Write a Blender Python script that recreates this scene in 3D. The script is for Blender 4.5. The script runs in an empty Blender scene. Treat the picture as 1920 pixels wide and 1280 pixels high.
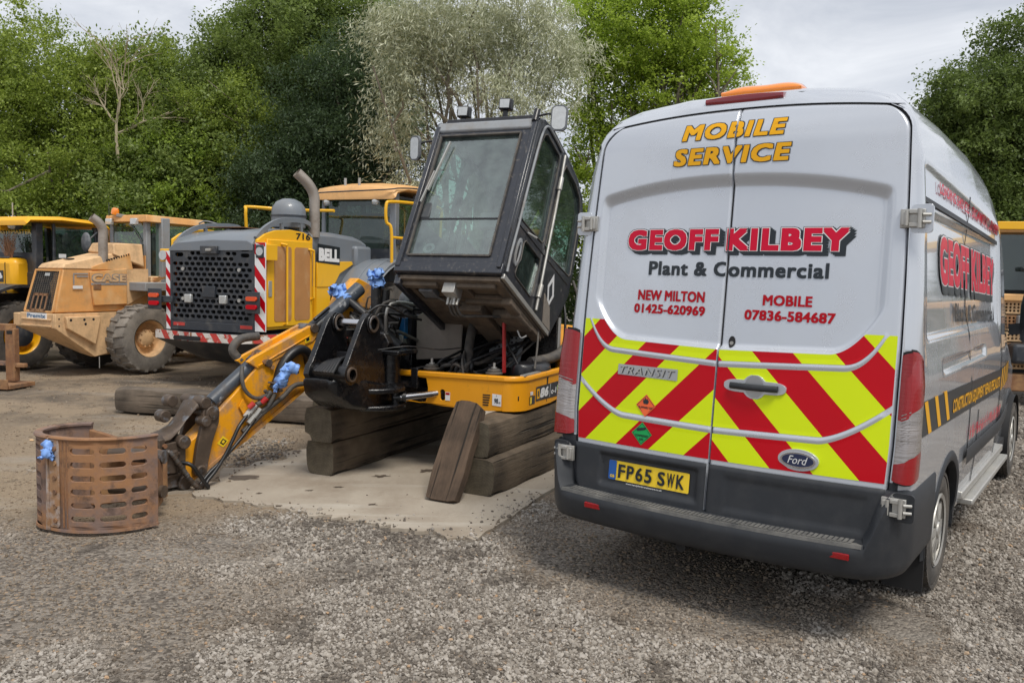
import bpy, math, random
import numpy as np
from mathutils import Vector, Matrix, noise as mn
from mathutils.geometry import tessellate_polygon
rad = math.radians
random.seed(7); RNG = np.random.default_rng(7)
scene = bpy.context.scene
COL = scene.collection
# ------------------------------------------------------------------ camera
CAM_H, CAM_PITCH, CAM_ROLL = 1.813, .0812, .0231
cd = bpy.data.cameras.new('camera'); cam = bpy.data.objects.new('camera', cd); COL.objects.link(cam)
cd.sensor_width = 36; cd.lens = 36*1594.8/1920; cd.clip_end = 3000; cd.clip_start = .05
cam.matrix_world = Matrix.Translation((0, 0, CAM_H)) @ Matrix.Rotation(rad(90)-CAM_PITCH, 4, 'X') @ Matrix.Rotation(CAM_ROLL, 4, 'Z')
scene.camera = cam
# ------------------------------------------------------------------ world, sun, exposure
SUN_EL, SUN_AZ = 60, 150            # azimuth clockwise from +Y (east of the view direction)
world = bpy.data.worlds.new('World'); scene.world = world; world.use_nodes = True
wn, wl = world.node_tree.nodes, world.node_tree.links
bg = wn['Background']; bg.inputs[1].default_value = .1
sky = wn.new('ShaderNodeTexSky'); sky.sky_type = 'NISHITA'; sky.sun_disc = False
sky.sun_elevation = rad(SUN_EL); sky.sun_rotation = rad(SUN_AZ)
tc = wn.new('ShaderNodeTexCoord'); mp = wn.new('ShaderNodeMapping'); mp.inputs['Scale'].default_value = (1, 1, 2.6)
mp.inputs['Location'].default_value = (3.1, .4, .2)
n1 = wn.new('ShaderNodeTexNoise'); n1.inputs['Scale'].default_value = 2.3; n1.inputs['Detail'].default_value = 7; n1.inputs['Roughness'].default_value = .6; n1.inputs['Distortion'].default_value = .6
cr = wn.new('ShaderNodeValToRGB'); e = cr.color_ramp.elements
e[0].position = .36; e[0].color = (3.1, 3.3, 3.7, 1); e[1].position = .64; e[1].color = (5.5, 5.6, 5.8, 1)
m_ = e_ = cr.color_ramp.elements.new(.5); m_.color = (4.2, 4.35, 4.65, 1)
mx = wn.new('ShaderNodeMix'); mx.data_type = 'RGBA'; mx.inputs[0].default_value = .94
wl.new(tc.outputs['Generated'], mp.inputs[0]); wl.new(mp.outputs[0], n1.inputs['Vector']); wl.new(n1.outputs[0], cr.inputs[0])
wl.new(sky.outputs[0], mx.inputs[6]); wl.new(cr.outputs[0], mx.inputs[7]); wl.new(mx.outputs[2], bg.inputs[0])
sd = bpy.data.lights.new('sun', 'SUN'); sd.energy = 1.5; sd.angle = rad(18); sd.color = (1, .95, .87)
so = bpy.data.objects.new('sun', sd); COL.objects.link(so)
_sv = Vector((math.sin(rad(SUN_AZ))*math.cos(rad(SUN_EL)), math.cos(rad(SUN_AZ))*math.cos(rad(SUN_EL)), math.sin(rad(SUN_EL))))
so.rotation_euler = _sv.to_track_quat('Z', 'Y').to_euler(); so.location = (8, 4, 20)
scene.view_settings.view_transform = 'Standard'; scene.view_settings.look = 'None'
scene.view_settings.gamma = 1; scene.view_settings.exposure = 0.85; scene.view_settings.use_curve_mapping = False
scene.cycles.max_bounces = 8; scene.cycles.transparent_max_bounces = 16; scene.cycles.use_denoising = True
# ------------------------------------------------------------------ materials
MATS = {}
def _t(nt, typ, **kw):
    n = nt.nodes.new('ShaderNode'+typ)
    for k, v in kw.items():
        if k in n.inputs.keys(): n.inputs[k].default_value = v
        else: setattr(n, k, v)
    return n
def mixc(nt, fac, a, b, bt='MIX'):
    m = nt.nodes.new('ShaderNodeMix'); m.data_type = 'RGBA'; m.blend_type = bt
    for s, v in ((0, fac), (6, a), (7, b)):
        if isinstance(v, bpy.types.NodeSocket): nt.links.new(v, m.inputs[s])
        elif s == 0: m.inputs[0].default_value = v
        else: m.inputs[s].default_value = (*v, 1) if len(v) == 3 else v
    return m.outputs[2]
def ramp(nt, src, p0, p1, c0=(0, 0, 0, 1), c1=(1, 1, 1, 1)):
    r = nt.nodes.new('ShaderNodeValToRGB'); el = r.color_ramp.elements
    el[0].position, el[1].position = p0, p1; el[0].color, el[1].color = c0, c1
    nt.links.new(src, r.inputs[0]); return r.outputs[0]
def noise_node(nt, vec, scale, detail=5, rough=.6, stretch=None):
    if stretch:
        m = nt.nodes.new('ShaderNodeMapping'); m.inputs['Scale'].default_value = stretch; nt.links.new(vec, m.inputs[0]); vec = m.outputs[0]
    n = nt.nodes.new('ShaderNodeTexNoise'); n.inputs['Scale'].default_value = scale; n.inputs['Detail'].default_value = detail; n.inputs['Roughness'].default_value = rough
    nt.links.new(vec, n.inputs['Vector']); return n.outputs[0]
def material(name, col, rough=.5, metal=0., coat=0., var=.12, vscale=3., dirt=None, dirt_lo=.5, dirt_hi=.7, dirt_scale=4., dirt_max=.8, streak=0.,
             bump=0., bscale=60., spec=.5, emit=None, col2=None, c2lo=.5, c2hi=.6, c2scale=6., stretch=None):
    if name in MATS: return MATS[name]
    m = bpy.data.materials.new(name); m.use_nodes = True; nt = m.node_tree; b = nt.nodes['Principled BSDF']
    co = nt.nodes.new('ShaderNodeTexCoord').outputs['Object']
    v = noise_node(nt, co, vscale, 4, .6, stretch)
    base = mixc(nt, v, tuple(c*(1-var) for c in col), tuple(min(1, c*(1+var)) for c in col))
    if col2:
        base = mixc(nt, ramp(nt, noise_node(nt, co, c2scale, 6, .65, stretch), c2lo, c2hi), base, col2)
    rv = None
    if dirt:
        d = noise_node(nt, co, dirt_scale, 8, .72)
        dm = ramp(nt, d, dirt_lo, dirt_hi)
        if streak:
            s = ramp(nt, noise_node(nt, co, dirt_scale*4, 3, .5, (1, 1, .12)), .45, .75)
            dm = mixc(nt, streak, dm, s, 'ADD')
        mm = nt.nodes.new('ShaderNodeMath'); mm.operation = 'MULTIPLY'; mm.inputs[1].default_value = dirt_max; mm.use_clamp = True
        nt.links.new(dm, mm.inputs[0])
        base = mixc(nt, mm.outputs[0], base, dirt)
        mr = nt.nodes.new('ShaderNodeMapRange'); mr.inputs['To Min'].default_value = rough; mr.inputs['To Max'].default_value = .85
        nt.links.new(mm.outputs[0], mr.inputs[0]); rv = mr.outputs[0]
        if metal:
            mt = nt.nodes.new('ShaderNodeMapRange'); mt.inputs['To Min'].default_value = metal; mt.inputs['To Max'].default_value = 0
            nt.links.new(mm.outputs[0], mt.inputs[0]); nt.links.new(mt.outputs[0], b.inputs['Metallic'])
    nt.links.new(base, b.inputs['Base Color'])
    if rv: nt.links.new(rv, b.inputs['Roughness'])
    else: b.inputs['Roughness'].default_value = rough
    if not (dirt and metal): b.inputs['Metallic'].default_value = metal
    b.inputs['Coat Weight'].default_value = coat; b.inputs['Coat Roughness'].default_value = .05
    b.inputs['Specular IOR Level'].default_value = spec
    if bump:
        bn = nt.nodes.new('ShaderNodeBump'); bn.inputs['Strength'].default_value = min(1, bump); bn.inputs['Distance'].default_value = .01*max(1, bump)
        nt.links.new(noise_node(nt, co, bscale, 6, .65, stretch), bn.inputs['Height']); nt.links.new(bn.outputs[0], b.inputs['Normal'])
    if emit:
        b.inputs['Emission Color'].default_value = (*col, 1); b.inputs['Emission Strength'].default_value = emit
    MATS[name] = m; return m
def glass_mat(name, tint=(.55, .68, .62), dust_sheen=(.35, .36, .33), dust_sheen_amt=.12, refl=.16, dscale=6):
    m = bpy.data.materials.new(name); m.use_nodes = True; nt = m.node_tree; nt.nodes.clear()
    out = nt.nodes.new('ShaderNodeOutputMaterial'); tr = _t(nt, 'BsdfTransparent'); tr.inputs[0].default_value = (*tint, 1)
    gl = _t(nt, 'BsdfGlossy', Roughness=.03); gl.inputs[0].default_value = (.9, .95, .95, 1)
    lw = nt.nodes.new('ShaderNodeLayerWeight'); lw.inputs[0].default_value = .5
    pw = nt.nodes.new('ShaderNodeMath'); pw.operation = 'POWER'; pw.inputs[1].default_value = 3.5; nt.links.new(lw.outputs['Facing'], pw.inputs[0])
    mr = nt.nodes.new('ShaderNodeMapRange'); mr.inputs['To Min'].default_value = refl; mr.inputs['To Max'].default_value = .95; nt.links.new(pw.outputs[0], mr.inputs[0])
    m1 = nt.nodes.new('ShaderNodeMixShader'); nt.links.new(mr.outputs[0], m1.inputs[0]); nt.links.new(tr.outputs[0], m1.inputs[1]); nt.links.new(gl.outputs[0], m1.inputs[2])
    df = _t(nt, 'BsdfDiffuse'); df.inputs[0].default_value = (*dust_sheen, 1)
    co = nt.nodes.new('ShaderNodeTexCoord').outputs['Object']
    dm = ramp(nt, noise_node(nt, co, dscale, 8, .7), .35, .85, (dust_sheen_amt*.3,)*3+(1,), (min(1, dust_sheen_amt*3.2),)*3+(1,))
    m2 = nt.nodes.new('ShaderNodeMixShader'); nt.links.new(dm, m2.inputs[0]); nt.links.new(m1.outputs[0], m2.inputs[1]); nt.links.new(df.outputs[0], m2.inputs[2])
    nt.links.new(m2.outputs[0], out.inputs[0]); MATS[name] = m; return m
DIRT = (.13, .095, .065); DUST = (.27, .23, .18); RUST = (.16, .065, .028)
M = {}
M['van'] = material('silver_van_paint', (.56, .59, .64), .24, .38, 1., .02, 1.2, dirt=(.42, .42, .42), dirt_lo=.45, dirt_hi=.85, dirt_max=.25, dirt_scale=2)
M['van_plastic'] = material('charcoal_bumper_plastic', (.018, .021, .026), .5, var=.15, vscale=2, dirt=(.12, .115, .11), dirt_lo=.45, dirt_hi=.85, dirt_scale=5, dirt_max=.22, bump=.1, bscale=300)
M['van_step'] = material('scuffed_step_plastic', (.05, .052, .054), .65, var=.2, dirt=(.24, .23, .21), dirt_lo=.35, dirt_hi=.7, dirt_scale=7, dirt_max=.7, bump=.15, bscale=150)
M['seam'] = material('black_rubber_seal', (.012, .012, .013), .7)
M['black'] = material('black_enamel', (.010, .010, .012), .36, coat=.1, var=.3, dirt=(.13, .10, .08), dirt_lo=.56, dirt_hi=.8, dirt_scale=7, dirt_max=.55, bump=.15, bscale=40)
M['cabblack'] = material('worn_black_cab_paint', (.022, .025, .034), .33, coat=.35, var=.3, dirt=(.26, .23, .19), dirt_lo=.56, dirt_hi=.70, dirt_scale=24, dirt_max=.55, streak=.05, bump=.06, bscale=80)
M['grease'] = material('greasy_black_iron', (.006, .006, .007), .26, var=.4, coat=.15, dirt=(.10, .072, .052), dirt_lo=.54, dirt_hi=.78, dirt_scale=8, dirt_max=.5, bump=.5, bscale=25)
M['belly'] = material('muddy_underside', (.17, .13, .095), .85, var=.35, vscale=9, dirt=(.05, .04, .032), dirt_lo=.45, dirt_hi=.7, dirt_scale=5, dirt_max=.8, bump=.5, bscale=30)
M['yellow'] = material('golden_yellow_enamel', (.82, .34, .006), .4, coat=.12, var=.06, dirt=(.12, .075, .03), dirt_lo=.6, dirt_hi=.75, dirt_scale=7, dirt_max=.8, streak=.05)
M['armyellow'] = material('scraped_arm_yellow', (.80, .34, .006), .45, coat=.08, var=.1, vscale=5, dirt=(.22, .12, .05), dirt_lo=.56, dirt_hi=.72, dirt_scale=6, dirt_max=.85, streak=.1, col2=(.46, .25, .11), c2lo=.47, c2hi=.62, c2scale=4.5)
M['bell'] = material('loader_yellow_enamel', (.84, .45, .012), .4, coat=.1, var=.05, dirt=(.4, .26, .1), dirt_lo=.55, dirt_hi=.85, dirt_scale=3, dirt_max=.45, streak=.06)
M['bellroof'] = material('faded_orange_roof', (.74, .42, .17), .5, var=.15, dirt=(.4, .26, .14), dirt_lo=.5, dirt_hi=.7, dirt_max=.5)
M['peach'] = material('sun_faded_orange_paint', (.74, .37, .12), .6, var=.12, vscale=2, dirt=(.36, .24, .13), dirt_lo=.48, dirt_hi=.78, dirt_scale=3.5, dirt_max=.7, streak=.12, col2=(.76, .47, .22), c2lo=.45, c2hi=.6, c2scale=1.6)
M['peachpale'] = material('dusty_pale_orange_paint', (.72, .47, .25), .65, var=.1, dirt=(.3, .2, .11), dirt_lo=.45, dirt_hi=.75, dirt_scale=4, dirt_max=.8, streak=.2)
M['jcb'] = material('bright_yellow_enamel', (.84, .42, .008), .4, coat=.1, var=.05, dirt=(.3, .2, .08), dirt_lo=.6, dirt_hi=.8, dirt_max=.5)
M['charcoal'] = material('charcoal_machine_paint', (.032, .037, .046), .42, coat=.1, var=.15, dirt=(.22, .2, .17), dirt_lo=.5, dirt_hi=.8, dirt_scale=5, dirt_max=.5)
M['slate'] = material('slate_grey_hood', (.17, .19, .215), .42, coat=.3, var=.1, dirt=(.24, .22, .19), dirt_lo=.5, dirt_hi=.8, dirt_scale=2.5, dirt_max=.6)
M['greypost'] = material('worn_grey_paint', (.27, .285, .30), .6, var=.15, dirt=(.2, .16, .11), dirt_lo=.5, dirt_hi=.75, dirt_max=.6, streak=.1)
M['rust'] = material('rusty_steel', (.22, .105, .05), .8, var=.35, vscale=7, col2=(.36, .2, .09), c2lo=.45, c2hi=.65, c2scale=4, dirt=(.10, .07, .055), dirt_lo=.5, dirt_hi=.7, dirt_scale=6, dirt_max=.8, bump=.4, bscale=60)
M['rustbright'] = material('orange_surface_rust', (.33, .165, .075), .72, var=.3, vscale=5, col2=(.20, .135, .11), c2lo=.42, c2hi=.58, c2scale=2.6, dirt=(.07, .045, .035), dirt_lo=.52, dirt_hi=.66, dirt_scale=7, dirt_max=.8, bump=.3, bscale=70)
M['palerust'] = material('pale_worn_rust', (.34, .19, .095), .7, var=.25, vscale=6, col2=(.42, .35, .31), c2lo=.44, c2hi=.56, c2scale=7, dirt=(.12, .06, .035), dirt_lo=.52, dirt_hi=.66, dirt_scale=9, dirt_max=.8, bump=.4, bscale=90)
M['exhaust'] = material('weathered_exhaust_steel', (.36, .32, .28), .5, .5, var=.3, vscale=6, dirt=(.10, .07, .05), dirt_lo=.5, dirt_hi=.75, dirt_max=.7)
M['linkage'] = material('scuffed_linkage_steel', (.085, .062, .046), .5, .3, var=.3, vscale=9, col2=(.17, .18, .20), c2lo=.55, c2hi=.64, c2scale=6, dirt=(.15, .10, .065), dirt_lo=.5, dirt_hi=.7, dirt_scale=8, dirt_max=.8, bump=.3)
M['ram'] = material('blue_grey_ram_paint', (.05, .06, .075), .45, var=.3, col2=(.32, .33, .34), c2lo=.6, c2hi=.68, c2scale=9, dirt=DIRT, dirt_lo=.55, dirt_hi=.75, dirt_max=.6)
M['chrome'] = material('polished_steel', (.62, .62, .64), .22, 1., var=.15, dirt=(.14, .12, .1), dirt_lo=.55, dirt_hi=.75, dirt_max=.5)
M['zinc'] = material('dull_silver_metal', (.5, .49, .46), .45, .7, var=.2, dirt=(.2, .17, .13), dirt_lo=.5, dirt_hi=.75, dirt_max=.6)
M['hose'] = material('black_rubber_hose', (.012, .012, .013), .4, var=.3, dirt=(.14, .11, .085), dirt_lo=.55, dirt_hi=.75, dirt_scale=12, dirt_max=.6)
M['greyhose'] = material('dusty_grey_hose', (.055, .052, .05), .6, var=.3, dirt=(.18, .15, .115), dirt_lo=.4, dirt_hi=.7, dirt_scale=12, dirt_max=.6)
M['tyre'] = material('dusty_black_tyre', (.04, .038, .036), .8, var=.25, dirt=(.20, .17, .135), dirt_lo=.35, dirt_hi=.75, dirt_scale=4, dirt_max=.65, bump=.2, bscale=60)
M['tyregrey'] = material('pale_muddy_tyre', (.13, .118, .105), .85, var=.2, dirt=(.32, .29, .25), dirt_lo=.35, dirt_hi=.65, dirt_scale=3, dirt_max=.8, bump=.2, bscale=50)
M['red'] = material('red_paint', (.45, .02, .02), .4, var=.15, dirt=(.2, .1, .08), dirt_lo=.55, dirt_hi=.75, dirt_max=.5)
M['vred'] = material('reflective_red_film', (.50, .0, .008), .4, coat=.08, var=.05, spec=.2)
M['vyel'] = material('fluorescent_yellow_film', (.66, .80, .006), .4, coat=.08, var=.03, spec=.2)
M['txtred'] = material('crimson_vinyl', (.60, .004, .035), .4, coat=.08, var=.03, spec=.2)
M['txtred2'] = material('deep_red_vinyl', (.42, .0, .008), .4, coat=.08, var=.03, spec=.2)
M['txtblk'] = material('black_vinyl', (.008, .014, .02), .35, coat=.1, var=.05)
M['txtwht'] = material('white_vinyl', (.78, .78, .78), .35, coat=.3, var=.02)
M['txtyel'] = material('amber_vinyl', (.80, .40, .01), .4, coat=.08, var=.03, spec=.2)
M['txtblue'] = material('blue_vinyl', (.06, .16, .30), .4, var=.05)
M['white'] = material('white_marker_board', (.74, .73, .71), .45, var=.05, dirt=(.35, .28, .22), dirt_lo=.55, dirt_hi=.75, dirt_max=.5)
M['wornwhite'] = material('rust_worn_white_edge', (.66, .62, .57), .6, var=.1, col2=(.30, .12, .055), c2lo=.56, c2hi=.6, c2scale=7, dirt=(.3, .22, .16), dirt_lo=.5, dirt_hi=.75, dirt_max=.6)
M['wornred'] = material('rust_worn_red_edge', (.52, .045, .035), .6, var=.15, col2=(.6, .5, .44), c2lo=.58, c2hi=.62, c2scale=9, dirt=(.25, .12, .08), dirt_lo=.5, dirt_hi=.75, dirt_max=.6)
M['lampred'] = material('red_lamp_lens', (.28, .0, .003), .2, coat=.5, var=.06, vscale=20, bump=.25, bscale=120, stretch=(.05, .05, 1))
M['lampdark'] = material('dark_red_lamp_lens', (.22, .004, .012), .1, coat=1., var=.1)
M['lampclear'] = material('clear_ribbed_lamp_lens', (.42, .39, .38), .1, .6, 1., .45, 14, bump=.5, bscale=90, stretch=(.05, .05, 1))
M['amber'] = material('amber_beacon_lens', (.95, .27, .02), .2, coat=1., var=.08)
M['orangelamp'] = material('orange_lamp_lens', (.75, .08, .01), .2, coat=1.)
M['lampglass'] = material('work_light_glass', (.55, .56, .55), .15, .4, 1., .25, 30)
M['bronze'] = material('perforated_bronze_vent', (.44, .21, .07), .7, var=.2, vscale=4, col2=(.50, .31, .15), c2lo=.5, c2hi=.7, c2scale=2.5, bump=.5, bscale=200)
M['wood'] = None
M['glove'] = material('blue_nitrile_glove', (.22, .40, .82), .45, var=.12, vscale=12)
M['cloth'] = material('yellow_flag_cloth', (.75, .45, .10), .8, var=.1)
M['foam'] = material('grey_acoustic_foam', (.22, .19, .16), .9, var=.2, vscale=12, dirt=(.08, .065, .05), dirt_lo=.5, dirt_hi=.75, dirt_max=.7, bump=.3, bscale=120)
M['interior'] = material('dark_cab_trim', (.05, .055, .06), .6, var=.2, dirt=(.2, .18, .15), dirt_lo=.5, dirt_hi=.8, dirt_max=.4)
M['mirror'] = material('mirror_back_plastic', (.10, .11, .125), .5, var=.2, dirt=(.4, .4, .4), dirt_lo=.4, dirt_hi=.7, dirt_scale=14, dirt_max=.4)
M['bluepart'] = material('blue_filter_block', (.01, .10, .26), .4)
M['badge'] = material('brushed_badge_silver', (.42, .43, .44), .35, .6)
M['plateyel'] = material('yellow_reflective_plate', (.90, .62, .02), .3, coat=.6, var=.02)
M['plateblue'] = material('blue_plate_band', (.005, .09, .36), .3, coat=.5)
M['ovalblue'] = material('navy_oval_enamel', (.01, .022, .075), .15, coat=1.)
M['orange'] = material('orange_hazard_film', (.85, .13, .03), .4)
M['green'] = material('green_hazard_film', (.0, .36, .08), .4)
M['bark'] = material('grey_brown_bark', (.17, .145, .11), .9, var=.35, vscale=8, bump=.6, bscale=20)
M['palebark'] = material('pale_dead_bark', (.42, .36, .25), .9, var=.3, vscale=5)
M['glass'] = glass_mat('dusty_green_cab_glass', (.60, .78, .70), (.30, .36, .33), .05, .10)
M['glassfront'] = glass_mat('dusty_painted_sheen_windscreen', (.72, .88, .82), (.36, .45, .43), .12, .20)  # film is part dust, part pale teal sky reflection painted into its colour
M['glassdark'] = glass_mat('dark_tinted_glass', (.25, .34, .32), (.10, .13, .12), .12, .12)

def wood_mat(name, a, b, crackc=(.02, .015, .01), axis=1):
    m = bpy.data.materials.new(name); m.use_nodes = True; nt = m.node_tree; p = nt.nodes['Principled BSDF']
    co = nt.nodes.new('ShaderNodeTexCoord').outputs['Object']
    st = [9, 9, 9]; st[axis] = .5
    g = noise_node(nt, co, 3, 8, .7, tuple(st)); c = mixc(nt, ramp(nt, g, .3, .7), a, b)
    big = noise_node(nt, co, 2.5, 5, .6); c = mixc(nt, ramp(nt, big, .4, .75), c, tuple(x*1.7 for x in b))
    st2 = [16, 16, 16]; st2[axis] = .35
    k = ramp(nt, noise_node(nt, co, 1.6, 4, .5, tuple(st2)), .62, .68); c = mixc(nt, k, c, crackc)
    nt.links.new(c, p.inputs['Base Color']); p.inputs['Roughness'].default_value = .85
    bn = nt.nodes.new('ShaderNodeBump'); bn.inputs['Strength'].default_value = .9; bn.inputs['Distance'].default_value = .012
    inv = nt.nodes.new('ShaderNodeMath'); inv.operation = 'SUBTRACT'; nt.links.new(g, inv.inputs[0]); nt.links.new(k, inv.inputs[1])
    nt.links.new(inv.outputs[0], bn.inputs['Height']); nt.links.new(bn.outputs[0], p.inputs['Normal']); return m
M['timber'] = wood_mat('oiled_railway_timber', (.03, .022, .015), (.10, .075, .05))
M['timbergrey'] = wood_mat('weathered_grey_timber', (.04, .031, .023), (.11, .086, .064))
M['plank'] = wood_mat('split_brown_plank', (.028, .019, .012), (.095, .062, .04), axis=2)
def endgrain(name, c1, c2):
    m = bpy.data.materials.new(name); m.use_nodes = True; nt = m.node_tree; p = nt.nodes['Principled BSDF']
    co = nt.nodes.new('ShaderNodeTexCoord').outputs['Object']
    w = nt.nodes.new('ShaderNodeTexWave'); w.wave_type = 'RINGS'; w.rings_direction = 'Y'; w.inputs['Scale'].default_value = 14; w.inputs['Distortion'].default_value = 2.5; w.inputs['Detail'].default_value = 4
    nt.links.new(co, w.inputs['Vector']); f = ramp(nt, noise_node(nt, co, 7, 7, .7), .35, .7)
    c = mixc(nt, w.outputs[1], c1, tuple(x*1.2 for x in c1)); c = mixc(nt, f, c, c2)
    nt.links.new(c, p.inputs['Base Color']); p.inputs['Roughness'].default_value = .9
    bn = nt.nodes.new('ShaderNodeBump'); bn.inputs['Strength'].default_value = .6; bn.inputs['Distance'].default_value = .006; nt.links.new(f, bn.inputs['Height']); nt.links.new(bn.outputs[0], p.inputs['Normal'])
    return m
M['endgrain'] = endgrain('sawn_timber_end', (.12, .10, .068), (.055, .044, .03))
# ------------------------------------------------------------------ mesh helpers
def cr_pts(pts, n=6):
    P = [Vector(p) for p in pts]
    if len(P) < 3: return P
    P = [P[0]*2-P[1]] + P + [P[-1]*2-P[-2]]; out = []
    for i in range(1, len(P)-2):
        a, b, c, d = P[i-1:i+3]
        for k in range(n):
            t = k/n
            out.append(.5*((2*b)+(-a+c)*t+(2*a-5*b+4*c-d)*t*t+(-a+3*b-3*c+d)*t**3))
    out.append(P[-2]); return out
class MB:
    def __init__(s): s.v = []; s.f = []
    def add(s, v, f, m=None):
        o = len(s.v)
        s.v += [tuple(m @ Vector(p)) if m else tuple(p) for p in v]
        s.f += [tuple(o+i for i in q) for q in f]; return s
    def box(s, x0, x1, y0, y1, z0, z1, m=None):
        return s.add([(x0, y0, z0), (x1, y0, z0), (x1, y1, z0), (x0, y1, z0), (x0, y0, z1), (x1, y0, z1), (x1, y1, z1), (x0, y1, z1)],
                     [(0, 3, 2, 1), (4, 5, 6, 7), (0, 1, 5, 4), (1, 2, 6, 5), (2, 3, 7, 6), (3, 0, 4, 7)], m)
    def hexa(s, p):   # 8 corners: bottom 4 ccw, top 4
        return s.add(p, [(0, 3, 2, 1), (4, 5, 6, 7), (0, 1, 5, 4), (1, 2, 6, 5), (2, 3, 7, 6), (3, 0, 4, 7)])
    def beam(s, p, q, w, h, up=(0, 0, 1)):
        p, q = Vector(p), Vector(q); d = (q-p).normalized(); u = Vector(up)
        if abs(d.dot(u)) > .98: u = Vector((1, 0, 0))
        sx = d.cross(u).normalized()*w/2; sz = sx.cross(d).normalized()*h/2
        return s.hexa([p-sx-sz, p+sx-sz, q+sx-sz, q-sx-sz, p-sx+sz, p+sx+sz, q+sx+sz, q-sx+sz])
    def ring(s, pts, rr, n=10, cap=True, closed=False):
        P = [Vector(p) for p in pts]; k = len(P); o = len(s.v)
        if not hasattr(rr, '__len__'): rr = [rr]*k
        u = None
        for i in range(k):
            d = (P[min(i+1, k-1)]-P[max(i-1, 0)]).normalized()
            if u is None:
                u = d.cross(Vector((0, 0, 1)))
                if u.length < .1: u = d.cross(Vector((1, 0, 0)))
            u = (u-d*u.dot(d)).normalized(); w = d.cross(u)
            for j in range(n):
                a = 2*math.pi*j/n; s.v.append(tuple(P[i]+(u*math.cos(a)+w*math.sin(a))*rr[i]))
        for i in range(k-1):
            for j in range(n):
                a, b = o+i*n+j, o+i*n+(j+1) % n; s.f.append((a, b, b+n, a+n))
        if cap: s.f.append(tuple(o+j for j in range(n))[::-1]); s.f.append(tuple(o+(k-1)*n+j for j in range(n)))
        return s
    def tube(s, pts, r, n=8, sm=5): return s.ring(cr_pts(pts, sm) if sm else pts, r, n)
    def cyl(s, p, q, r, r2=None, n=20): return s.ring([p, q], [r, r if r2 is None else r2], n)
    def lathe(s, prof, o, ax, n=32):    # prof: (radius, along)
        o = Vector(o); ax = Vector(ax).normalized(); u = ax.cross(Vector((0, 0, 1)))
        if u.length < .1: u = ax.cross(Vector((1, 0, 0)))
        u.normalize(); w = ax.cross(u); b = len(s.v); k = len(prof)
        for r, h in prof:
            for j in range(n):
                a = 2*math.pi*j/n; s.v.append(tuple(o+ax*h+(u*math.cos(a)+w*math.sin(a))*r))
        for i in range(k-1):
            for j in range(n):
                a, c = b+i*n+j, b+i*n+(j+1) % n; s.f.append((a, c, c+n, a+n))
        return s
    def ball(s, c, r, n=12):
        r = r if hasattr(r, '__len__') else (r, r, r); o = len(s.v); k = n//2
        for i in range(k+1):
            t = math.pi*i/k
            for j in range(n):
                a = 2*math.pi*j/n; s.v.append((c[0]+r[0]*math.sin(t)*math.cos(a), c[1]+r[1]*math.sin(t)*math.sin(a), c[2]+r[2]*math.cos(t)))
        for i in range(k):
            for j in range(n):
                a, b = o+i*n+j, o+i*n+(j+1) % n; s.f.append((a, a+n, b+n, b))
        return s
    def plate(s, loops, t0, t1, fn, walls=None):     # loops: [outer, hole, ...] 2D; fn(u, v, t) -> 3D ; slab between t0 and t1
        tris = tessellate_polygon([[Vector((p[0], p[1], 0)) for p in l] for l in loops])
        flat = [p for l in loops for p in l]; n = len(flat); o = len(s.v)
        s.v += [tuple(fn(u, v, t0)) for u, v in flat] + [tuple(fn(u, v, t1)) for u, v in flat]
        for a, b, c in tris: s.f.append((o+a, o+b, o+c)); s.f.append((o+n+c, o+n+b, o+n+a))
        k = 0
        for li, l in enumerate(loops):
            m = len(l)
            for i in range(m if walls is None or walls[li] else 0):
                a, b = o+k+i, o+k+(i+1) % m; s.f.append((a, b, b+n, a+n))
            k += m
        return s
    def prism(s, poly, t0, t1, pl='yz'):
        fn = {'yz': lambda u, v, t: (t, u, v), 'xz': lambda u, v, t: (u, t, v), 'xy': lambda u, v, t: (u, v, t)}[pl]
        return s.plate([poly], t0, t1, fn)
    def loft(s, rings, closed=True, cap=True):
        n = len(rings[0]); o = len(s.v)
        for r in rings: s.v += [tuple(p) for p in r]
        for i in range(len(rings)-1):
            for j in range(n if closed else n-1):
                a, b = o+i*n+j, o+i*n+(j+1) % n; s.f.append((a, b, b+n, a+n))
        if cap and closed: s.f.append(tuple(o+j for j in range(n))[::-1]); s.f.append(tuple(o+(len(rings)-1)*n+j for j in range(n)))
        return s
    def build(s, name, mat, parent=None, smooth=35, bevel=0, seg=2, recalc=True):
        me = bpy.data.meshes.new(name); me.from_pydata(s.v, [], s.f); me.update()
        if recalc:
            import bmesh
            bm = bmesh.new(); bm.from_mesh(me); bmesh.ops.recalc_face_normals(bm, faces=bm.faces); bm.to_mesh(me); bm.free()
        return mesh_ob(name, me, mat, parent, smooth, bevel, seg)
def mesh_ob(name, me, mat, parent=None, smooth=35, bevel=0, seg=2):
    if smooth:
        me.polygons.foreach_set('use_smooth', [True]*len(me.polygons))
        if smooth < 180: me.set_sharp_from_angle(angle=rad(smooth))
    if mat: me.materials.append(M[mat] if isinstance(mat, str) else mat)
    o = bpy.data.objects.new(name, me); COL.objects.link(o)
    if parent: o.parent = parent
    if bevel:
        b = o.modifiers.new('bevel', 'BEVEL'); b.width = bevel; b.segments = seg; b.limit_method = 'ANGLE'; b.angle_limit = rad(40); b.harden_normals = False
    return o
def tag(o, label, cat, group=None, kind=None):
    o['label'] = label; o['category'] = cat
    if group: o['group'] = group
    if kind: o['kind'] = kind
    return o
def empty(name, loc, yaw=0, label=None, cat=None, group=None):
    o = bpy.data.objects.new(name, None); COL.objects.link(o); o.location = loc; o.rotation_euler = (0, 0, -rad(yaw))
    if label: tag(o, label, cat, group)
    return o
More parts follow.
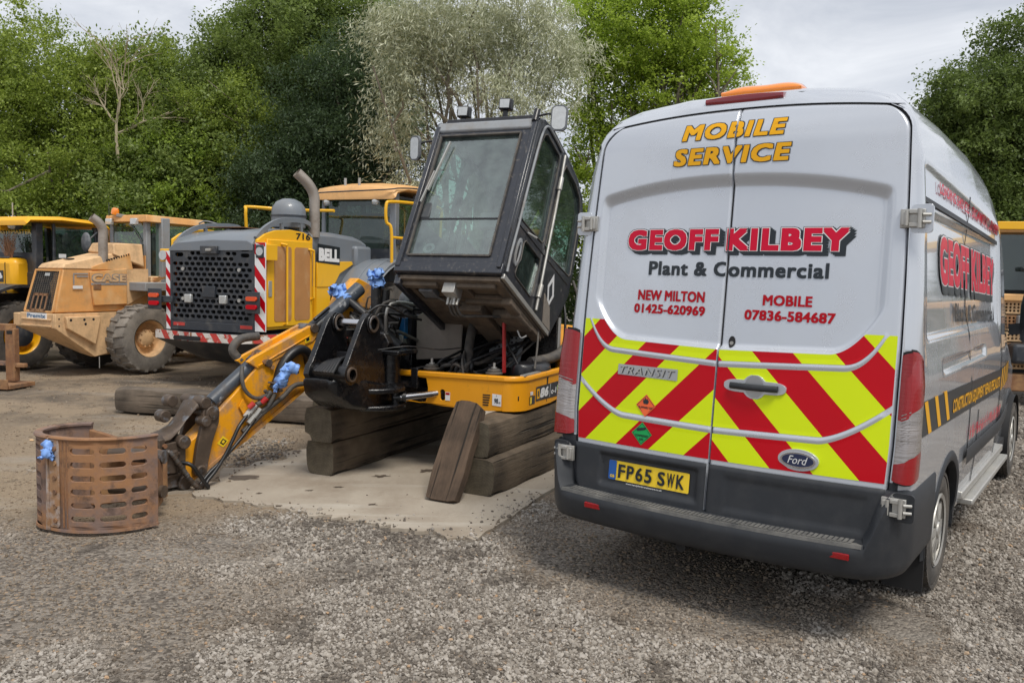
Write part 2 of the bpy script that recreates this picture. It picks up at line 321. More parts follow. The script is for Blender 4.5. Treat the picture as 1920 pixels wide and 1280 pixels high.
def rrect(x0, x1, z0, z1, r, n=4):
    out = []
    for cx, cz, a0 in ((x1-r, z1-r, 0), (x0+r, z1-r, 90), (x0+r, z0+r, 180), (x1-r, z0+r, 270)):
        for k in range(n+1):
            a = rad(a0+90*k/n); out.append((cx+r*math.cos(a), cz+r*math.sin(a)))
    return out
def circle(cx, cz, r, n=16, rz=None): return [(cx+r*math.cos(2*math.pi*k/n), cz+(rz or r)*math.sin(2*math.pi*k/n)) for k in range(n)]
def text_mesh(body, offset=.0, shear=0., space=1., box=None, res=3, width_like=None):
    """flat lettering as (verts2d, faces) fitted in box x0,x1,z0,z1; boldness comes from shifted copies; width_like shares extents between outline layers"""
    c = bpy.data.curves.new('t', 'FONT'); c.body = body; c.shear = shear; c.space_character = space+offset*1.2; c.resolution_u = res
    c.fill_mode = 'FRONT'; o = bpy.data.objects.new('t', c); COL.objects.link(o)
    bpy.context.view_layer.update(); dg = bpy.context.evaluated_depsgraph_get(); me = bpy.data.meshes.new_from_object(o.evaluated_get(dg))
    v = np.array([q.co[:2] for q in me.vertices]); f = [tuple(p.vertices) for p in me.polygons]
    bpy.data.objects.remove(o); bpy.data.curves.remove(c); bpy.data.meshes.remove(me)
    ext = width_like or (v[:, 0].min()-offset, v[:, 0].max()+offset, v[:, 1].min()-offset, v[:, 1].max()+offset)
    n = len(v); lv = np.zeros(n)
    if offset > .012:
        V, F, Lv = [v], list(f), [lv]
        D = [(1, 1), (1, -1), (-1, 1), (-1, -1), (1, 0), (-1, 0), (0, 1), (0, -1)]
        for k, dd in enumerate(D):
            V.append(v+np.array(dd)*offset); Lv.append(lv+k+1); F += [tuple(i+n*(k+1) for i in q) for q in f]
        v, f, lv = np.concatenate(V), F, np.concatenate(Lv)
    if box:
        x0, x1, z0, z1 = box
        v = v.copy(); v[:, 0] = x0+(v[:, 0]-ext[0])/(ext[1]-ext[0])*(x1-x0); v[:, 1] = z0+(v[:, 1]-ext[2])/(ext[3]-ext[2])*(z1-z0)
    return v, f, ext, lv
def lettering(name, body, box, mat, parent, fn, offset=.03, shear=0., space=1., like=None, cut=None, dx=0, dz=0):
    """flat print laid on a surface: fn(u, v) -> point"""
    v, f, ext, lv = text_mesh(body, offset, shear, space, box, width_like=like)
    v = v+np.array([dx, dz])
    if cut is not None:
        import bmesh
        bm = bmesh.new(); vs = [bm.verts.new((x, y, l)) for (x, y), l in zip(v, lv)]
        for q in f:
            try: bm.faces.new([vs[i] for i in q])
            except ValueError: pass
        for cx in cut: bmesh.ops.bisect_plane(bm, geom=bm.verts[:]+bm.edges[:]+bm.faces[:], plane_co=(cx, 0, 0), plane_no=(1, 0, 0))
        kill = [q for q in bm.faces if cut[0] < q.calc_center_median().x < cut[1]]; bmesh.ops.delete(bm, geom=kill, context='FACES')
        bm.verts.index_update(); v = [(q.co.x, q.co.y) for q in bm.verts]; lv = [q.co.z for q in bm.verts]; f = [tuple(w.index for w in q.verts) for q in bm.faces]; bm.free()
    P = [Vector(fn(a, b)) for a, b in v]; e = .004; a0, b0 = v[0]; p0 = Vector(fn(a0, b0)); nrm = (Vector(fn(a0+e, b0))-p0).cross(Vector(fn(a0, b0+e))-p0).normalized()
    me = bpy.data.meshes.new(name); me.from_pydata([tuple(p+nrm*l*.00006) for p, l in zip(P, lv)], [], f); me.update()
    return mesh_ob(name, me, mat, parent, 0), ext
def decal(name, poly, mat, parent, fn):
    me = bpy.data.meshes.new(name); t = tessellate_polygon([[Vector((p[0], p[1], 0)) for p in poly]])
    me.from_pydata([tuple(fn(a, b)) for a, b in poly], [], [tuple(q) for q in t]); me.update(); return mesh_ob(name, me, mat, parent, 0)
def wheel(parent, c, R, W, rimR, side, tmat='tyre', rmat='zinc', lugs=0, lug_h=.03, steel=None, n=48, chev=False, hubmat=None, name='wheel'):
    """wheel centred at c, axle along x, outer face towards side (+1/-1); returns the wheel part with tyre and rim below it"""
    w = bpy.data.objects.new(name, None); COL.objects.link(w); w.parent = parent; w.location = c
    t = MB(); h = W/2
    t.lathe([(rimR, -h*.8), (rimR+.02, -h*.95), (R*.8, -h*1.02), (R*.93, -h*.92), (R-lug_h, -h*.8), (R-lug_h, h*.8), (R*.93, h*.92), (R*.8, h*1.02), (rimR+.02, h*.95), (rimR, h*.8)], (0, 0, 0), (1, 0, 0), n)
    for k in range(lugs):
        a = 2*math.pi*k/lugs; 
        for sd in (-1, 1):
            aa = a+(math.pi/lugs if sd > 0 else 0); m = Matrix.Rotation(aa, 4, 'X')
            lw = math.pi*R/lugs*.62
            x0, x1 = (.02*sd*h, sd*h*.98)
            sk = lw*(1.3 if chev else .35)
            t.add([(x0, -lw/2-sk, R-lug_h-.01), (x1, -lw/2+sk*.3, R*.9), (x1, lw/2+sk*.3, R*.9), (x0, lw/2-sk, R-lug_h-.01),
                   (x0, -lw/2-sk, R), (x1, -lw/2+sk*.3, R*.965), (x1, lw/2+sk*.3, R*.965), (x0, lw/2-sk, R)],
                  [(0, 3, 2, 1), (4, 5, 6, 7), (0, 1, 5, 4), (1, 2, 6, 5), (2, 3, 7, 6), (3, 0, 4, 7)], m)
    t.build('tyre', tmat, w, 30)
    r = MB(); s = side
    r.lathe([(rimR+.005, s*h*.93), (rimR*.96, s*h*.86), (rimR*.9, s*h*.6), (rimR*.86, s*h*.25), (rimR*.55, s*h*.2), (rimR*.5, s*h*.45), (rimR*.42, s*h*.55), (rimR*.12, s*h*.6), (.001, s*h*.6)], (0, 0, 0), (1, 0, 0), n)
    r.lathe([(rimR+.005, -s*h*.93), (rimR*.9, -s*h*.6), (rimR*.86, s*h*.2), (.001, s*h*.18)], (0, 0, 0), (1, 0, 0), n)
    ro = r.build('rim', rmat, w, 35)
    b = MB()
    for k in range(10):
        a = 2*math.pi*k/10; b.cyl((s*h*.44, rimR*.46*math.cos(a), rimR*.46*math.sin(a)), (s*h*.62, rimR*.46*math.cos(a), rimR*.46*math.sin(a)), rimR*.035, n=6)
    b.build('wheel_nuts', hubmat or 'zinc', w, 30)['kind'] = 'stuff'
    return w
def crumple(name, mat, parent, pts, r, amp=.35, seed=0, flare=0):
    """crumpled thin glove: finger lobes round a core"""
    m = MB(); m.tube(pts, [r*(1+.15*math.sin(i)) for i in range((len(pts)-1)*5+1)], 12)
    rs = random.Random(seed)
    for k in range(5):
        a = rs.uniform(0, 6.28); p = Vector(pts[-1]); d = Vector((math.cos(a)*.8, math.sin(a)*.8, rs.uniform(-.6, .9))).normalized()
        m.tube([p, p+d*r*1.0, p+d*r*1.5+Vector((0, 0, -r*.6))], [r*.42]*11, 7)
    o = m.build(name, mat, parent, 180)
    for v in o.data.vertices:
        q = v.co*(5/r*.25); n = mn.noise_vector(q+Vector((seed, 0, 0)))+mn.noise_vector(q*2.7+Vector((seed, 3, 0)))*.6; v.co += n*r*amp*1.25
    return o
# ------------------------------------------------------------------ ground
SL_O = np.array([-.222, 5.635]); SL_A = np.array([-.916, .401]); SL_B = np.array([.38, .925])   # slab corner and its two directions
def slab_uv(x, y):
    px, py = x-SL_O[0], y-SL_O[1]; det = SL_A[0]*SL_B[1]-SL_A[1]*SL_B[0]
    return (px*SL_B[1]-py*SL_B[0])/det, (SL_A[0]*py-SL_A[1]*px)/det
SL_U, SL_V = 2.75, 6.0
def ground_z(x, y):
    return -.022+.018*mn.noise((x*.45, y*.45, 3.1))+.010*mn.noise((x*1.7, y*1.7, 1.7))
def ground_material():
    m = bpy.data.materials.new('gravel_and_dirt'); m.use_nodes = True; nt = m.node_tree; p = nt.nodes['Principled BSDF']
    co = nt.nodes.new('ShaderNodeTexCoord').outputs['Object']
    fine = nt.nodes.new('ShaderNodeTexVoronoi'); fine.inputs['Scale'].default_value = 55; nt.links.new(co, fine.inputs['Vector'])
    sep = nt.nodes.new('ShaderNodeSeparateColor'); nt.links.new(fine.outputs['Color'], sep.inputs[0])
    g = mixc(nt, sep.outputs[0], (.06, .047, .035), (.30, .26, .215))
    g = mixc(nt, ramp(nt, sep.outputs[1], .972, .985), g, (.36, .25, .16))
    d = noise_node(nt, co, 30, 8, .75); dirt = mixc(nt, d, (.15, .108, .068), (.40, .31, .21))
    zone = noise_node(nt, co, .38, 6, .6)
    xyz = nt.nodes.new('ShaderNodeSeparateXYZ'); nt.links.new(co, xyz.inputs[0])
    def mr(s, a, b, lo=0, hi=1):
        n = nt.nodes.new('ShaderNodeMapRange'); n.inputs['From Min'].default_value = a; n.inputs['From Max'].default_value = b; n.inputs['To Min'].default_value = lo; n.inputs['To Max'].default_value = hi
        nt.links.new(s, n.inputs[0]); return n.outputs[0]
    def ma(op, a, b):
        n = nt.nodes.new('ShaderNodeMath'); n.operation = op; n.use_clamp = False
        for i, v in enumerate((a, b)):
            if isinstance(v, bpy.types.NodeSocket): nt.links.new(v, n.inputs[i])
            else: n.inputs[i].default_value = v
        return n.outputs[0]
    far = mr(xyz.outputs['Y'], 4.6, 7.5); leftn = mr(xyz.outputs['X'], 2.5, -1.0)
    k = ma('MULTIPLY', far, leftn); k = ma('ADD', k, ma('MULTIPLY', ma('SUBTRACT', zone, .5), 1.5))
    kk = ramp(nt, k, .35, .65); c = mixc(nt, kk, g, dirt)
    oil = noise_node(nt, co, .55, 7, .68); om = ma('MULTIPLY', ramp(nt, oil, .45, .6), mr(xyz.outputs['Y'], 7.5, 10.5))
    c = mixc(nt, ma('MULTIPLY', om, .85), c, (.075, .06, .047))
    sp = noise_node(nt, co, 1.6, 8, .7); c = mixc(nt, ramp(nt, sp, .58, .72, (0, 0, 0, 1), (.9, .9, .9, 1)), c, (.045, .036, .028))
    tr = noise_node(nt, co, 1.0, 7, .7, (.35, 1.3, 1)); c = mixc(nt, ramp(nt, tr, .53, .7, (0, 0, 0, 1), (.55, .55, .55, 1)), c, (.33, .30, .26))
    nt.links.new(c, p.inputs['Base Color']); p.inputs['Roughness'].default_value = .92
    bn = nt.nodes.new('ShaderNodeBump'); bn.inputs['Strength'].default_value = 1; bn.inputs['Distance'].default_value = .012
    h = ma('ADD', ma('MULTIPLY', fine.outputs['Distance'], -1.0), noise_node(nt, co, 22, 8, .7))
    nt.links.new(h, bn.inputs['Height']); nt.links.new(bn.outputs[0], p.inputs['Normal']); return m
M['ground'] = ground_material()
def make_ground():
    def axis(a, b, near0, near1, step):
        s = set(np.round(np.arange(near0, near1+1e-6, step), 3)); x = near1
        k = step
        while x < b: k *= 1.22; x += k; s.add(round(min(x, b), 3))
        x = near0; k = step
        while x > a: k *= 1.22; x -= k; s.add(round(max(x, a), 3))
        return sorted(s)
    xs = axis(-600, 600, -9, 7, .12); ys = axis(-60, 900, 1.2, 15, .12)
    X, Y = np.meshgrid(xs, ys); V = []
    for x, y in zip(X.ravel(), Y.ravel()): V.append((x, y, ground_z(x, y) if abs(x) < 30 and y < 40 else -.022))
    nx, ny = len(xs), len(ys); F = [(j*nx+i, j*nx+i+1, (j+1)*nx+i+1, (j+1)*nx+i) for j in range(ny-1) for i in range(nx-1)]
    me = bpy.data.meshes.new('ground'); me.from_pydata(V, [], F); me.update(); o = mesh_ob('ground', me, 'ground', None, 180); o['kind'] = 'structure'
make_ground()
# concrete pad
def slab_material():
    m = bpy.data.materials.new('stained_concrete'); m.use_nodes = True; nt = m.node_tree; p = nt.nodes['Principled BSDF']
    co = nt.nodes.new('ShaderNodeTexCoord').outputs['Object']
    a = noise_node(nt, co, 1.3, 8, .65, (1, .45, 1)); c = mixc(nt, ramp(nt, a, .3, .7), (.24, .19, .14), (.46, .405, .325))
    b = noise_node(nt, co, 40, 6, .7); c = mixc(nt, .35, c, mixc(nt, b, (.2, .165, .125), (.5, .445, .37)))
    st = noise_node(nt, co, .8, 7, .65); c = mixc(nt, ramp(nt, st, .50, .68, (0, 0, 0, 1), (.75, .75, .75, 1)), c, (.19, .14, .095))
    sw = noise_node(nt, co, 2.2, 5, .55, (.25, 1.6, 1)); c = mixc(nt, ramp(nt, sw, .56, .70, (0, 0, 0, 1), (.5, .5, .5, 1)), c, (.50, .465, .40))
    nt.links.new(c, p.inputs['Base Color']); p.inputs['Roughness'].default_value = .85
    bn = nt.nodes.new('ShaderNodeBump'); bn.inputs['Strength'].default_value = .5; bn.inputs['Distance'].default_value = .004; nt.links.new(b, bn.inputs['Height']); nt.links.new(bn.outputs[0], p.inputs['Normal']); return m
M['slab'] = slab_material()
def make_slab():
    b = MB(); out = []
    def edge(p, q, n, amp, s):
        p, q = np.array(p, float), np.array(q, float); d = (q-p)/np.linalg.norm(q-p); nn = np.array([-d[1], d[0]])
        for k in range(n):
            r = p+(q-p)*k/n; out.append(tuple(r+nn*amp*(mn.noise((k*.33, s, 0))+.5*mn.noise((k*1.1, s, 5)))*min(1, k/3)))
    edge((0, 0), (SL_U, 0), 60, .13, 1); edge((SL_U, 0), (SL_U, SL_V), 60, .3, 2); edge((SL_U, SL_V), (0, SL_V), 40, .2, 3); edge((0, SL_V), (0, 0), 80, .03, 4)
    fn = lambda u, v, t: (SL_O[0]+SL_A[0]*u+SL_B[0]*v, SL_O[1]+SL_A[1]*u+SL_B[1]*v, t)
    b.plate([out], -.12, 0, fn); o = b.build('concrete_pad', 'slab', None, 0); o['kind'] = 'structure'
    s = MB(); rs = random.Random(3)
    return out
SLAB_OUT = make_slab()
# oil drips on the pad: flat stains
sm = MB()
for cx, cy, rx, ry in ((-1.13, 7.35, .085, .04), (-1.42, 6.95, .05, .02), (-1.63, 6.82, .04, .018), (-2.27, 7.18, .17, .08), (-1.05, 6.45, .04, .02), (-2.0, 6.7, .03, .015), (-1.75, 6.35, .035, .02), (-.75, 7.6, .1, .05), (-1.75, 7.9, .05, .03), (-2.1, 8.3, .06, .04)):
    o = len(sm.v); n = 28
    for k in range(n):
        a = 2*math.pi*k/n; w = .75+.7*mn.noise((cx*9+math.cos(a)*1.9, cy*9+math.sin(a)*1.9, 0)); sm.v.append((cx+rx*w*math.cos(a), cy+ry*1.5*w*math.sin(a), .002))
    sm.f.append(tuple(range(o, o+n)))
M['oil'] = material('spilt_oil_stain', (.09, .068, .05), .6, var=.5, vscale=14)
so_ = sm.build('oil_stains', 'oil', None, 0, recalc=False); so_['kind'] = 'stuff'; so_['label'] = 'dark oil drips staining the concrete pad'; so_['category'] = 'stain'
# ------------------------------------------------------------------ gravel: instanced real stones (uncountable stuff)
def stone_meshes():
    out = []
    for k in range(6):
        import bmesh
        bm = bmesh.new(); bmesh.ops.create_icosphere(bm, subdivisions=1, radius=.5)
        s = [random.uniform(.8, 1.2), random.uniform(.6, 1.0), random.uniform(.45, .75)]
        for v in bm.verts:
            d = 1+.45*mn.noise(v.co*1.9+Vector((k*7, 0, 0))); v.co = Vector((v.co.x*s[0]*d, v.co.y*s[1]*d, v.co.z*s[2]*d))
        me = bpy.data.meshes.new('stone_shape'); bm.to_mesh(me); bm.free(); me.materials.append(M['stone']); out.append(me)
    return out
def stone_material():
    m = bpy.data.materials.new('mixed_gravel_stone'); m.use_nodes = True; nt = m.node_tree; p = nt.nodes['Principled BSDF']
    a = nt.nodes.new('ShaderNodeAttribute'); a.attribute_type = 'INSTANCER'; a.attribute_name = 'tint'
    r = nt.nodes.new('ShaderNodeValToRGB'); el = r.color_ramp.elements; el[0].position = 0; el[0].color = (.045, .033, .025, 1); el[1].position = 1; el[1].color = (.52, .50, .47, 1)
    for q, c in ((.12, (.085, .066, .05)), (.25, (.20, .175, .148)), (.6, (.36, .325, .28)), (.86, (.45, .41, .365)), (.95, (.46, .43, .39)), (.96, (.44, .26, .13)), (.985, (.42, .31, .2))):
        x = el.new(q); x.color = (*c, 1)
    nt.links.new(a.outputs['Fac'], r.inputs[0])
    b = nt.nodes.new('ShaderNodeAttribute'); b.attribute_type = 'INSTANCER'; b.attribute_name = 'soil'
    co = nt.nodes.new('ShaderNodeTexCoord').outputs['Object']; n = noise_node(nt, co, 4, 4)
    c = mixc(nt, n, r.outputs[0], mixc(nt, .5, r.outputs[0], (.3, .27, .23)))
    c = mixc(nt, b.outputs['Fac'], c, mixc(nt, n, (.11, .078, .05), (.33, .245, .16)))
    nt.links.new(c, p.inputs['Base Color']); p.inputs['Roughness'].default_value = .88; return m
M['stone'] = stone_material()
def gn_scatter(name, pts, scl, rot, idx, attrs, shapes, mat=None, parent=None):
    """one object whose points carry instances of a few small shapes"""
    me = bpy.data.meshes.new(name); n = len(pts); me.vertices.add(n); me.vertices.foreach_set('co', np.asarray(pts, np.float32).ravel())
    def at(nm, typ, arr, key='value'): me.attributes.new(nm, typ, 'POINT').data.foreach_set(key, np.asarray(arr).ravel())
    at('scl', 'FLOAT_VECTOR', scl.astype(np.float32), 'vector'); at('rot', 'FLOAT_VECTOR', rot.astype(np.float32), 'vector'); at('idx', 'INT', idx.astype(np.int32))
    for k, v in attrs.items(): at(k, 'FLOAT', v.astype(np.float32))
    if mat: me.materials.append(mat)
    o = bpy.data.objects.new(name, me); COL.objects.link(o)
    if parent: o.parent = parent
    ng = bpy.data.node_groups.new(name+'_nodes', 'GeometryNodeTree')
    ng.interface.new_socket('Geometry', in_out='INPUT', socket_type='NodeSocketGeometry'); ng.interface.new_socket('Geometry', in_out='OUTPUT', socket_type='NodeSocketGeometry')
    N, L = ng.nodes, ng.links; gi, go = N.new('NodeGroupInput'), N.new('NodeGroupOutput')
    ip = N.new('GeometryNodeInstanceOnPoints'); g2i = N.new('GeometryNodeGeometryToInstance')
    prev = []
    for s in shapes:
        oi = N.new('GeometryNodeObjectInfo'); oi.inputs['As Instance'].default_value = True; oi.inputs['Object'].default_value = s; prev.append(oi)
    for p in reversed(prev): L.new(p.outputs['Geometry'], g2i.inputs[0])
    L.new(gi.outputs[0], ip.inputs['Points']); L.new(g2i.outputs[0], ip.inputs['Instance']); ip.inputs['Pick Instance'].default_value = True
    def na(nm, dt, sock):
        a = N.new('GeometryNodeInputNamedAttribute'); a.data_type = dt; a.inputs[0].default_value = nm; L.new(a.outputs[0], sock)
    na('idx', 'INT', ip.inputs['Instance Index']); na('scl', 'FLOAT_VECTOR', ip.inputs['Scale'])
    a = N.new('GeometryNodeInputNamedAttribute'); a.data_type = 'FLOAT_VECTOR'; a.inputs[0].default_value = 'rot'; e2 = N.new('FunctionNodeEulerToRotation'); L.new(a.outputs[0], e2.inputs[0]); L.new(e2.outputs[0], ip.inputs['Rotation'])
    L.new(ip.outputs[0], go.inputs[0]); md = o.modifiers.new('scatter', 'NODES'); md.node_group = ng; return o
def shape_object(name, me, at):
    """a source shape that is itself part of the scene, lying where such shapes lie"""
    o = bpy.data.objects.new(name, me); COL.objects.link(o); o.location = at; return o
def gravel():
    src = []
    for k, me in enumerate(stone_meshes()):
        o = bpy.data.objects.new('loose_stone', me); o.location = (0, 0, -50); src.append(o)   # kept out of the collection: shape only
    P, S, T, SO = [], [], [], []
    bands = ((2.2, 3.6, 9500, .0098), (3.6, 5.0, 6500, .0115), (5.0, 7.0, 3300, .014), (7.0, 9.5, 1300, .018), (9.5, 14., 380, .025))
    for y0, y1, dens, size in bands:
        xm = .62*y1+1.0; n = int(dens*(y1-y0)*2*xm)
        x = RNG.uniform(-xm, xm, n); y = RNG.uniform(y0, y1, n); keep = np.abs(x) < .62*y+.5
        u, v = slab_uv(x, y); ins = (u > -.01) & (v > -.02) & (u < SL_U) & (v < SL_V)
        edge = np.minimum(np.minimum(u, v), SL_U-u)
        keep &= ~(ins & (RNG.random(n) > .30*np.exp(-np.maximum(edge, 0)/.09)*.9+.0035))
        x, y, ins = x[keep], y[keep], ins[keep]; n = len(x)
        s = size*np.exp(RNG.normal(0, .48, n)); s = np.minimum(s, size*3.0)
        cl = np.array([mn.noise((a*.55, b*.55, 9)) for a, b in zip(x, y)]); cl2 = np.array([mn.noise((a*2.1, b*2.1, 19)) for a, b in zip(x, y)])
        cl3 = np.array([mn.noise((a*3.1, b*3.1, 29))+.5*mn.noise((a*7.5, b*7.5, 39)) for a, b in zip(x, y)]); bare = (y-4.2)/2.6*np.clip((2.5-x)/3.5, 0, 1); soil = np.clip(bare+cl*2.3+cl2*1.1-.12, 0, 1)
        kp = RNG.random(n) > soil*.72+np.clip(cl2*1.6-.35, 0, .5); x, y, s, soil, cl, cl2, ins, cl3 = x[kp], y[kp], s[kp], soil[kp], cl[kp], cl2[kp], ins[kp], cl3[kp]
        s = s*(1-.35*soil)
        z = np.array([ground_z(a, b) for a, b in zip(x, y)])+s*.1; z[ins] = s[ins]*.2
        t = np.clip(.94*RNG.beta(1.5, 1.35, len(x))-.55*np.clip(cl2-.05, 0, 1)-.45*np.clip(-cl-.08, 0, 1)-2.2*np.clip(cl3+.6*cl2-.16, 0, .35)*(.35+.65*RNG.random(len(x))), 0.0, 1); sp = RNG.random(len(x)); t[sp > .985] = RNG.uniform(.962, .985, (sp > .985).sum())
        P.append(np.stack([x, y, z], 1)); S.append(s); T.append(t); SO.append(soil*.8)
    P = np.concatenate(P); S = np.concatenate(S); T = np.concatenate(T); SO = np.concatenate(SO); n = len(P)
    print('stones', n)
    scl = np.stack([S, S, S], 1)*1.25; rot = RNG.uniform(0, 6.28, (n, 3)); rot[:, :2] *= .12
    o = gn_scatter('gravel', P, scl, rot, RNG.integers(0, 6, n), {'tint': T, 'soil': SO}, src)
    o['kind'] = 'stuff'; o['label'] = 'loose grey crushed gravel spread over the yard'; o['category'] = 'gravel'
gravel()
# ------------------------------------------------------------------ trees
def leaf_material(name, c1, c2, trans=.35, gloss=.45):
    m = bpy.data.materials.new(name); m.use_nodes = True; nt = m.node_tree; p = nt.nodes['Principled BSDF']; out = nt.nodes['Material Output']
    a = nt.nodes.new('ShaderNodeAttribute'); a.attribute_type = 'INSTANCER'; a.attribute_name = 'tint'
    g = nt.nodes.new('ShaderNodeAttribute'); g.attribute_name = 'lt'
    f = nt.nodes.new('ShaderNodeMath'); f.operation = 'ADD'; nt.links.new(a.outputs['Fac'], f.inputs[0]); nt.links.new(g.outputs['Fac'], f.inputs[1])
    hv = nt.nodes.new('ShaderNodeMath'); hv.operation = 'MULTIPLY'; hv.inputs[1].default_value = .5; nt.links.new(f.outputs[0], hv.inputs[0])
    c = mixc(nt, hv.outputs[0], c1, c2); nt.links.new(c, p.inputs['Base Color']); p.inputs['Roughness'].default_value = gloss
    p.inputs['Specular IOR Level'].default_value = .22
    t = nt.nodes.new('ShaderNodeBsdfTranslucent'); tcx = mixc(nt, .5, c, (c2[0]*1.3, c2[1]*1.45, c2[2]*.9)); nt.links.new(tcx, t.inputs[0])
    mx_ = nt.nodes.new('ShaderNodeMixShader'); mx_.inputs[0].default_value = trans; nt.links.new(p.outputs[0], mx_.inputs[1]); nt.links.new(t.outputs[0], mx_.inputs[2]); nt.links.new(mx_.outputs[0], out.inputs[0])
    return m
def clump_mesh(name, mat, n, R, L, W, droop=0., flat=.75, twigs=5, seed=0):
    """a spray of folded leaves along a few twigs"""
    rs = np.random.default_rng(seed); V, F, A = [], [], []
    for k in range(twigs):
        d = rs.normal(size=3); d[2] = abs(d[2])*.5-droop*1.2; d /= np.linalg.norm(d); side = rs.normal(size=3)*.35
        for j in range(n//twigs):
            t = (j+rs.random())/(n/twigs); c = d*R*t*(1.0)+side*R*t*t+rs.normal(size=3)*R*.12; c[2] -= droop*R*t*t*1.2
            ld = d*.6+rs.normal(size=3)*.75; ld[2] -= droop*.9; ld /= np.linalg.norm(ld)
            up = rs.normal(size=3)*(1-flat); up[2] += 1; s = np.cross(ld, up); s /= max(1e-6, np.linalg.norm(s)); nn = np.cross(s, ld)
            l = L*rs.uniform(.7, 1.3); w = W*rs.uniform(.75, 1.25); o = len(V)
            V += [c, c+ld*l*.5+s*w*.5+nn*w*.12, c+ld*l, c+ld*l*.5-s*w*.5+nn*w*.12]; F += [(o, o+1, o+2), (o, o+2, o+3)]
            A += [rs.uniform(.0, 1.)]*4
        o = len(V); e = d*R; a = np.cross(d, [0, 0, 1.])*R*.008
    me = bpy.data.meshes.new(name); me.from_pydata([tuple(v) for v in V], [], F); me.attributes.new('lt', 'FLOAT', 'POINT').data.foreach_set('value', np.array(A, np.float32))
    me.materials.append(mat); me.update(); return me
def leaf_kit(name, c1, c2, n, R, L, W, droop=0, flat=.7, trans=.35, gloss=.45, k=3):
    mt = leaf_material(name+'_leaf', c1, c2, trans, gloss); out = []
    for i in range(k):
        o = bpy.data.objects.new('leaf_spray', clump_mesh('leaf_spray', mt, n, R, L, W, droop, flat, seed=i*13+len(name))); out.append(o)
    return out
KIT = {
 'hawthorn': leaf_kit('hawthorn', (.06, .10, .017), (.36, .435, .095), 72, .42, .078, .044, gloss=.40),
 'bramble': leaf_kit('bramble', (.052, .105, .015), (.37, .48, .09), 62, .42, .095, .056, gloss=.38),
 'oak': leaf_kit('oak', (.042, .07, .018), (.27, .34, .11), 66, .45, .09, .055, gloss=.36),
 'ash': leaf_kit('ash', (.022, .038, .022), (.10, .145, .075), 76, .5, .09, .034, .25, gloss=.38),
 'willow': leaf_kit('willow', (.13, .145, .08), (.62, .63, .47), 84, .50, .13, .024, .85, .4, .22, .5),
 'alder': leaf_kit('alder', (.085, .14, .016), (.44, .54, .10), 60, .42, .085, .060, trans=.45, gloss=.33),
 'darkoak': leaf_kit('darkoak', (.035, .06, .016), (.20, .26, .08), 66, .42, .08, .05),
 'far': leaf_kit('far', (.025, .045, .014), (.12, .17, .05), 50, .55, .12, .075),
}
def wpt(px, py, Y):
    """a point of the yard seen in direction (px, py) of the 1920 wide photograph at forward distance Y"""
    u, v = px-960, py-640; c, s = math.cos(-CAM_ROLL), math.sin(-CAM_ROLL); U, V = u*c-v*s, u*s+v*c
    x, yu = U/1594.8, -V/1594.8; wy = math.cos(CAM_PITCH)+yu*math.sin(CAM_PITCH); wz = -math.sin(CAM_PITCH)+yu*math.cos(CAM_PITCH)
    return Vector((x*Y/wy, Y, CAM_H+wz*Y/wy))
